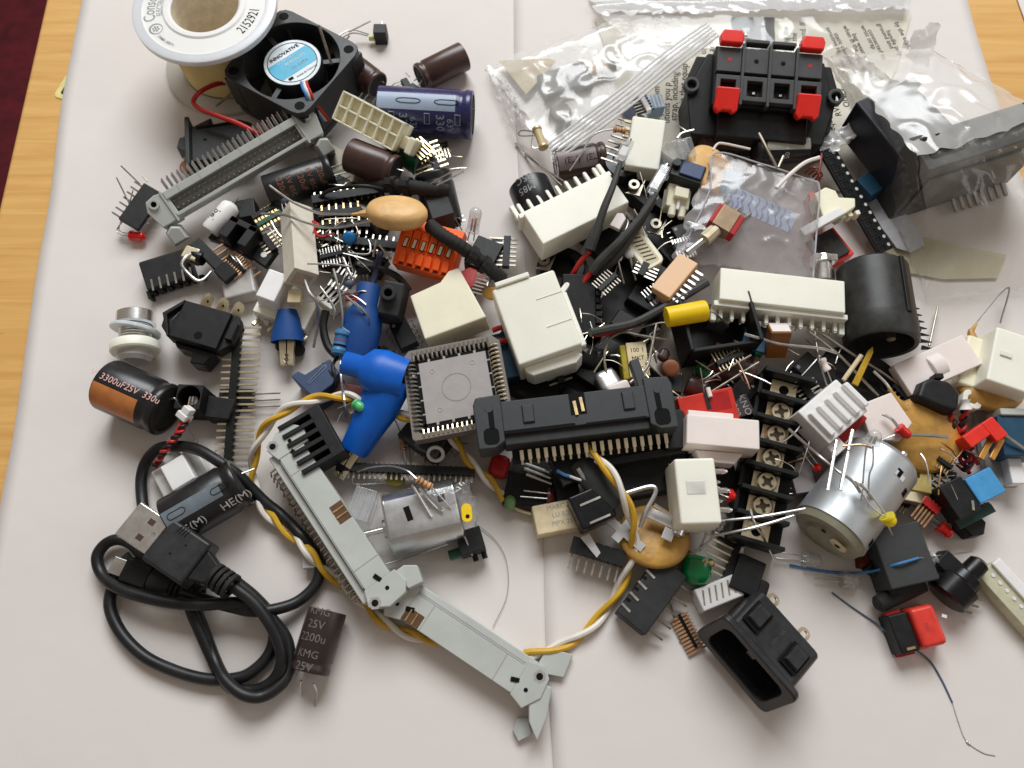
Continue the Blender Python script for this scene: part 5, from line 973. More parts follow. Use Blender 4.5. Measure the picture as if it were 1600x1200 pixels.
# the left white comb connector
M, L = F((815, 340), (962, 262), 21, 20)
molex((832, 358), (968, 292), 21, 15, 12, 9, 'white nylon comb connector on the left, nine prongs pointing up, beneath the test leads', NYL, roll=0, prong=5.6)
# the right white comb connector
molex((1322, 464), (1124, 442), 23, 13, 12, 11, 'white nylon comb connector on the right, its prongs pointing down, below the clear pouch', NYL, side=1, prong=3.6)
# white block + spring lead
M, L = F((1008, 182), (996, 262), 20, 17, drop=12); t = thing('nylon_connector', 'upright white nylon block with side pins, between the zip bag and the red-levered terminal', 'connector', M)
MB().box(-L/2, L/2, -5, 8.5, 0, 12, .3).out('housing', NYL, t, bev=.6); pinrow(t, 6, -L/2+1.5, 3.2, -5, 9, 2.6, (0, -1, .2), .5, PGD)
hdr((1002, 182), (968, 262), 13, 9, 'black strip with dark slanted pins left of the upright white block', fwd=4.5, back=7, pmat=TAR, w=2.6)
hdr((1000, 150), (1014, 175), 14, 6, 'short dark-toothed strip above the upright white block', fwd=1.5, back=4, pmat=BLK, w=2, body=WHT)
t, L = boxy('blue_connector', (1012, 160), (1036, 156), 11, 7, 6, 'pale blue slotted connector over the printed text', 'connector', pm('pale_blue_plastic', C(160, 190, 220), .5)); many('slot', MB().box(-.3, .3, -3, 3, 6, 6.05), WHT, t, [T(-2+1.5*i, 0, 0) for i in range(4)])
MB().lathe([(-2, 2), (-2, 2.6), (3, 2.6), (3, 2)], 20, 'z').out('round_bead', pm('dull_blue_epoxy', C(110, 118, 138), .35), M=FC((982, 178), 12, 0, 30), label='small bluish grey bead left of the pale blue slotted connector', cat='bead')
resistor((958, 202), (978, 204), 18, 17, 2.4, BEB, 'small beige striped resistor lying on the dark slanted pins', [BR1, BRD1, BR1, BRD1], [[(958, 202, 18), (940, 205, 18), (924, 214, 17), (908, 240, 15), (890, 267, 13)], [(978, 205, 17), (996, 210, 15)]])
resistor((838, 200), (850, 232), 8, 8, 4, pm('cream_body', C(206, 186, 140), .5), 'beige cylindrical part with wire frame at the lower left edge of the zip bag', [CPR, CPR], [[(834, 202, 8), (832, 230, 7), (850, 228, 7)], [(836, 206, 8), (815, 204, 5), (812, 212, 4), (836, 212, 6)]])
wire('component_lead', 'long upper lead lying on the paper left of the brown oval-marked capacitor', 'wire', [(805, 224, 1), (850, 262, 6), (882, 284, 10)], .35, TAR); wire('component_lead', 'long lower lead lying on the paper above the black capacitor', 'wire', [(820, 241, 1), (850, 265, 6), (878, 290, 9)], .35, TAR)
# capacitors here
cap((868, 258), (944, 246), 6.2, 8, 'brown capacitor with oval marks on a greyish stripe, under the zip bag end', mat=BRN, stripe=pm('mauve_stripe', C(128, 114, 116), .4, bump=.02), sa=112, sw=36, prints=[('(ELI)', 3.4, -4, 116, INKB, 0), ('(ELI)', 3.4, 4.5, 116, INKB, 0)], leads=[])
t = cap((826, 290), (852, 350), 8.2, 8.5, 'black shiny capacitor with dim printed blocks, left of the left comb connector', mat=BKS, z1=8, prints=[('85C', 4, -8, 110, INKG, 1), ('M85', 4, -3.6, 112, INKG, 1)], leads=[])
cap((1168, 212), (1092, 206), 5.9, 11, 'brown capacitor lying below the red-levered terminal block, leads to the left', leads=[[(8, 1.5, 0), (12, 3, 1), (16, -1, 0), (18, -5, -3)], [(8, -1.5, 0), (10, -3, -4)]])
cap((1260, 232), (1178, 234), 5.4, 12, 'black capacitor with a pale stripe lettered 4 05, below the red-levered terminal block', mat=BKS, stripe=pm('pale_stripe', C(190, 186, 176), .4, bump=.02), sa=75, sw=24, prints=[('4 05', 2.8, -1, 38, INKW, 2)], leads=[])
cap((1108, 562), (1176, 586), 6.8, 8, 'dark brown capacitor deep in the pile above the red switch, long leads to the left', leads=[], mat=BRN)
for i, q in enumerate((((1102, 575), (1148, 548)), ((1100, 597), (1174, 555)), ((1112, 612), (1186, 566)))): wire('component_lead', ('upper', 'middle', 'lower')[i]+' of three long leads crossing the dark brown capacitor', 'wire', [(*q[0], 15), (*q[1], 18)], .4, TAR, k=1)
# black round boots with nuts
for (c, z, r, lb, nut) in (((968, 282), 13, 9, 'upper black round boot with a metal nut, right of the left comb connector', (990, 291)), ((1040, 325), 11, 10.5, 'lower black round boot with a metal nut, left of the clear pouch', (1024, 352)), ((878, 428), 6, 10, 'black round base half hidden behind the big white shell', (850, 408))):
    t = thing('rubber_boot', lb, 'boot', FC(c, 0, 30)); MB().lathe([(0, r), (z*.5, r), (z*.55, r*.85), (z, r*.8), (z+.2, r*.5), (z-3, r*.4), (z-3, 1e-3)], 30, cap=False).out('body', BLK2, t, ang=30)
    iv = zinv(t); MB().lathe([(0, 2.1), (1.4, 2.1), (1.4, 1), (0, 1)], 14, cap=False).out('nut', TAR, t, M=T(*(iv @ P(*nut, z+1.5)))); MB().prism([(-4, 0), (0, -4), (6, 1), (1, -1.6)], 0, .5).out('solder_lug', TAR, t, M=T(*(iv @ P(nut[0], nut[1]+4, z+.6))))
t, L = boxy('black_block', (985, 250), (1050, 300), 8, 24, 8, 'black block beneath the test lead tips', 'connector', BLK, z1=8); t, L = boxy('black_block', (1020, 380), (1090, 330), 7, 26, 7, 'black flat block under the white ten-slot connector', 'connector', BLK); t, L = boxy('black_block', (925, 330), (985, 400), 6, 20, 6, 'black flat block under the left comb connector and test leads', 'connector', BLK)
# black/slate latch part with cream connector
t, L = boxy('keyboard_switch', (1052, 258), (1100, 274), 22, 9, 9, 'dark slate block beside the small tan connector, left of the clear pouch', 'switch', DGR, roll=-8); MB().box(-L/2+3, L/2-.5, -3.5, 3.5, 9, 10).out('top_plate', NVY, t, bev=.4); MB().cyl((-L/2+1, 0, 4), (-L/2+1, 0, 11), 1.6).out('post', BLK, t)
M, L = F((1045, 300), (1082, 308), 20, 19, roll=10, drop=9); t = thing('cream_connector', 'small tan connector with a bridge and two rounded pegs, below the dark slate block', 'connector', M)
MB().box(-L/2, L/2, -4.5, 5, 0, 7, .2).out('housing', CRM, t, bev=.4); MB().box(-L/2+2.2, L/2-1.5, -1.2, 2.8, 6.8, 9.5).out('bridge', CRM, t, bev=.4); many('peg', MB().lathe([(-1, 1.4), (3, 1.4), (3.6, .8)], 14, 'y'), CRM, t, [T(-1.6, -4.5, 6) @ RZ(180), T(2.2, -4.5, 6) @ RZ(180)]); MB().box(-.6, .6, -5.4, -1, 6.8, 8).out('key', WHT, t, bev=.3)
# clear relay-ish part
t, L = boxy('clear_connector', (1045, 238), (1085, 228), 24, 8, 9, 'clear plastic connector with a bent silver lead, right of the upright white block', 'connector', CLR, roll=14); MB().box(-2, 2.4, -3, 3, 9, 11).out('dome', CLR, t, bev=.8); plead(t, [(1058, 216, 22), (1066, 208, 22), (1084, 203, 22)], .4); plead(t, [(1072, 225, 24), (1072, 216, 24)], .5)
# 10-slot white connector
M, L = F((985, 362), (1021, 410), 17, 17, drop=6); t = thing('cream_connector', 'cream oval connector with a row of dark slots, right of the test leads', 'connector', M)
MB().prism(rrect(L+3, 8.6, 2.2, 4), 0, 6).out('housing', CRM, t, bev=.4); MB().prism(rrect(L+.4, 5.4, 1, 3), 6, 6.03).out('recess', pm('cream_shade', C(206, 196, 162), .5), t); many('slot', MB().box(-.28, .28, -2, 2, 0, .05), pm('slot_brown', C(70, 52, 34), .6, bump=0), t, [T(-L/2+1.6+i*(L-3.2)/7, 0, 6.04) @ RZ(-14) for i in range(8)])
# peach connector with comb pins
M, L = F((1030, 456), (1075, 402), 22, 23, roll=-10, drop=7); t = thing('peach_connector', 'peach-coloured connector with a comb of flat pins along its right edge', 'connector', M)
MB().box(-L/2, L/2, -4.4, 3.6, 0, 7).out('housing', PEA, t, bev=.5); pinrow(t, 7, -L/2+1.5, 2.25, -4.2, 4.6, 3.8, (0, -1, -.1), .45, TIN)
# two little clips below test leads
for i, q in enumerate(((965, 402), (984, 397))):
    t = thing('spring_pin', ('left', 'right')[i]+' one of two tiny white-headed pins below the test leads', 'pin', T(*P(*q, 16))); MB().ball((0, 0, 0), 1.9, 10, (1, 1, .8)).out('head', WHT, t); lead(t, [(0, -.5, 0), (1, -4, -2), (2.5, -8, -5)], .45)
MB().prism([(-2, -3), (2, -3), (2, 2.5), (0, 4), (-2, 3)], 0, 2).out('white_tab', PNK, M=FC((965, 350), 18, -30), label='small white tab with a hole partly hidden by the test leads', cat='tab', bev=.4)
# toggle switch over the pouch
M, L = F((1118, 328), (1158, 352), 26, 25, drop=6); t = thing('toggle_switch', 'small toggle switch with a red edge and a brass collar, lying on the clear pouch', 'switch', M)
MB().box(-L/2, L/2, -4.5, 4.5, 0, 5).out('body', REDD, t, bev=.5); MB().box(-L/2+1.5, L/2-2.2, -4.7, 4.7, -.2, 5.5).out('frame', pm('dull_brass', C(160, 138, 112), .42, metal=.7, bump=.04), t, bev=.2); MB().cyl((-1.5, -4.5, 2.6), (-3, -10.5, 2.2), 2.6, n=10).out('collar', PGD, t, bev=.2); MB().cyl((-3, -10, 2.2), (-5.6, -18, 1), 1.1, 1.3).out('lever', TIN, t)
for x in (-4.4, .4, 4.6): lead(t, [(x, 4.2, 2.5), (x+1.6, 9, 2.5)], .5, TAR)
# black tray with yellow cap
M, L = F((1052, 498), (1165, 508), 18, 18, roll=0, drop=16); t = thing('plastic_tray', 'black open plastic tray holding the yellow cylinder, left of the right comb connector', 'tray', FC((1108, 530), 6, 9)); wx, wy = 12.8, 9.5
MB().box(-wx, wx, -wy, wy, 0, 1.2).out('floor', BLK, t, bev=.2); zt = 15
for nm, bx in (('wall', (-wx, wx, -wy, -wy+1.4, 1, zt)), ('wall', (-wx, wx, wy-1.4, wy, 1, zt-5)), ('wall', (-wx, -wx+1.4, -wy, wy, 1, zt+2)), ('wall', (wx-1.4, wx, -wy, wy, 1, zt+2))): MB().box(*bx).out(nm, BLK, t, bev=.35)
M, L = F((1041, 496), (1104, 485), 24, 24); MB().lathe([(-L/2, 3.5), (L/2-1.2, 3.7), (L/2-.2, 3.5), (L/2, 3.1)], 30, 'x').out('plastic_cylinder', YEL, M=M, label='bright yellow plastic cylinder lying in the black tray', cat='cylinder', bev=.25)
wire('cut_lead', 'bent lead coming out of the yellow cylinder to the right', 'wire', [(1104, 486, 24), (1116, 488, 23), (1126, 498, 20), (1138, 510, 16)], .4, TIN)
wire('loop_lead', 'long looping lead around the yellow-sided box capacitor', 'wire', [(975, 615, 14), (955, 600, 14), (945, 570, 15), (946, 545, 16), (955, 528, 17), (975, 519, 18), (1000, 524, 18), (1044, 531, 17)], .5, TAR)
wire('straight_lead', 'straight slanted lead crossing the looping lead above the black header', 'wire', [(1026, 506, 18), (1018, 545, 18), (1010, 575, 18), (985, 598, 18)], .5, TAR); wire('straight_lead', 'thin lead from the crossing point left to the yellow cylinder', 'wire', [(1045, 506, 19), (1030, 505, 18), (985, 516, 16), (975, 520, 15)], .35, TAR)
# yellow sided box capacitor
M, L = F((996, 534), (1004, 588), 16, 15, drop=8); t = thing('box_capacitor', 'cream box capacitor with a yellow side and small printed lettering, inside the wire loop', 'capacitor', M)
MB().box(-L/2, L/2, -4.2, 2.8, 0, 8).out('body', BEI, t, bev=.3); MB().box(-L/2+.4, L/2+.4, -6.4, -4.2, 0, 7.4).out('side', pm('olive_yellow', C(168, 152, 40), .4), t, bev=.5)
for i, s_ in enumerate(('100 1', 'MKT', '63-')): txt(s_, 2.2, INKB, t, T(-L/2+3+i*3.0, -.6, 8.05) @ RZ(90))
t, L = boxy('crystal', (935, 600), (968, 584), 15, 9, 7, 'silver-white metal can lying left of the box capacitor', 'crystal', ALU, bev=2.5)
t, L = boxy('crystal', (950, 612), (985, 600), 18, 5, 4, 'pinkish white sleeve lying above the slate latch of the black header', 'sleeve', PNK, bev=1.2)
t, L = boxy('metal_bracket', (1024, 580), (1040, 560), 15, 9, 5, 'small folded metal clip above the latch of the black header', 'clip', TIN, roll=20); t, L = boxy('fuse', (1030, 548), (1046, 556), 17, 5, 5, 'brown rounded part between the wire loop and the tray', 'component', BRN, bev=1.5)
led((1095, 575), (1108, 590), 10, 12, 5, EPD, 'deep green LED buried behind the black tray', [[(1093, 575, 10), (1085, 590, 8)]])
# red switch and white blocks right of the header
M, L = F((1062, 640), (1148, 622), 18, 20, roll=10, drop=9); t = thing('slide_switch', 'red plastic block with a recessed end, right of the black header', 'switch', M)
MB().box(-L/2, L/2, -7, 4, 0, 9).out('body', REDD if False else pm('brick_red_plastic', C(206, 50, 34), .5, bump=.08, vary=.1), t, bev=.4); MB().box(L/2-10, L/2-1.6, -3, 3, 9, 9.05).out('recess', REDD, t); MB().box(-.8, .8, -3, 3, 0, .06).out('slot', BRD, t, M=T(L/2-9, 1, 9.02))
wire('cut_lead', 'short pale peg standing behind the red plastic block', 'wire', [(1106, 606, 20), (1110, 620, 20)], .8, PNK)
M, L = F((1072, 666), (1188, 676), 23, 23, roll=0, drop=11); t = thing('nylon_connector', 'pinkish white rectangular plug right of the black header, above the nylon cube', 'connector', M)
MB().box(-L/2, L/2, -6, 4.5, 0, 11, .2).out('shell', PNK, t, bev=.5); MB().box(-L/2+1, L/2-8, 4.4, 6.5, 2, 9).out('upper_step', PNK, t, bev=.4); MB().prism([(-8, -6), (8, -6), (5, -10), (-6, -10)], 0, 6).out('latch', PNK, t, bev=.5)
M, L = F((1052, 720), (1118, 718), 26, 26, drop=15); t = thing('nylon_connector', 'white nylon cube with metal pins on its right side, below the pinkish white plug', 'connector', M)
MB().box(-L/2, L/2, -20.5, 1, 0, 15, .3).out('shell', NYL, t, bev=.8); MB().box(-3.5, 2.5, -11, -6.5, 15, 15.2, .3).out('mark_pad', NYL, t, bev=.08); pinrow(t, 3, 0, 0, 0, 0, .1, (1, 0, 0), .1, TIN, 'pin') if False else None
p0 = MB().lathe([(0, 1.0), (3.4, 1.0), (4.6, .5)], 10, 'x'); many('pin', p0, CHR, t, [T(L/2-.2, -3-i*6.2, 11) for i in range(3)]); many('short_pin', MB().lathe([(0, .8), (2.2, .8), (3, .4)], 10, 'x'), TIN, t, [T(L/2-.2, -5.6-i*6.2, 7) for i in range(3)])
# long dark housing under the header
M, L = F((935, 716), (1082, 690), 14, 15, drop=12); t = thing('edge_connector', 'long dark open housing beneath the black header, left of the nylon cube', 'connector', M)
MB().box(-L/2, L/2, -3, -.5, 0, 12).out('front_wall', DGR, t, bev=.4); MB().box(-L/2+2, L/2-2, -14, -1, 0, 7).out('body', BLK, t, bev=.4); MB().box(-L/2+2, L/2-2, -.7, 10, 0, 5).out('floor', BLK, t); MB().prism([(-.8, 0), (.8, 0), (0, -1.2)], 0, .1).out('arrow_mark', WHT, t, M=T(8, -5, 7.05))
t, L = boxy('black_block', (1050, 640), (1060, 700), 18, 8, 14, 'black end block joining the long dark housing to the black header', 'connector', BLK)
# --- barrier terminal strip
M, L = F((1235, 588), (1185, 845), 17, 14, drop=12); t = thing('terminal_strip', 'black barrier terminal strip with seven plated screws, running down right of the nylon cube', 'terminal strip', M); h = L/2
MB().box(-h-1, h+1, -9, 9, 0, 5).out('base', BLK, t, bev=.3); n = 7; p = (L+1)/n
many('barrier', MB().box(-.75, .75, -8.6, 8.6, 5, 12.6, 0), BLK, t, [T(-h-.5+i*p, 0, 0) for i in range(n+1)], bev=.25)
many('rail', MB().box(-p/2+.7, p/2-.7, -9, -7.8, 5, 8.5), BLK, t, [T(-h-.5+(i+.5)*p, 0, 0) for i in range(n)])
pl = many('plate', MB().box(-3.2, 3.2, -4.6, 4.4, 6.4, 7.1), PGD, t, [T(-h-.5+(i+.5)*p, 0, 0) for i in range(n)], bev=.2)
scw = MB().lathe([(0, 3.5), (1.4, 3.5), (1.9, 3.0), (2.0, 1e-3)], 24)
for i in range(n):
    if i in (0, n-1): MB().lathe([(0, 1e-3), (0, 1.7)], 16, cap=False).out('hole', INKB, pl[i], M=T(0, 0, 7.16)); continue
    s_ = scw.out('screw', PGD, pl[i], M=T(0, 0, 7.1) @ RZ(random.uniform(0, 90))) if i == 1 else rep(s_, [T(0, 0, 7.1) @ RZ(random.uniform(0, 90))], pl[i])[0]
    x = MB(); x.box(-2.3, 2.3, -.5, .5, 0, .06); x.box(-.5, .5, -2.3, 2.3, 0, .07); x.lathe([(.05, 1e-3), (.05, 1.2)], 12, cap=False); x.out('cross_slot', pm('slot_shade', C(66, 52, 36), .6, bump=0), pl[i], M=T(0, 0, 9.12) @ RZ(random.uniform(10, 70)))
many('solder_foot', MB().box(-.5, .5, 0, 4, 1, 2), TAR, t, [T(-h+p*.4+i*p, -13, 0) for i in range(n)])
# brown upright block (tan) near the comb connector
M, L = F((1222, 520), (1212, 560), 21, 12, drop=6); t = thing('tantalum_capacitor', 'brown upright block with a pale top, between the tray and the terminal strip', 'capacitor', M); MB().box(-L/2, L/2, -3.6, 3.6, 0, 6).out('body', pm('amber_brown', C(150, 92, 34), .35), t, bev=.4); MB().box(-L/2-.4, -L/2, -3.2, 3.2, .4, 5.6).out('top', PNK, t)
t, L = boxy('teal_block', (1162, 524), (1198, 532), 14, 10, 9, 'dark teal block right of the black tray', 'block', TEL)
t, L = boxy('clear_connector', (1115, 480), (1145, 490), 16, 9, 12, 'clear open plastic piece behind the yellow cylinder', 'connector', CLR); t, L = boxy('clear_connector', (1180, 480), (1245, 495), 14, 7, 3, 'clear flat strip under the right comb connector', 'strip', CLR)
wire('cut_lead', 'long silver lead running right from the teal block past the comb connector', 'wire', [(1163, 522, 22), (1185, 528, 22), (1220, 538, 21), (1280, 544, 19), (1308, 552, 18)], .5, TIN)
wire('cut_lead', 'long grey lead falling from the comb connector to the white four-slot plug', 'wire', [(1264, 518, 18), (1308, 552, 18), (1340, 585, 17), (1372, 618, 14)], .5, TAR); wire('cut_lead', 'long grey lead falling from the comb connector toward the wide black cup', 'wire', [(1282, 520, 17), (1330, 552, 17), (1375, 580, 14), (1405, 602, 12)], .5, TAR)
wire('cut_lead', 'vertical thin lead standing above the small glass tube', 'wire', [(1272, 508, 16), (1277, 545, 17), (1281, 565, 17)], .35, TAR)
resistor((1283, 560), (1293, 580), 16, 15, 3, PNK, 'small pale tube with two leads above the terminal strip', [], [[(1279, 562, 16), (1292, 602, 12)], [(1293, 580, 15), (1301, 600, 12)]])
# --- big black cup
M, L = F((1362, 420), (1378, 540), 15, 17, drop=0); t = thing('barrel_socket', 'large black rounded barrel socket right of the right comb connector', 'socket', M); h = L/2
MB().lathe([(-h, 11.2), (-h+1, 12.3), (h-9, 12.5), (h-8.9, 12.65), (h-1, 12.4), (h, 11.8), (h-.2, 10.4), (h-6, 9.8)], 46, 'x', M=Matrix.Diagonal((1, 1, .92, 1))).out('barrel', pm('olive_black', (.022, .022, .020), .42, bump=.08, dust=.012), t, ang=40)
MB().box(-h+1, h-8, -1, 1, 0, 1.2).out('key_ridge', BLK, t, M=RX(-28) @ T(0, 0, 11.2), bev=.3); MB().lathe([(h-7, 1e-3), (h-7, 9.8)], 30, 'x', cap=False).out('inner_face', INKB, t); MB().cyl((h-7, 2, 3), (h-1, 2, 3), 1.5).out('centre_contact', TAR, t)
many('contact_blade', MB().prism([(0, -.7), (4.4, .9), (0, .9)], -.4, .4), BLK2, t, [T(-4+i*2.7, 14+i*.5, -6) @ RZ(75) for i in range(7)])
# wide flat black thing + ochre discs on the right
M = FC((1345, 590), 6, -30); t = thing('rubber_grommet', 'flat dark rubber pad below the large black barrel socket', 'pad', M); MB().prism([(x*1.7, y) for x, y in circ(9, 30)], 0, 3).out('pad', RUB, t, bev=.8); MB().ring([(x*1.2+9, y) for x, y in circ(3, 20)], [(x*1.2+9, y) for x, y in circ(2, 20)], 3, 3.4).out('rim', RUB, t)
disc((1443, 680), 12, 13.2, 13.2, 3.6, OCH, 'large ochre disc capacitor on the right, behind the red LED', 10, 8, 0, [[(1400, 625, 14), (1385, 600, 16), (1365, 580, 17)]], lr=.5)
MB().prism([(0, -1.2), (13, -1), (15, 0), (13, .8), (0, 1)], 0, 1.2).out('yellow_strip', pm('ochre_wire', C(196, 156, 40), .45), M=FC((1334, 602), 16, 62, 0, -12), label='pointed yellow strip standing between the white plug and the barrel socket', cat='strip', bev=.3)
wire('pale_strip', 'pale thin strip lying along the pointed yellow strip', 'wire', [(1318, 594, 17), (1346, 555, 19)], .8, BEI, k=1)
disc((1545, 600), 9, 12, 11.5, 5, OCH, 'ochre disc capacitor with printed marks behind the tall right-hand white connector', 0, -12, 0, [[(1517, 520, 10), (1530, 500, 10), (1576, 449, 7), (1563, 505, 5)]])
disc((1022, 838), 8, 12.0, 11.2, 3.6, OCH, 'ochre disc capacitor in the lower middle, left of the green LED, below the metal clip', -10, -14, 0, [[(1066, 850, 6), (1080, 870, 3), (1100, 905, 2)], [(1068, 852, 6), (1085, 862, 8), (1120, 835, 10)]])
disc((1112, 268), 17, 10.2, 12, 4, TAN, 'tan disc capacitor standing behind the upper left corner of the clear pouch', 10, 0, 20, [])
t, L = boxy('film_capacitor', (1092, 246), (1112, 248), 17, 10, 4, 'amber block beside the tan disc behind the pouch', 'capacitor', pm('amber_plastic', C(222, 150, 40), .35), bev=1)
# --- white plugs on the right
M, L = F((1268, 655), (1318, 612), 22, 22, drop=10); t = thing('nylon_connector', 'white plug with five stepped fins, left of the dark red bar', 'connector', M)
MB().box(-L/2-2, L/2+2, -10, 5, 0, 10, .4).out('housing', WHT, t, bev=.5); many('rib', MB().box(-1.3, 1.3, -6, 4.4, 10, 12, .4), WHT, t, [T(-L/2+1+i*4, -2.4, 0) for i in range(5)], bev=.35)
MB().box(-L/2-1.6, -L/2+4, -14, -9.8, 0, 7).out('skirt', WHT, t, bev=.4); wire('ink_mark', 'short dark lead at the lower corner of the five-finned white plug', 'wire', [(1276, 672, 21), (1288, 667, 22)], .4, TAR, k=1)
M, L = F((1305, 690), (1346, 645), 15, 17, drop=6); t = thing('red_bar', 'dark red rectangular bar between the finned white plug and the flat white plate', 'bar', M); MB().box(-L/2, L/2, -2.6, 2.6, 0, 6).out('bar', REDD, t, bev=.4); MB().box(L/2-.2, L/2+.2, -2, 2, 1, 5).out('end_face', REDP, t)
M, L = F((1362, 640), (1400, 625), 17, 18, drop=3); t = thing('white_plate', 'flat white plate behind the red LED and the dark red bar', 'plate', M); MB().prism([(-L/2-3, 3), (L/2, 3), (L/2+1, -9), (L/2-6, -13), (-L/2-5, -9)], 0, 3).out('plate', PNK, t, bev=.4)
led((1404, 668), (1422, 683), 20, 19, 3.2, EPR, 'red LED lying across the large ochre disc, one bright lead to the right', [[(1404, 666, 20), (1395, 655, 20), (1383, 648, 19)], [(1403, 669, 20), (1392, 655, 20), (1378, 648, 19)], [(1408, 676, 19), (1390, 683, 18), (1378, 688, 17)]])
wire('cut_lead', 'bright thick lead lying on the large ochre disc', 'wire', [(1422, 679, 19), (1450, 680, 18), (1481, 683, 17)], .6, CHR)
led((1300, 700), (1286, 703), 15, 14, 3.6, EPT, 'teal LED left of the round silver motor', [[(1302, 702, 15), (1307, 690, 16), (1306, 728, 10)]])
led((1275, 728), (1282, 737), 12, 11, 2.6, EPR, 'tiny red LED above the round silver motor', [])
led((1138, 773), (1150, 778), 14, 14, 3.8, EPR, 'round red LED seen end-on beside the pins of the nylon cube', [])
# --- white plate near barrel: nylon strip, dark cube, tall white connector
M, L = F((1410, 594), (1520, 545), 15, 15, drop=4); t = thing('nylon_strip', 'flat white nylon strip with a raised bump, right of the barrel socket', 'strip', M)
MB().box(-L/2, L/2, -6, 6, 0, 4).out('strip', PNK, t, bev=.4); MB().lathe([(-2.8, 5.6), (2.8, 5.6)], 18, 'y', M=T(0, 0, .4) @ RZ(90) @ Matrix.Diagonal((1, 1, .9, 1))).out('bump', PNK, t, bev=.6)
M, L = F((1428, 606), (1500, 604), 20, 20, drop=9); t = thing('push_button', 'black faceted push button sitting on the flat white nylon strip', 'button', M)
MB().prism([(-L/2, -3), (-L/2+3.5, 3), (-L/2+7, 4.5), (L/2-2, 3), (L/2+1, -2), (L/2-1, -8), (L/2-4, -9)], 0, 8, inset=.1).out('cap', BLK, t, bev=1.4); MB().box(1, 4, 3.5, 5.5, 2, 8).out('nub', BLK, t, bev=.5)
wire('cut_lead', 'straight lead standing on bare paper above the nylon strip', 'wire', [(1452, 540, 6), (1465, 481, 3)], .45, TAR, k=1)
M, L = F((1555, 515), (1600, 530), 20, 20, drop=14); t = thing('nylon_connector', 'tall white nylon connector at the right edge beside the ochre disc', 'connector', M)
MB().box(-L/2, L/2+6, -20, 2, 0, 14, .4).out('shell', NYL, t, bev=.8); MB().box(-L/2-5, -L/2+1, -20, 0, 0, 6.5).out('flange', CRM, t, bev=1); MB().ring(rrect(6.5, 6.5, 2, 4, -L/2+1, -24), rrect(3, 3, 1, 4, -L/2+1, -24), 2, 6).out('ring_foot', NYL, t, bev=.3); MB().box(-2, 2, -9, -7, 14, 14.6).out('mark_pad', NYL, t, bev=.2)
# --- red/black plugs in the right cluster
M, L = F((1512, 692), (1555, 662), 18, 18, roll=0, drop=6); t = thing('red_plug', 'red folded plug with two brass blades, right of the large ochre disc', 'plug', M)
MB().box(-L/2, L/2-2, -2, 2.5, 0, 6).out('body', REDP, t, bev=.4); MB().box(L/2-4, L/2+1, -5, 2.5, 3.8, 6.2).out('flap', REDP, t, bev=.4); many('blade', MB().box(-7, 4, -.9, .9, 0, 1.2), pm('brass_blade', C(222, 162, 84), .35, metal=.6), t, [T(L/2-4, -4, 2) @ RZ(22), T(L/2-1, -6, 2) @ RZ(22)], bev=.2)
twist('twisted_wires', 'short twisted red and black wires below the white two-way plug, right of the ochre disc', [(1508, 640, 16), (1504, 665, 14), (1500, 690, 11), (1512, 715, 9), (1508, 735, 7)], .7, .8, 4, REDW, CBL, 'red_strand', 'black_strand')
twist('twisted_wires', 'short twisted red and black wires behind the black push button', [(1482, 648, 14), (1492, 668, 13), (1505, 680, 11)], .7, .8, 2, REDW, CBL, 'red_strand', 'black_strand')
for i, q in enumerate((((1515, 740, 6), (1500, 715, 8), (1520, 700, 8)), ((1528, 725, 5), (1512, 700, 9), (1500, 680, 9)), ((1495, 725, 6), (1510, 735, 7), (1525, 715, 6)))): wire('red_wire', ('first', 'second', 'third')[i]+' of three dark red wire curls between the ochre disc and red plug', 'wire', list(q), .7, REDD)
M, L = F((1508, 624), (1509, 640), 19, 18); t = thing('wire_plug', 'tiny white two-way plug right of the black push button', 'plug', M); MB().lathe([(-L/2, 1.8), (-1, 1.4), (0, 1.3), (1, 1.7), (L/2, 2)], 14, 'x').out('shell', WHT, t)
led((1340, 688), (1370, 678), 24, 30, 0.1, CLL, 'x') if False else None
t, L = boxy('grey_plate', (1545, 640), (1570, 760), 6, 10, 3, 'flat grey plate under the red plug near the right edge', 'plate', pm('dull_grey_plate', C(150, 148, 144), .5)); MB().lathe([(3.05, 1e-3), (3.05, .8)], 12, cap=False).out('hole', INKB, t, M=T(-L/2+3, 0, 0))
t, L = boxy('teal_connector', (1585, 650), (1598, 712), 14, 12, 12, 'teal block with a white rim at the right edge', 'connector', TEL); MB().box(-L/2-2.5, -L/2, -5, 8, 2, 13).out('rim', GRY, t, bev=.5)
t, L = boxy('white_block', (1578, 735), (1600, 735), 10, 9, 9, 'small white block at the right edge below the teal one', 'block', WHT)
wire('cut_lead', 'grey lead slanting over the teal block at the right edge', 'wire', [(1557, 668, 16), (1575, 683, 16), (1602, 702, 15)], .5, TIN)
t, L = boxy('sky_blue_box', (1520, 768), (1560, 748), 15, 9, 8, 'sky blue topped black box with a silver contact, lower right', 'connector', SKY); MB().box(-L/2-9, -L/2, -6, 6, 0, 7.4).out('black_half', BLK, t, bev=.4); MB().box(-.4, .4, -1.6, 1.6, 0, .4).out('contact', CHR, t, M=T(-L/2-2.5, -3.8, 7.4) @ RZ(-30)); MB().box(-L/2-8, L/2-4, -9, -6, 0, 3).out('green_base', pm('dark_green_plastic', C(20, 60, 52), .5), t); pinrow(t, 5, -L/2-9, 0, 0, 0, .1, (1, 0, 0), .1, TIN) if False else None
hdr((1478, 792), (1497, 762), 8, 5, 'row of thick silver pins left of the sky blue topped box', fwd=7, back=0.5, pmat=TIN, w=2, pr=.45); hdr((1440, 780), (1465, 800), 8, 5, 'dark red pin strip with brass pins below the tan metal bracket', fwd=1, back=6, pmat=CPR, w=3, body=REDD)
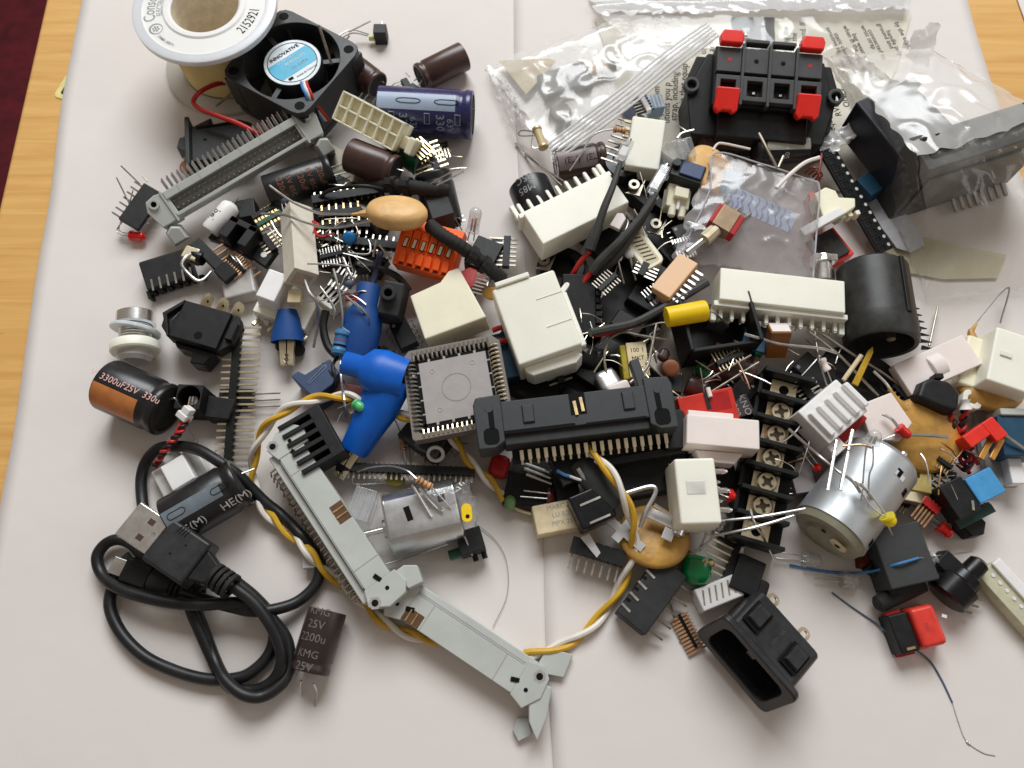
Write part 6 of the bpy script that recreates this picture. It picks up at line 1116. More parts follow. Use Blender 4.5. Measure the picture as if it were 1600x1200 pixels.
# olive metal bracket
M, L = F((1418, 738), (1448, 744), 12, 11, drop=3); t = thing('metal_bracket', 'cream-gold metal bracket with a square hole, below the ochre disc on the right', 'bracket', M); MB().ring([(x*1.0, y*.9) for x, y in sqring(12, 24)], [(x, y+1) for x, y in sqring(3.6, 24)], 0, 2).out('plate', pm('yellowish_metal', C(196, 176, 112), .4, metal=.4), t, bev=.3); MB().box(-6, 6, -9, -5, -3, 1).out('bent_flap', PGD, t, bev=.3); MB().cyl((-3, 6, 1), (-4, 9, 1), 1.4).out('peg', PNK, t)
hdr((1455, 735), (1492, 745), 6, 7, 'short gold contact strip under the lower edge of the ochre disc', fwd=1, back=3, pmat=GLD, w=2.4)
disc((1478, 742), 5, 2.5, 2, 1.5, pm('dull_yellow', C(170, 160, 70)), 'tiny yellow bead near the gold contact strip', 0)
# --- round motor
M, L = F((1297, 832), (1384, 716), 14, 14, drop=0); t = thing('electric_motor', 'round silver electric motor with a translucent end cap, lower right of the pile', 'motor', M); h = L/2
MB().lathe([(-h+1, 11.8), (-h+1, 12.2), (h-1.5, 12.2), (h, 11.2), (h, 4)], 60, 'x', M=T(0, 0, -1.6)).out('can', pm('satin_steel', (.56, .59, .61), .46, metal=.85, bump=.06, vary=.08, scale=80), t, ang=30)
EC = pm('nylon_end_cap', C(150, 146, 126), .45, sss=.3, bump=.04); MB().lathe([(-h-2.6, 1e-3), (-h-2.6, 6), (-h-1.6, 7.4), (-h-1.4, 10.8), (-h+1.1, 11.9)], 50, 'x', M=T(0, 0, -1.6)).out('end_cap', EC, t, ang=30)
MB().prism(rrect(6, 3.6, 1.7, 5), 0, .8).out('terminal_boss', BEI, t, M=T(-h-2.5, -3.5, 3) @ RY(-90) @ RZ(80), bev=.2); MB().lathe([(0, 1e-3), (0, 1)], 12, cap=False).out('terminal_hole', INKB, t, M=T(-h-3.4, -3.5, 3) @ RY(-90))
MB().lathe([(0, 1e-3), (0, .9)], 12, cap=False).out('terminal_hole', INKB, t, M=T(-h-2.65, 2.6, 4) @ RY(-90))
for x, a in ((h-6.5, 108), (h-9, 140), (-h+4, 150)): MB().box(-1.3, 1.3, -1.1, 1.1, 0, .1).out('vent', INKB, t, M=T(0, 0, -1.6) @ RX(a-90) @ T(x, 0, 12.2))
MB().lathe([(0, 1.5), (3.6, 1.5), (4.4, .8)], 14, 'x').out('shaft', TIN, t, M=T(h, -3, 3)); MB().box(-.9, .9, -2, 2, 0, .15).out('solder_blob', WHT, t, M=T(0, 0, -1.6) @ RX(22) @ T(h-7, 0, 12.1), bev=.05)
# clear LED with bright leads over the motor
led((1361, 694), (1370, 672), 30, 33, 4.6, CLL, 'clear LED with long bright leads standing over the round motor', [[(1354, 696, 31), (1351, 720, 30), (1346, 783, 28)], [(1364, 697, 31), (1364, 725, 30), (1358, 745, 29), (1357, 793, 27)]])
for i, (a, b, r_) in enumerate((((1332, 672), (1313, 766), .6), ((1307, 688), (1293, 766), .55))): wire('bright_lead', ('right', 'left')[i]+' one of two long bright leads slanting over the left half of the round motor', 'wire', [(*a, 28), (*b, 29)], r_, CHR, k=1)
wire('cut_lead', 'lead running from the terminal strip screw to the round motor', 'wire', [(1232, 670, 25), (1252, 688, 24), (1280, 712, 23), (1312, 738, 28), (1330, 750, 28), (1345, 770, 28)], .5, TIN)
wire('cut_lead', 'upper of two leads running down to the yellow LED', 'wire', [(1335, 752, 28), (1352, 765, 28), (1375, 795, 20), (1388, 812, 18)], .45, TIN); wire('cut_lead', 'small coppery lead across the clear LED over the motor', 'wire', [(1317, 697, 30), (1345, 695, 31), (1362, 700, 31)], .35, CPR)
led((1385, 806), (1396, 822), 25, 24, 4.2, EPY, 'bright yellow LED at the upper edge of the dark relay', [[(1384, 804, 25), (1357, 768, 28), (1345, 755, 29)], [(1386, 810, 25), (1360, 790, 27), (1340, 758, 29)], [(1388, 822, 24), (1394, 836, 20)]])
# --- dark relay + brown crumb + things beneath
M, L = F((1362, 834), (1436, 818), 12, 12, drop=12); t = thing('relay', 'dark grey relay block below the yellow LED', 'relay', M)
MB().box(-L/2, L/2, -18, 1, 0, 12).out('case', pm('relay_grey', C(58, 60, 60), .6, bump=.06), t, bev=.5)
t, L = boxy('screw_terminal', (1385, 905), (1440, 900), 8, 10, 7, 'black base with metal feet under the dark relay', 'terminal', BLK); many('foot', MB().box(-1.2, 1.2, -2.6, 2.6, 6.8, 7.6), TIN, t, [T(-2, 0, 0), T(5.5, 1.5, 0)], bev=.3)
M, L = F((1368, 946), (1440, 912), 5, 5); t = thing('rubber_sleeve', 'black rubber bar in front of the dark relay, above the red relay', 'sleeve', M); MB().lathe([(-L/2, 1.6), (-L/2+1, 2.7), (-L/2+3, 2.9), (L/2, 2.9)], 20, 'x').out('sleeve', RUB, t)
MB().prism([(-5, -4), (3, -6), (6, -3), (5, 3), (2, 7), (-3, 5)], 0, 4, inset=.15).out('rust_lump', pm('rusty_crumb', C(108, 44, 26), .85, vary=.6, scale=400, bump=.6, bscale=900), M=FC((1352, 866), 0, 10), label='rusty brown lump between the round motor and the dark relay', cat='lump', bev=.4)
MB().prism([(-3, -1), (4, -2.5), (5, 0), (-1, 1.5)], 0, 1).out('paper_flake', PNK, M=FC((1368, 880), 1, 15), label='white flake below the rusty brown lump', cat='flake')
led((1462, 872), (1444, 880), 8, 7, 4.4, CLL, 'clear LED lying on the corner of the dark relay', [[(1464, 876, 8), (1490, 883, 7), (1505, 890, 7)], [(1462, 880, 8), (1480, 890, 7), (1498, 893, 7)]])
# potentiometer
M, L = F((1475, 935), (1520, 890), 6, 8); t = thing('potentiometer', 'black round potentiometer with a knob and three legs, right of the dark relay', 'potentiometer', M)
MB().lathe([(-L/2, 5.5), (-L/2+.6, 6.6), (0, 6.8), (1, 5.4), (L/2-3, 5.2), (L/2-2, 3.4), (L/2+3, 3.2), (L/2+4, 2)], 30, 'x').out('body', BLK2, t, ang=40); MB().box(-3, 3, 0, 8, -5, 3).out('bracket', BLK, t, bev=.5, M=T(2, 2, 0)); pinrow(t, 3, -L/2+1.5, 3, -6, -3, 4.4, (.6, -1, 0), .4, TAR)
# red LED + black hex knob
led((1468, 822), (1488, 838), 5, 5, 3.8, EPR, 'red LED on bare paper left of the small black hexagonal knob', [])
t = thing('hexagonal_knob', 'small black hexagonal knob at the lower right, below the sky blue topped box', 'knob', FC((1506, 824), 0, 10)); MB().lathe([(0, 4.6), (6, 4.4), (6.4, 3.8)], 6).out('body', BLK, t, bev=.5); plead(t, [(1496, 813, 6), (1506, 819, 8)], .3)
# red relay
M, L = F((1390, 962), (1462, 944), 9, 9, drop=9); t = thing('transparent_relay', 'red and black plastic block with rounded clear corners, lower right on bare paper', 'relay', M); h = L/2
RDP = pm('coral_red_plastic', C(222, 66, 54), .3, sss=.2, bump=.03); MB().box(-1.5, h, -12.5, 1, 0, 9, .6).out('red_half', RDP, t, bev=1.4); MB().box(-h, -1.4, -12, 0, 0, 7.5).out('black_half', BLK, t, bev=.6); MB().box(-h+1, -1.6, -13, -11.8, 0, 3).out('red_strip', REDD, t); MB().box(-h+1, -2, -.2, 1, 2, 5).out('red_edge', REDD, t); txt('ON', 1.7, pm('faded_mark', C(150, 70, 62), .5, bump=0), t, T(2.5, -6, 9.05) @ RZ(90)); MB().box(-h+2, -3, -11.2, -10.4, 7.5, 7.8).out('brass_edge', GLD, t); MB().box(-.8, .8, -.5, .5, 9, 9.1).out('white_fleck', WHT, t, M=T(9, -4, 0) @ RZ(-30))
# clear discs on the paper
for i, (c, l) in enumerate((((1270, 873), 'upper'), ((1330, 905), 'lower'))): led((c[0]-15, c[1]), (c[0]+14, c[1]+4), 2.6, 2.6, 5, CLL, l+' clear LED lying on the bare paper below the round motor', [])
wire('blue_wire', 'thin blue wire lying across the dark relay, tinned at its right end', 'wire', [(1234, 883, .8), (1270, 890, .8), (1320, 895, 1.5), (1360, 893, 6), (1400, 882, 12.8), (1435, 872, 12.8)], .45, BLW); wire('bare_wire', 'thin tinned wire continuing right from the blue wire', 'wire', [(1435, 872, 12.5), (1470, 868, 9), (1520, 862, 5)], .3, TIN)
wire('blue_wire', 'long thin dark blue wire curving across the bare paper to the lower right', 'wire', [(1300, 926, .6), (1330, 948, .6), (1370, 975, 1), (1395, 995, 3), (1415, 1005, 2), (1450, 1030, .7), (1470, 1060, .6), (1488, 1098, .5)], .3, pm('slate_blue_wire', C(84, 100, 124), .5)); wire('fine_wire', 'fine pale continuation of the long blue wire near the bottom right corner', 'wire', [(1488, 1098, .5), (1498, 1130, .5), (1510, 1158, .5), (1535, 1176, .5), (1555, 1181, .5)], .13, TIN)
MB().ball((0, 0, 0), .9, 8, (1, .5, .3)).out('solder_blob', CHR, M=FC((1513, 1161), .6, -50), label='tiny bright solder fleck near the bottom right corner', cat='fleck')
# white slotted strip at the right edge
M, L = F((1545, 885), (1640, 990), 7, 7, drop=7); t = thing('slotted_strip', 'cream strip connector with a row of white dots running off the right edge', 'connector', M)
MB().box(-L/2, L/2, -4.5, 3, 0, 6.2).out('body', pm('greenish_cream', C(200, 196, 168), .5, sss=.2), t, bev=.4); MB().box(-L/2, L/2, 1.4, 5, 5, 7.4).out('white_edge', WHT, t, bev=.4); many('dot', MB().lathe([(0, .7), (.3, .6), (.3, 1e-3)], 10), WHT, t, [T(-L/2+3+i*3, -.6, 6.2) for i in range(9)])
film('clear_flap', 'clear plastic flap lying left of the cream slotted strip', 'flap', [(1545, 905, 2), (1590, 945, 2), (1600, 1000, 1), (1550, 940, 1)], FLM, 12, 8, amp=.4)
# --- lower middle
M, L = F((832, 800), (925, 782), 9, 9, drop=8); t = thing('box_capacitor', 'beige box capacitor with faint printed lettering, lower middle', 'capacitor', M); MB().box(-L/2, L/2, -8, 2, 0, 8).out('body', BEI, t, bev=.6)
for i, s_ in enumerate(('MARCON', 'LU 0.22', 'MPX 250')): txt(s_, 2.2, INKG, t, T(-.5, .2-i*2.7, 8.04))
M, L = F((895, 795), (958, 768), 17, 17, roll=0, drop=10); t = thing('slotted_connector', 'black connector with two silver slots and a metal cross below, left of the ochre disc', 'connector', M)
m = MB(); m.box(-L/2, L/2-2, -7.6, 4, 0, 10); m.out('housing', BLK2, t, bev=.8); many('contact', MB().box(-3.6, 3.6, -.35, .35, 10, 10.3), TIN, t, [T(-1, 0, 0), T(-.5, -6.4, 0)]); MB().prism([(-1.4, -12), (1.4, -12), (1.4, -5), (5, -5), (5, -2), (1.4, -2), (1.4, 4), (-1.4, 4), (-1.4, -2), (-4, -2), (-4, -5), (-1.4, -5)], 0, .8).out('metal_cross', ALU, t, M=T(4, -9, 4) @ RZ(25)); MB().prism([(-1.6, 0), (1.6, 0), (2.4, -7), (.6, -8)], 2, 2.8).out('metal_foot', ALU, t, M=T(-L/2+1, -8.5, 0))
M, L = F((902, 722), (965, 790), 15, 15); t = thing('clip_arm', 'dark arched plastic arm under the twisted wire, below the black header', 'arm', M); MB().lathe([(-L/2, 2.6), (0, 3.6), (L/2, 3.2)], 16, 'x', M=Matrix.Diagonal((1, 1.4, .7, 1))).out('arm', DGR, t)
t, L = boxy('black_block', (868, 735), (915, 715), 15, 12, 8, 'small black block with a blue-ended wire below the black header', 'connector', BLK); plead(t, [(870, 735, 16), (882, 742, 16), (890, 744, 16)], .6, BLW); plead(t, [(890, 744, 16), (910, 750, 16), (930, 742, 16), (948, 740, 16)], .5, WHT); plead(t, [(903, 732, 17), (918, 755, 16)], .7)
t, L = boxy('black_block', (868, 770), (905, 765), 8, 16, 6, 'black flat block under the slotted black connector', 'connector', BLK)
for i in range(3): wire('clear_pin', ('top', 'middle', 'bottom')[i]+' one of three pale pins on the grey film left of the small black block', 'wire', [(816+i*3, 723+i*9, 6), (858+i*2, 738+i*9, 5)], .6, TIN, k=1)
t, L = boxy('clear_connector', (800, 715), (870, 740), 4, 14, 3, 'smoky clear flat piece under three pale pins', 'film', glassy('smoky_plastic', C(90, 92, 92))) ; t, L = boxy('red_button', (765, 722), (795, 730), 7, 8, 6, 'dark red button below the left end of the black header', 'button', REDD, bev=2); led((855, 775), (866, 776), 8, 8, 4.4, pm('maroon_epoxy', C(96, 30, 24), .3, coat=.3, bump=0), 'dark maroon round LED above the beige box capacitor', [])
t, L = boxy('black_block', (790, 760), (860, 775), 5, 12, 5, 'flat black block between the green bead and the maroon LED', 'connector', BLK)
hdr((892, 850), (975, 875), 7, 7, 'black seven-way pin strip on bare paper left of the twisted wire, lower middle', fwd=.3, back=5.4, pmat=TAR, w=5, h=4.5)
# metal clips on the ochre disc
MB().tube(spline([(-5, 3, 0), (3, 5, 1), (4.4, 3, 1), (1, -3, .5), (-1, -8, -1)], 6), .75, 8).out('bent_metal_strip', ALU, M=FC((1003, 785), 15, 0), label='bent bright metal strip above the ochre disc beside the twisted wire', cat='strip')
M = FC((1038, 812), 13, -25); t = thing('fuse_clip', 'bright folded fuse clip lying on the ochre disc in the lower middle', 'clip', M); MB().box(-6, 4, -1.8, 1.8, 0, .6).out('strip', ALU, t, bev=.15); MB().lathe([(-2.2, 2.4), (2.2, 2.4), (2.2, 2), (-2.2, 2)], 16, 'y', a0=-30, a1=200, cap=False, M=T(5.2, -1, 1)).out('curl', CHR, t); MB().box(1, 4.6, -6, -2, 0, .7).out('tab', ALU, t, bev=.2)
wire('cut_lead', 'bright straight lead above the folded fuse clip', 'wire', [(1022, 788, 17), (1082, 828, 15)], .6, CHR, k=1)
for i, (a, b) in enumerate((((1108, 815), (1258, 795)), ((1110, 838), (1240, 806)))): wire('component_lead', ('upper', 'lower')[i]+' of two long leads crossing the lower end of the terminal strip', 'wire', [(*a, 14), ((a[0]+b[0])/2, (a[1]+b[1])/2+3, 20), (*b, 20)], .45, TIN)
wire('component_lead', 'bent lead over the lowest screw of the terminal strip', 'wire', [(1172, 795, 20), (1180, 820, 20), (1192, 838, 15), (1208, 872, 6)], .4, TIN); wire('component_lead', 'thin lead hanging between the nylon cube and the terminal strip', 'wire', [(1118, 800, 14), (1105, 830, 10), (1093, 860, 6)], .4, TIN)
# green LED, big
M, L = F((1090, 872), (1086, 915), 5.5, 5.5); t = thing('led', 'large deep green LED on the paper beside the eight-pin socket', 'led', M); MB().lathe([(-L/2, 5.2), (-L/2+1, 5.2), (-L/2+1.2, 4.8), (L/2-3, 4.8), (L/2-1, 3.8), (L/2, 1.6), (L/2, 1e-3)], 30, 'x').out('lens', EPD, t, ang=50)
resistor((1096, 874), (1116, 882), 10, 8, 2, BEB, 'small striped resistor lying on the large deep green LED', [BR1, BRD1, BR1], [[(1096, 874, 10), (1084, 864, 9), (1072, 855, 8)]])
hdr((1158, 846), (1132, 908), 5, 6, 'black pin strip with long pale pins, between the green LED and the terminal strip', fwd=1, back=7.6, pmat=PGD, w=2.6)
t, L = boxy('slide_switch', (1178, 872), (1160, 925), 8, 9, 8, 'small black bracket-shaped part under the lower end of the terminal strip', 'switch', BLK); MB().box(-1, 8, 4, 8, 0, 7).out('side_lug', BLK, t, bev=1.2); pinrow(t, 3, -L/2, 2, -4, 6, 2.5, (-1, 0, .2), .5, WHT)
# DIP blocks
M, L = F((986, 975), (1052, 884), 9, 9, drop=7); t = thing('ic_socket', 'dark rectangular eight-pin socket lying diagonally on bare paper, lower middle', 'ic socket', M)
MB().box(-L/2, L/2, -5.6, 5.6, 0, 7).out('body', DGR, t, bev=.5); pinrow(t, 5, -L/2+2.5, L/5.2, -5.6, 3, 6, (0.1, -1, -.3), .3, TAR); many('top_contact', MB().box(-.4, .4, -1.8, 1.8, 0, .3), TIN, t, [T(-L/2+3+i*L/5.2, 4.2, 7) @ RZ(-8) for i in range(5)]); many('notch', MB().box(-.5, .5, -.8, .8, 0, .05), INKB, t, [T(-L/2+5.4+i*L/5.2, 5, 7.01) for i in range(4)])
M, L = F((1096, 940), (1155, 916), 7, 7, drop=6); t = thing('nylon_connector', 'white six-slot connector touching the upper edge of the black mains socket', 'connector', M); MB().box(-L/2-1, L/2+1, -3.6, 4.6, 0, 6, .4).out('housing', WHT, t, bev=.6); many('slot', MB().box(-.28, .28, -2.4, 2.4, 0, .04), TAR, t, [T(-L/2+1.2+i*(L-2.4)/5, .8, 6.02) @ RZ(-18) for i in range(6)])
M, L = F((1060, 960), (1088, 1012), 1.2, 1.2); t = thing('film_comb', 'tiny brown comb strip with a black bar lying on paper left of the mains socket', 'comb', M); MB().box(-L/2, L/2, -.45, .45, 0, .9).out('bar', INKB, t); many('tooth', MB().box(-.35, .35, -3.4, 3, 0, .4), CPR, t, [T(-L/2+.8+i*1.15, 0, 0) for i in range(11)])
wire('component_lead', 'thin lead lying beside the tiny brown comb strip', 'wire', [(1044, 930, 1), (1056, 970, 1), (1063, 1003, 1)], .25, TAR)
# --- mains inlet
M, L = F((1108, 985), (1210, 938), 0, 0); t = thing('mains_socket', 'black mains power inlet with a flanged front and solder lugs, bottom right', 'socket', M)
A = P(1158, 1050, 0); t.matrix_world = mS(Matrix.Translation(A+Vector((-2.0, .5, 4.2))) @ RZ(-51) @ RX(-14)) @ Matrix.Diagonal((.81, .81, .81, 1))
# local x runs along the flange (down right), y runs from the flange to the lugs
INB = pm('inlet_black', (.016, .016, .018), .36, bump=.05, dust=.008)
fl = rrect(38, 23, 3, 4); MB().ring(fl, rrect(29.5, 16.5, 4, 4), -1.6, 1.6).out('flange', INB, t, M=T(-2, -1, 11.2) @ RX(82), bev=.8)
bd = [(-16, -9.5), (16, -9.5), (16, 4), (11, 9.5), (-11, 9.5), (-16, 4)]
MB().ring([(x, y) for x, y in rrect(32, 20.5, 3, 5)], [(x, y) for x, y in rrect(29.5, 16.5, 4, 5)], -1.5, 19).out('body', INB, t, M=T(-2, 1, 11) @ RX(-98) @ RZ(0), bev=.7)
MB().prism(rrect(29, 18, 3, 5), 17.4, 19.2).out('rear_wall', INB, t, M=T(-2, 1, 11) @ RX(-98), bev=.4)
many('earth_pin', MB().box(-1.8, 1.8, -.9, .9, 4, 17, .4), TIN, t, [T(-2+x, 1, 11) @ RX(-98) @ T(0, yy, 0) for x, yy in ((0, 3), (-7, -2), (7, -2))])
for x in (-11, 8): MB().box(-3.2, 3.2, -4.6, 4.6, 0, 1.6, .5).out('retaining_rib', INB, t, M=T(x-1, 11, 21.0) @ RX(-8), bev=.3); MB().box(-4.0, 4.0, -6, 5.4, 0, .08).out('rib_groove', INKB, t, M=T(x-1, 11, 20.86) @ RX(-8))
txt('250V~ 10A', 1.9, pm('embossed_grey', (.05, .05, .052), .5, bump=0), t, T(-2, 11, 21.2) @ RZ(90))
for x in (-11, 5.5): MB().ring(rrect(5, 9, 2.4, 5), rrect(2.4, 4, 1.1, 5, 0, 1.2), 0, .8).out('solder_lug', PGD, t, M=T(x, 24, 12) @ RX(-10), bev=.1); MB().box(-2, 2, -3, 1, 0, .8).out('lug_neck', PGD, t, M=T(x, 20, 12))
MB().box(-9, 4, -2, 2, -5, 2).out('lug_bridge', pm('cloudy_plastic2', C(190, 180, 160), .4, sss=.3), t, M=T(0, 20.5, 10))
# ================= upper right: bags, printed sheet, red-levered terminal =================
# printed instruction sheet
shm = pm('cream_instruction_paper', C(216, 210, 194), .55, bump=.05, vary=.03, scale=30)
cs = P(1190, 130, 1.2); st = thing('instruction_sheet', 'printed instruction sheet under the red-levered terminal block, text running upward', 'sheet', T(*cs)); iv = zinv(st)
def local_poly(pts, z): return [tuple((iv @ P(x, y, z))[:2]) for x, y in pts]
m = MB(); m.prism(local_poly([(985, 275), (1335, 300), (1362, 180), (1400, 110), (1424, 22), (1170, 22), (930, 30), (960, 120)], 1.2), -.15, 0); m.out('page', shm, st)
m = MB(); m.prism(local_poly([(1150, 104), (1212, 104), (1210, 27), (1142, 27)], 1.2), .0, .04); m.out('dark_panel', pm('panel_grey', C(84, 82, 80), .5, bump=0), st)
def ptxt(s, size, px, py, ang, mat=INKB, z=1.3): return txt(s, size, mat, st, T(*(iv @ P(px, py, z))) @ RZ(ang), name='text_line')
for s, sz, x, y, a in (('cedence uipm', 4.2, 1026, 170, 86), ('utions you p', 4.2, 1042, 160, 85), ('strap, including', 4.2, 1054, 150, 84), ('in that equip', 4.2, 1068, 130, 83), ('1. Make c ns la p', 4.2, 1084, 150, 82), ('or bag', 4, 1100, 70, 80), ('as', 4, 1112, 76, 78),
    ('ming the', 3.8, 1228, 60, 84), ('the', 3.8, 1241, 58, 84), ('ast band. If', 3.8, 1255, 58, 84), ('or', 3.8, 1269, 66, 84), ('to', 3.8, 1282, 74, 84)):
    ptxt(s, sz, x, y, a)
for s, x, y in (('THE', 1166, 52), ('smooth in', 1192, 54)): ptxt(s, 3.8, x, y, 84, INKW)
for i, s in enumerate(('sensitive to', 'static charge', 'when in the', 'bag wear a', 'wrist strap', 'connected to', 'ground and', 'handle only', 'by the edge')):
    ptxt(s, 3.1, 1303+i*13.5, 62+i*-1+(12 if i % 2 else 0), -76)
for i, s in enumerate(('equipment', 'RVICE', 'ONLY')): ptxt(s, 3.8, 1293+i*13, 180-i*14, 98)
for i, s in enumerate(('static', 'electric', 'parts')): ptxt(s, 3.1, 1318+i*14, 100, -74)
# --- bags
BAG = glassy('zip_bag_film', C(242, 240, 237), .16, .26, .22, .07, 16)
BAG2 = glassy('stiff_bag_film', C(242, 240, 236), .18, .34, .22, .05, 14)
BAG3 = glassy('clear_bag_film', C(236, 233, 226), .14, .045, .12, .12, 20)
FLD = glassy('milky_fold_film', C(240, 238, 234), .2, .42, .25, .12, 24)
PCH = glassy('pouch_film', C(186, 180, 180), .2, .30, .22, .05, 30)
bt = thing('zip_bag', 'crumpled clear zip bag with small parts inside, left of the red-levered terminal block', 'bag', T(*P(930, 130, 0)))
def bagfilm(par, name, c4, mat, **k):
    o = film(name, '', '', c4, mat, par=par, **k)
    A = sum((P(*c) for c in c4), Vector())/4; o.matrix_local = mS(zinv(par) @ T(*A)); return o
bagfilm(bt, 'upper_film', [(757, 105, 3), (985, 20, 6), (1132, 56, 13), (870, 252, 9)], BAG, nx=70, ny=50, amp=1.8, fr=.045, puff=6, crease=2.4, seed=1)
bagfilm(bt, 'lower_film', [(765, 112, .8), (985, 30, .8), (1110, 48, 1.5), (868, 240, 1.5)], BAG, nx=30, ny=22, amp=.8, fr=.05, crease=1, seed=2)
bagfilm(bt, 'side_fold', [(757, 105, 4), (800, 140, 9), (822, 200, 8), (806, 215, 3)], BAG, nx=20, ny=24, amp=1.6, fr=.16, crease=3, seed=5)
# zip ridges: raised rails along the mouth
iv2 = zinv(bt); RIB = glassy('zip_rail', C(244, 244, 244), .15, .75, .2, 0)
for k in range(6):
    ox, oy = k*3.6, k*4.9; pts = [(1104+ox, 36+oy*.8, 17), (1036+ox, 84+oy, 20), (958+ox, 148+oy, 19), (856+ox*.8, 226+oy, 13)]
    MB().tube([iv2 @ v for v in PP(pts, 10)], .5, 6).out('zip_rail', RIB, bt)
# things in the zip bag
MB().prism([tuple((iv2 @ P(x, y, 4))[:2]) for x, y in [(822, 148), (868, 97), (860, 92), (780, 95)]], 4, 4.2).out('paper_label', pm('kraft_label', C(222, 206, 172), .7), M=T(*P(930, 130, 0)), label='folded tan paper label inside the left end of the zip bag', cat='label')
t, L = boxy('grey_component', (846, 133), (920, 110), 6, 12, 5, 'grey block inside the zip bag beside the tan paper label', 'component', pm('mid_grey_part', C(104, 102, 98), .5), bev=1); MB().lathe([(L/2, 3), (L/2+6, 2.6), (L/2+9, 2)], 16, 'x', M=T(0, 0, 2.6)).out('tan_end', pm('tan_end', C(196, 168, 140), .5), t); MB().lathe([(L/2+9, 2.2), (L/2+12, 2.2)], 14, 'x', M=T(0, 0, 2.6)).out('dark_tip', DGR, t)
MB().prism([(x, y*1.1) for x, y in circ(5.2, 8)], 0, 5, inset=.1).out('grey_button', pm('mid_grey_part2', C(112, 106, 98), .5), M=FC((875, 186), 1.2, 10), label='round grey button inside the lower half of the zip bag', cat='button', bev=.8)
MB().box(-4, 4, -2, 2, 0, 2).out('grey_chip', pm('mid_grey_part', C(104, 102, 98)), M=FC((835, 120), 2, 60), label='small grey chip over the tan paper label in the zip bag', cat='chip', bev=.5)
# long shiny antistatic bag at the very top
bt2 = thing('antistatic_bag', 'shiny clear bag spread over the printed sheet along the top of the photo', 'bag', T(*P(1170, 60, 0)))
bagfilm(bt2, 'upper_film', [(912, 2, 3), (1425, -14, 4), (1395, 105, 3), (985, 60, 3)], glassy('shiny_film', C(240, 240, 240), .10, .03, .08, .03, 12), nx=90, ny=26, amp=.9, fr=.03, crease=.8, seed=8, hfn=lambda u, v: 3.0*math.exp(-((v-.18)/.12)**2))
bagfilm(bt2, 'folded_edge', [(920, -6, 1.5), (1420, -22, 1.5), (1418, 14, 5), (935, 22, 5)], glassy('white_gloss_film', C(246, 246, 246), .12, .5, .4, .10, 20), nx=80, ny=14, amp=1.4, fr=.1, crease=2.5, seed=11)
# right bag with the black module
BG3 = [(1296, 84, 14), (1440, 22, 14)]
bt3 = thing('plastic_bag', 'crumpled clear bag holding a big black module, at the right edge', 'bag', T(*P(1450, 220, 0)))
bagfilm(bt3, 'upper_film', [(1300, 92, 20), (1450, 74, 26), (1640, 182, 35), (1436, 244, 36)], BAG2, nx=60, ny=50, amp=1.3, fr=.04, puff=3, crease=1.8, seed=21)
bagfilm(bt3, 'front_film', [(1300, 92, 20), (1436, 244, 36), (1448, 468, 2), (1352, 240, 6)], BAG3, nx=50, ny=40, amp=1.6, fr=.05, crease=2.5, seed=22, puff=0)
bagfilm(bt3, 'lower_film', [(1434, 244, 36.5), (1650, 178, 36.5), (1690, 440, 2), (1450, 468, 2)], BAG3, nx=50, ny=40, amp=1.2, fr=.06, crease=2.5, hfn=lambda u, v: 9*math.sin(math.pi*min(1, v*1.0))**1.2, seed=23)
bagfilm(bt3, 'raised_ear', [(1415, 90, 16), (1432, 50, 24), (1466, 32, 26), (1452, 105, 16)], FLD, nx=18, ny=18, amp=1.2, fr=.1, crease=2, seed=24)
bagfilm(bt3, 'curled_fold', [(1288, 92, 20), (1322, 72, 26), (1404, 128, 30), (1368, 240, 12)], FLD, nx=34, ny=26, amp=1.6, fr=.09, crease=4, seed=25)
M, L = F((1432, 238), (1640, 172), 34, 34, drop=33); t = thing('power_module', 'big black rectangular module inside the right-hand bag', 'module', M)
MB().box(-L/2, L/2, -9, 7, 0, 33, .5).out('case', pm('module_black', (.05, .052, .048), .5, bump=.08, dust=.01, vary=.35, scale=60), t, bev=.8)
MB().box(-L/2+3, L/2-3, -9.6, -8.8, 4, 27).out('label_panel', pm('module_panel', (.085, .085, .075), .6, vary=.4, scale=50), t, bev=.2)
pinrow(t, 8, 0, 3.2, -9, 3, 6, (-.1, -1, -.2), .6, TAR)
t, L = boxy('black_connector', (1366, 146), (1446, 244), 27, 17, 18, 'long black connector bar in the bag, left of the big module', 'connector', pm('bagged_black', (.02, .022, .03), .3, bump=.05), bev=.8); many('tooth', MB().box(-1, 1, -7, -5, 13, 15.5), BLK, t, [T(-L/2+2+i*3.2, 0, 0) for i in range(8)])
t, L = boxy('black_connector', (1404, 132), (1476, 205), 27, 10, 16, 'second black connector bar in the bag, nearer the raised corner', 'connector', BLK, bev=.8); MB().box(-L/2-2, -L/2+3, -2, 12, 6, 12).out('side_peg', BLK, t, bev=.5)
t, L = boxy('black_connector', (1446, 232), (1500, 214), 34.5, 10, 16, 'black glossy block in the bag where the bars meet the module', 'connector', BLK2, bev=1)
M = FC((1432, 395), 1.2, -10); MB().prism([(-14, -9), (10, -10), (30, -6), (34, 5), (-10, 8), (-18, 2)], 0, .3).out('paper_slip', glassy('straw_film', C(226, 218, 190), .3, .55, .2, .03, 20), M=M, label='pale straw translucent slip beneath the lower edge of the right-hand bag', cat='slip')
M = FC((1392, 340), 3, -62); MB().prism([(-16, -5.5), (12, -6.5), (16, -3), (16, 3.5), (10, 6), (-16, 6)], 0, .3).out('white_card', pm('bluish_card', C(214, 218, 226), .5), M=M, label='bluish white rounded card between the perforated tape and the right bag', cat='card')
t, L = boxy('teal_block', (1352, 272), (1376, 298), 10, 9, 7, 'dark teal block between the perforated tape and the right bag', 'block', TEL)
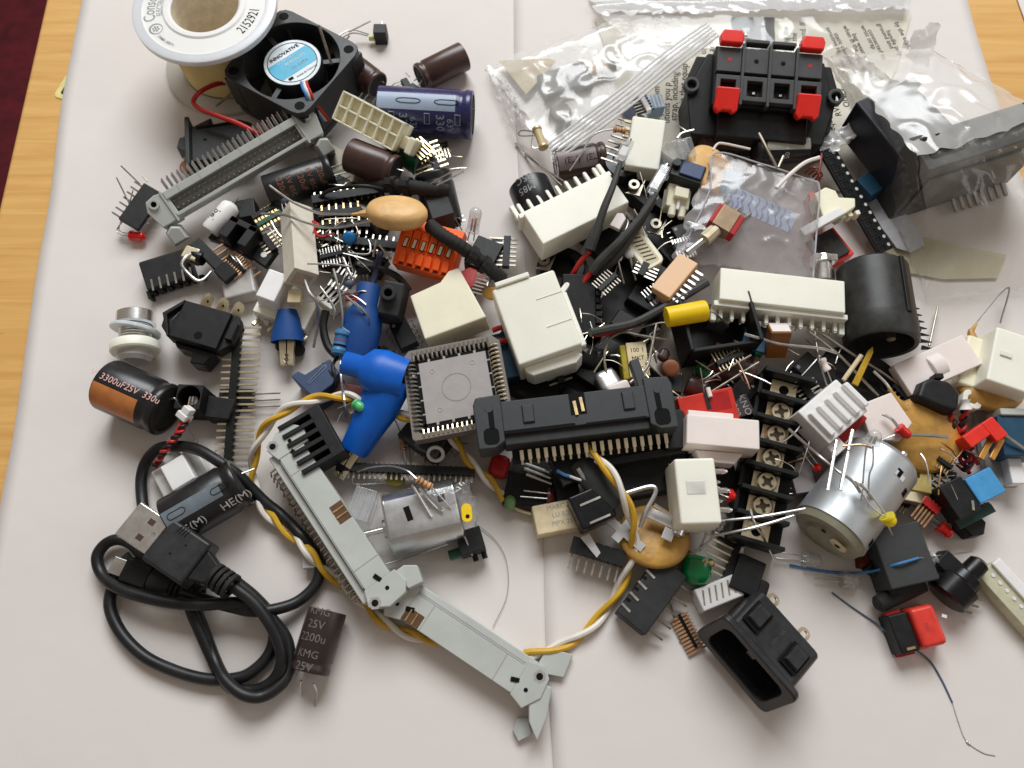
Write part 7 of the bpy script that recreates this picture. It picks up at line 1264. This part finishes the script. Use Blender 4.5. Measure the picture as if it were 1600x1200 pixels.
# --- red-levered terminal block
M, L = F((1118, 112), (1286, 126), 29, 29, roll=14, drop=0); t = thing('speaker_terminal', 'black eight-way speaker terminal with four red levers, on the printed sheet at the top', 'terminal block', M); h = L/2
FR = pm('terminal_frame', C(70, 70, 72), .45, bump=.05); MB().box(-h, h, -11.8, 12, -8, -2.6).out('core', BLK, t, bev=.4)
cw = L/4; pts = [(-h+i*cw) for i in range(5)]
for r_, (y0, y1) in enumerate(((.8, 10.5), (-10.6, -.8))):
    for i in range(4):
        x0, x1 = pts[i]+.4, pts[i+1]-.4; cx, cy = (x0+x1)/2, (y0+y1)/2; w, hh = x1-x0, y1-y0
        rg = [(x0, y0), (x1, y0), (x1, y1), (x0, y1)]
        if r_ == 0:
            c = MB().box(x0, x1, y0, y1, -2.6, -.4).out('cell', FR, t, bev=.3); MB().lathe([(0, 1e-3), (0, .9)], 12, cap=False).out('wire_hole', REDD if i in (0, 3) else INKB, c, M=T(cx, cy, -.33))
        else:
            c = MB().ring(rg, [(cx+(x-cx)*.62, cy+(y-cy)*.62) for x, y in rg], -2.6, .2).out('cell', FR, t, bev=.25)
            MB().prism([(cx-2.2, cy+1.6), (cx+2.2, cy+1.6), (cx+1, cy-2), (cx-1, cy-2)], -2.4, -2.3).out('funnel', INKB, c) ; MB().box(cx-.5, cx+.5, cy-1.4, cy-.6, -2.2, -1.2).out('contact', TIN, c)
many('divider', MB().box(-.55, .55, -12.5, 12, -3, .7), FR, t, [T(x, 0, 0) for x in pts[1:4]], bev=.2)
LEV = pm('lever_red', C(240, 46, 36), .38, bump=.03, vary=.04)
up_ = MB().prism([(-4.2, 0), (4.2, 0), (4.6, 3.2), (3.8, 5.4), (-3.4, 5.4), (-4.6, 3)], -1.5, 2.2); lo = MB().prism([(-4.4, 0), (4.4, 0), (4.2, -8.4), (2.6, -9.8), (1.6, -8.6), (-1.6, -8.6), (-3, -9.8), (-4.6, -8)], -2.4, 1.4)
many('lever', up_, LEV, t, [T(pts[0]+cw/2, 11, 0), T(pts[3]+cw/2, 11, 0)], bev=.7); many('lower_lever', lo, LEV, t, [T(pts[0]+cw/2, -6.5, 1.2) @ RX(14), T(pts[3]+cw/2, -6.5, 1.2) @ RX(14)], bev=.7)
many('slot_bar', MB().box(-4.4, 4.4, 12.4, 14, -3, .6), FR, t, [T(pts[1]+cw/2, 0, 0), T(pts[2]+cw/2, 0, 0)], bev=.4)
MB().prism([(-h-6, -22), (h+4, -22), (h+8, -6), (h+3, 12), (-h-2, 12), (-h-9, -4)], -27, -8).out('base', BLK, t, bev=.8)
MB().box(-h+3, h-3, -23, -11, -20, -5).out('front_wall', BLK2, t, bev=.6)
for s in (-1, 1):
    MB().prism([(s*(h+.5), -20), (s*(h+7), -16), (s*(h+9), 2), (s*(h+6), 11), (s*h, 11)], -16, -9).out('side_wing', BLK, t, bev=.6); MB().ring(circ(3.1, 24), circ(1.8, 24), 0, 3).out('mount_ring', FR, t, M=T(s*(h+7.5), -2.5, -9), bev=.3)
# --- middle pouch
pt = thing('plastic_pouch', 'smoky clear plastic pouch with a pale blue patterned label, below the red-levered terminal', 'pouch', T(*P(1180, 350, 0)))
bagfilm(pt, 'upper_film', [(1115, 237, 22), (1278, 285, 22), (1272, 440, 17), (1052, 405, 17)], PCH, nx=44, ny=40, amp=1.3, fr=.06, crease=1.6, seed=31, puff=2)
bagfilm(pt, 'lower_film', [(1115, 242, 13), (1270, 290, 10), (1268, 440, 6), (1056, 408, 7)], PCH, nx=24, ny=20, amp=.8, fr=.06, crease=1, seed=32)
iv3 = zinv(pt); MB().tube([iv3 @ v for v in PP([(1062, 400, 17), (1108, 300, 21), (1116, 240, 22), (1190, 256, 23), (1262, 280, 22), (1280, 292, 21), (1276, 360, 19), (1270, 438, 17)], 8)], .35, 6).out('welded_edge', glassy('welded_edge', C(216, 212, 222), .15, .7, .1, 0), pt)
film('white_insert', 'milky folded insert in the lower half of the clear pouch', 'insert', [(1098, 316, 16), (1255, 352, 16), (1262, 438, 9), (1130, 436, 9)], glassy('milky_insert', C(206, 198, 196), .4, .4, .2, .05, 30), 24, 18, amp=1, fr=.08, crease=1.6, seed=33)
M = FC((1192, 328), 19.5, -28); t = thing('printed_label', 'pale blue wavy patterned label seen on the clear pouch', 'label', M)
MB().box(-14, 12, -4.5, 4.5, 0, .15).out('label', pm('label_pale_blue', C(196, 208, 232), .5, bump=0), t); many('wavy_stripe', MB().tube([(-.4+.5*math.sin(k*1.2), -4.3+k*1.07, 0) for k in range(9)], .42, 5, rr=[.3, .5, .42, .2, .45, .5, .25, .42, .3]), pm('stripe_blue', C(140, 164, 214), .5, bump=0), t, [T(-12+i*2.5+random.uniform(-.4, .4), random.uniform(-.3, .3), .1) @ RZ(12+random.uniform(-9, 9)) for i in range(10)])
t, L = boxy('blue_tube', (1150, 262), (1138, 305), 20, 8, 5, 'pale blue tube seen through the top of the clear pouch', 'tube', pm('pale_steel_blue', C(150, 176, 190), .4), bev=2)
film('foil_corner', 'bright folded film corner at the left edge of the pouch, beside the toggle switch', 'film', [(1072, 346, 19), (1100, 352, 20), (1112, 362, 21), (1085, 362, 21)], glassy('white_gloss_film', C(246, 246, 246)), 10, 8, amp=.6, fr=.1)
# --- perforated component tape
M, L = F((1292, 232), (1384, 392), 13, 6, roll=-8, drop=0); t = thing('component_tape', 'black perforated component carrier tape running diagonally left of the right bag', 'tape', M)
MB().box(-L/2, L/2, -3.7, 3.9, -1.2, 0).out('tape', BLK, t, bev=.2); many('sprocket_hole', MB().lathe([(0, 1e-3), (0, .72)], 12, cap=False), WHT, t, [T(-L/2+1.6+i*3.55, 2.7, .04) for i in range(13)]); many('pocket', MB().ring(rrect(2.9, 3.6, .3, 2), rrect(2.3, 3, .3, 2), 0, .3), DGR, t, [T(-L/2+1.9+i*3.55, -.9, 0) for i in range(13)])
M, L = F((1282, 318), (1330, 306), 18, 18, drop=8); t = thing('nylon_connector', 'cream nylon connector with keyed edges lying across the perforated tape', 'connector', M); MB().prism([(-L/2-1, -6), (-1, -5), (0, -6.6), (L/2, -4.5), (L/2+1.5, -1), (2, 1), (2, 4), (-1, 6.5), (-L/2, 5)], 0, 7.5).out('housing', CRM, t, bev=.5); many('key', MB().box(-.8, .8, -1.6, 0, 2, 6), CRM, t, [T(1+3*i, -5.4, 0) for i in range(3)])
M, L = F((1254, 362), (1318, 326), 17, 20, drop=3); MB().box(-L/2, L/2, -1.7, 1.7, 0, 2.6).out('white_bar', WHT, M=M, label='narrow white bar leading from the cream keyed connector to the lower left', cat='bar', bev=.3)
M, L = F((1282, 392), (1312, 376), 9, 9, drop=7); t = thing('digit_display', 'small dark display in a red case below the perforated tape', 'display', M); MB().box(-L/2-3, L/2+3, -6.6, 6.6, 0, 5).out('red_case', REDP, t, bev=.3); MB().box(-L/2-2, L/2+1.2, -5.4, 6, 5, 6.4).out('face', DGR, t, bev=.2); MB().box(-2.4, 2.4, -2.6, 3, 6.4, 6.46).out('window', pm('smoked_window', (.04, .035, .03), .2, bump=0), t); plead(t, [(1318, 402, 3), (1324, 424, 1)], .3)
t, L = boxy('red_block', (1282, 300), (1288, 330), 11, 9, 7, 'brick red block left of the cream keyed connector', 'block', pm('brick_red_plastic', C(206, 50, 34)))
M, L = F((1284, 402), (1286, 440), 14, 13); t = thing('metal_jack', 'bright nickel jack seen end-on between the pouch and the barrel socket', 'jack', M); MB().lathe([(-L/2, 4), (-L/2+2.4, 4.4), (-L/2+2.5, 3.4), (1, 3.4), (1.1, 4), (L/2, 4), (L/2+.1, 2.4)], 26, 'x').out('sleeve', CHR, t); MB().lathe([(L/2+.05, 1e-3), (L/2+.05, 2.6)], 18, 'x', cap=False).out('bore', INKB, t); MB().cb((-L/2+1.4, 0, 3.2), (2.6, 8.6, 1.5)).out('collar', CHR, t, bev=.3)
wire('white_lead', 'pale thick lead arching over the upper right corner of the clear pouch', 'wire', [(1213, 294, 26), (1235, 272, 26), (1258, 254, 25), (1280, 246, 24)], .75, PNK)
wire('bent_lead', 'silver lead bent along the upper edge of the clear pouch', 'wire', [(1114, 235, 22), (1120, 226, 22), (1130, 224, 22), (1172, 233, 20)], .45, PNK, k=4)
for i, q in enumerate((((1186, 208, 24), (1200, 235, 24), (1214, 262, 23)), ((1224, 244, 22), (1216, 262, 22)))): wire('cut_lead', ('long dull lead slanting over the pale-striped capacitor', 'short dull lead below the pale-striped capacitor')[i], 'wire', list(q), .55, TAR)
for i in range(4): wire('copper_wire', ('first', 'second', 'third', 'fourth')[i]+' of four reddish wire loops left of the top of the perforated tape', 'wire', [(1258+i*6, 270+i*3, 10), (1272+i*3, 262+i*4, 14), (1284-i*2, 274+i*4, 12), (1270+i*2, 284+i*2, 9)], .5, pm('reddish_copper', C(130, 64, 50), .4, metal=.3))
wire('copper_wire', 'reddish wire running down along the perforated tape', 'wire', [(1284, 240, 15), (1280, 268, 14), (1276, 290, 12)], .5, pm('reddish_copper', C(130, 64, 50)))
t, L = boxy('black_block', (1262, 190), (1290, 225), 8, 14, 8, 'black block under the right wing of the red-levered terminal', 'connector', BLK)
# beads of glue film beside the tape (silvery fold)
film('silver_fold', 'bright silvery fold of film above the perforated tape', 'film', [(1272, 222, 12), (1335, 188, 18), (1348, 206, 17), (1300, 244, 12)], glassy('white_gloss_film', C(246, 246, 246)), 20, 12, amp=1.6, fr=.12, crease=3, seed=41)
# ================= small parts filling the gaps of the pile =================
def ic(a, b, z, w, h, n, label, mat=BLK, z1=None, roll=0, pl=3, pmat=TIN, group=None):
    M, L = F(a, b, z, z1, roll, drop=h); t = thing('integrated_circuit', label, 'chip', M, group)
    MB().box(-L/2, L/2, -w/2, w/2, 0, h, .25).out('body', mat, t, bev=.2)
    MB().lathe([(0, .7), (.05, .6), (.05, 1e-3)], 12).out('index_dot', INKG, t, M=T(-L/2+1.6, -w/2+1.5, h))
    lg = MB().tube([(0, 0, 0), (0, 1.2, .1), (0, 1.7, -pl)], .3, 5); p = L/n
    many('pin', lg, pmat, t, [T(-L/2+(i+.5)*p, s*w/2, h*.5) @ RZ(0 if s > 0 else 180) for s in (-1, 1) for i in range(n)])
    return t
ic((1010, 590), (1068, 600), 12, 7, 4, 7, 'black chip wedged between the wire loop and the red plastic block')
ic((1140, 640), (1172, 600), 12, 8, 5, 6, 'black chip standing left of the terminal strip near the long thin leads', roll=20)
ic((1250, 560), (1300, 600), 8, 9, 5, 7, 'dark chip under the small pale tube, right of the top of the terminal strip', DGR)
ic((1240, 645), (1262, 690), 9, 8, 5, 6, 'dark chip between the terminal strip and the five-finned white plug', DGR)
ic((1248, 722), (1262, 770), 8, 8, 5, 6, 'dull grey chip between the terminal strip and the round motor', GRD)
ic((620, 500), (640, 540), 7, 7, 4, 5, 'black chip tucked under the left edge of the grey chip socket')
ic((560, 400), (600, 418), 7, 8, 4, 6, 'black chip beneath the tangle of leads below the blue disc')
ic((1300, 598), (1400, 628), 9, 11, 6, 10, 'wide black chip slab below the large black barrel socket', z1=9)
ic((1068, 745), (1150, 735), 6, 12, 6, 8, 'black chip under the nylon cube and the pinkish white plug')
ic((1140, 850), (1170, 800), 5, 8, 4, 6, 'black chip left of the lower end of the terminal strip')
ic((1060, 350), (1082, 388), 14, 7, 4, 5, 'small black chip between the lower round boot and the clear pouch')
ic((1425, 760), (1462, 772), 5, 7, 3, 5, 'small dark chip just right of the round motor')
for a, b, z, n, lab, kw in (
    ((1052, 388), (1082, 380), 15, 7, 'black strip with thin bright pins behind the peach connector', dict(fwd=2, back=4, pmat=TIN)),
    ((1000, 432), (1010, 412), 16, 4, 'short pin strip below the cream ten-slot connector', dict(fwd=2, back=4, pmat=TIN)),
    ((860, 556), (878, 600), 13, 6, 'strip of dark pins just below the right edge of the big white shell', dict(fwd=3, back=3, pmat=TAR)),
    ((660, 612), (726, 600), 10, 8, 'gold-pinned strip under the lower edge of the grey chip socket', dict(fwd=3, back=2, pmat=PGD)),
    ((1250, 598), (1280, 640), 12, 7, 'strip of tarnished pins beside the upper screws of the terminal strip', dict(fwd=4, back=2, pmat=TAR)),
    ((520, 430), (550, 446), 12, 5, 'short black pin strip hidden beneath the leads left of the blue clip', dict(fwd=3, back=3, pmat=TIN)),
    ((476, 352), (500, 392), 10, 6, 'black pin strip beside the upper end of the white ceramic resistor', dict(fwd=3, back=2, pmat=PGD)),
    ((1412, 440), (1432, 520), 5, 9, 'row of thin dark spikes along the right side of the barrel socket', dict(fwd=0, back=6, pmat=INKB)),
    ((1395, 600), (1425, 632), 11, 5, 'short strip with bright pins between the barrel socket and the push button', dict(fwd=3, back=2, pmat=TIN)),
    ((1205, 640), (1190, 690), 6, 6, 'thin pin strip on paper left of the terminal strip screws', dict(fwd=2, back=2, pmat=TIN)),
    ((700, 320), (716, 352), 8, 5, 'dark strip below the black shiny capacitor beside the ribbed cord', dict(fwd=2, back=3, pmat=TIN)),
    ((1470, 760), (1508, 790), 6, 7, 'brown strip of brass pins left of the sky blue topped box', dict(fwd=4, back=3, pmat=PGD, body=BRD)),
    ((1520, 800), (1545, 790), 5, 4, 'dark green pin strip beneath the sky blue topped box', dict(fwd=2, back=1, pmat=PGD, body=GRS)),
    ((880, 700), (930, 716), 9, 7, 'black pin strip under the gold pins of the long black header', dict(fwd=2, back=2, pmat=TIN))):
    hdr(a, b, z, n, lab, **kw)
t, L = boxy('white_block', (1192, 580), (1212, 592), 9, 6, 6, 'grey printed block below the amber block, left of the terminal strip', 'component', DGR); txt('102K', 2, INKW, t, T(0, 0, 6.04))
t, L = boxy('film_capacitor', (1150, 620), (1164, 650), 12, 8, 7, 'dark printed capacitor between the red plastic block and the terminal strip', 'capacitor', BRD); txt('KNO', 3.4, INKG, t, T(0, 1.6, 7.04)); txt('2200', 3, INKG, t, T(0, -2, 7.04))
t, L = boxy('transformer', (1396, 860), (1372, 900), 6, 8, 5, 'dark block under the lower corner of the relay', 'connector', BLK)
cap((900, 556), (940, 566), 5, 8, 'small black capacitor just above the left half of the long black header', mat=BKS, leads=[])
cap((1074, 600), (1100, 612), 4, 9, 'small brown capacitor beside the red plastic block', mat=BRN, leads=[])
cap((560, 330), (600, 360), 4.5, 8, 'small dark capacitor hidden under the tan disc', mat=BRD, leads=[])
disc((1048, 575), 16, 3, 3, 2, BRC, 'small brown disc capacitor beside the folded metal clip', 0, 30)
disc((768, 458), 12, 3, 2.6, 2, OCH, 'small ochre disc left of the big white shell', 0, 20)
disc((1292, 690), 11, 2.8, 2.8, 2, REDD, 'small dark red disc below the five-finned white plug', 20, 20)
led((1180, 548), (1192, 552), 12, 12, 3.4, EPD, 'green LED half hidden left of the amber block', [])
led((672, 700), (684, 706), 6, 6, 3.4, CLL, 'clear LED above the long notched strip beside the smoky part', [])
led((440, 310), (448, 316), 10, 10, 3.2, pm('dull_blue_epoxy', C(110, 118, 138)), 'dull blue round part between the copper-lettered capacitor and the gold contacts', [[(440, 318, 10), (444, 335, 9)], [(446, 318, 10), (452, 334, 9)]], name='transistor')
# loose cut leads nobody could tell apart, strewn through the dark middle of the pile
rl = random.Random(11)
def strew(reg, n, label, group, z0, z1, mats, rr=(.16, .3), ln=(5, 14)):
    base = None
    for i in range(n):
        cx, cy, rx, ry = reg[rl.randrange(len(reg))]; a = rl.uniform(0, 6.28); k = math.sqrt(rl.random())
        p = P(cx+rx*k*math.cos(a), cy+ry*k*math.sin(a), rl.uniform(z0, z1)); L = rl.uniform(*ln); th = rl.uniform(-90, 90); bnd = rl.choice((0, 0, .6, -1, 1.6))
        q = spline([(-L/2, 0, 0), (-L/6, bnd*.4, .3), (L/4, bnd*.2, .2), (L/2, -bnd*.5, -.4)], 4)
        MB().tube(q, rl.uniform(*rr), 5).out('loose_lead', rl.choice(mats), M=T(*p) @ RZ(th) @ RY(rl.uniform(-22, 22)), label=label, cat='lead', group=group)
strew([(975, 500, 95, 90), (1090, 590, 90, 40), (1010, 340, 70, 60)], 36, 'short loose lead among the dark parts right of the big white shell', 'loose leads in the dark middle', 13, 19, [TIN, TAR, TAR, PGD])
strew([(545, 420, 60, 50), (520, 370, 40, 40)], 18, 'short loose lead among the tangle left of the orange terminal', 'loose leads left of the orange terminal', 12, 17, [TIN, TAR, TAR])
strew([(1270, 560, 60, 45), (1250, 690, 30, 60), (1480, 740, 50, 40), (1500, 690, 30, 30)], 28, 'short loose lead among the small parts right of the terminal strip', 'loose leads on the right of the pile', 8, 16, [TIN, TAR, CPR, PGD])
strew([(400, 380, 50, 40), (560, 310, 40, 30), (690, 250, 25, 30)], 18, 'short loose lead among the small parts around the slot sensor and gold pins', 'loose leads in the upper left', 7, 12, [TAR, TIN, PGD])
strew([(850, 745, 40, 30), (1100, 850, 40, 30), (700, 700, 40, 30)], 16, 'short loose lead on the paper below the long black header', 'loose leads below the black header', 1, 5, [TAR, TIN])

# a few more fine combs and thin parts where the photograph is densest
for a, b, z, n, lab, kw in (
    ((935, 455), (962, 430), 17, 7, 'dark strip of thin pins beside the comb-edged black connector', dict(fwd=3, back=2, pmat=TAR, pr=.22, w=1.8)),
    ((1010, 470), (1042, 448), 17, 7, 'thin pin strip just above the black lead, left of the yellow cylinder', dict(fwd=3, back=2, pmat=TIN, pr=.22, w=1.8)),
    ((1118, 570), (1160, 552), 17, 8, 'thin pin comb above the dark brown buried capacitor', dict(fwd=3.4, back=2, pmat=PGD, pr=.2, w=1.6)),
    ((500, 404), (536, 396), 14, 8, 'thin pin comb just below the navy-black block left of the blue disc', dict(fwd=3, back=3, pmat=TIN, pr=.2, w=1.6)),
    ((1462, 716), (1486, 732), 12, 6, 'thin gold comb at the lower right rim of the large ochre disc', dict(fwd=3, back=2, pmat=GLD, pr=.2, w=1.6)),
    ((1388, 770), (1420, 792), 4, 7, 'thin tarnished comb on paper under the right side of the round motor', dict(fwd=4, back=3, pmat=TAR, pr=.2, w=1.4)),
    ((676, 232), (700, 226), 7, 5, 'short comb of pins just under the right end of the blue capacitor', dict(fwd=1.5, back=5, pmat=PGD, pr=.22, w=1.8))):
    hdr(a, b, z, n, lab, **kw)
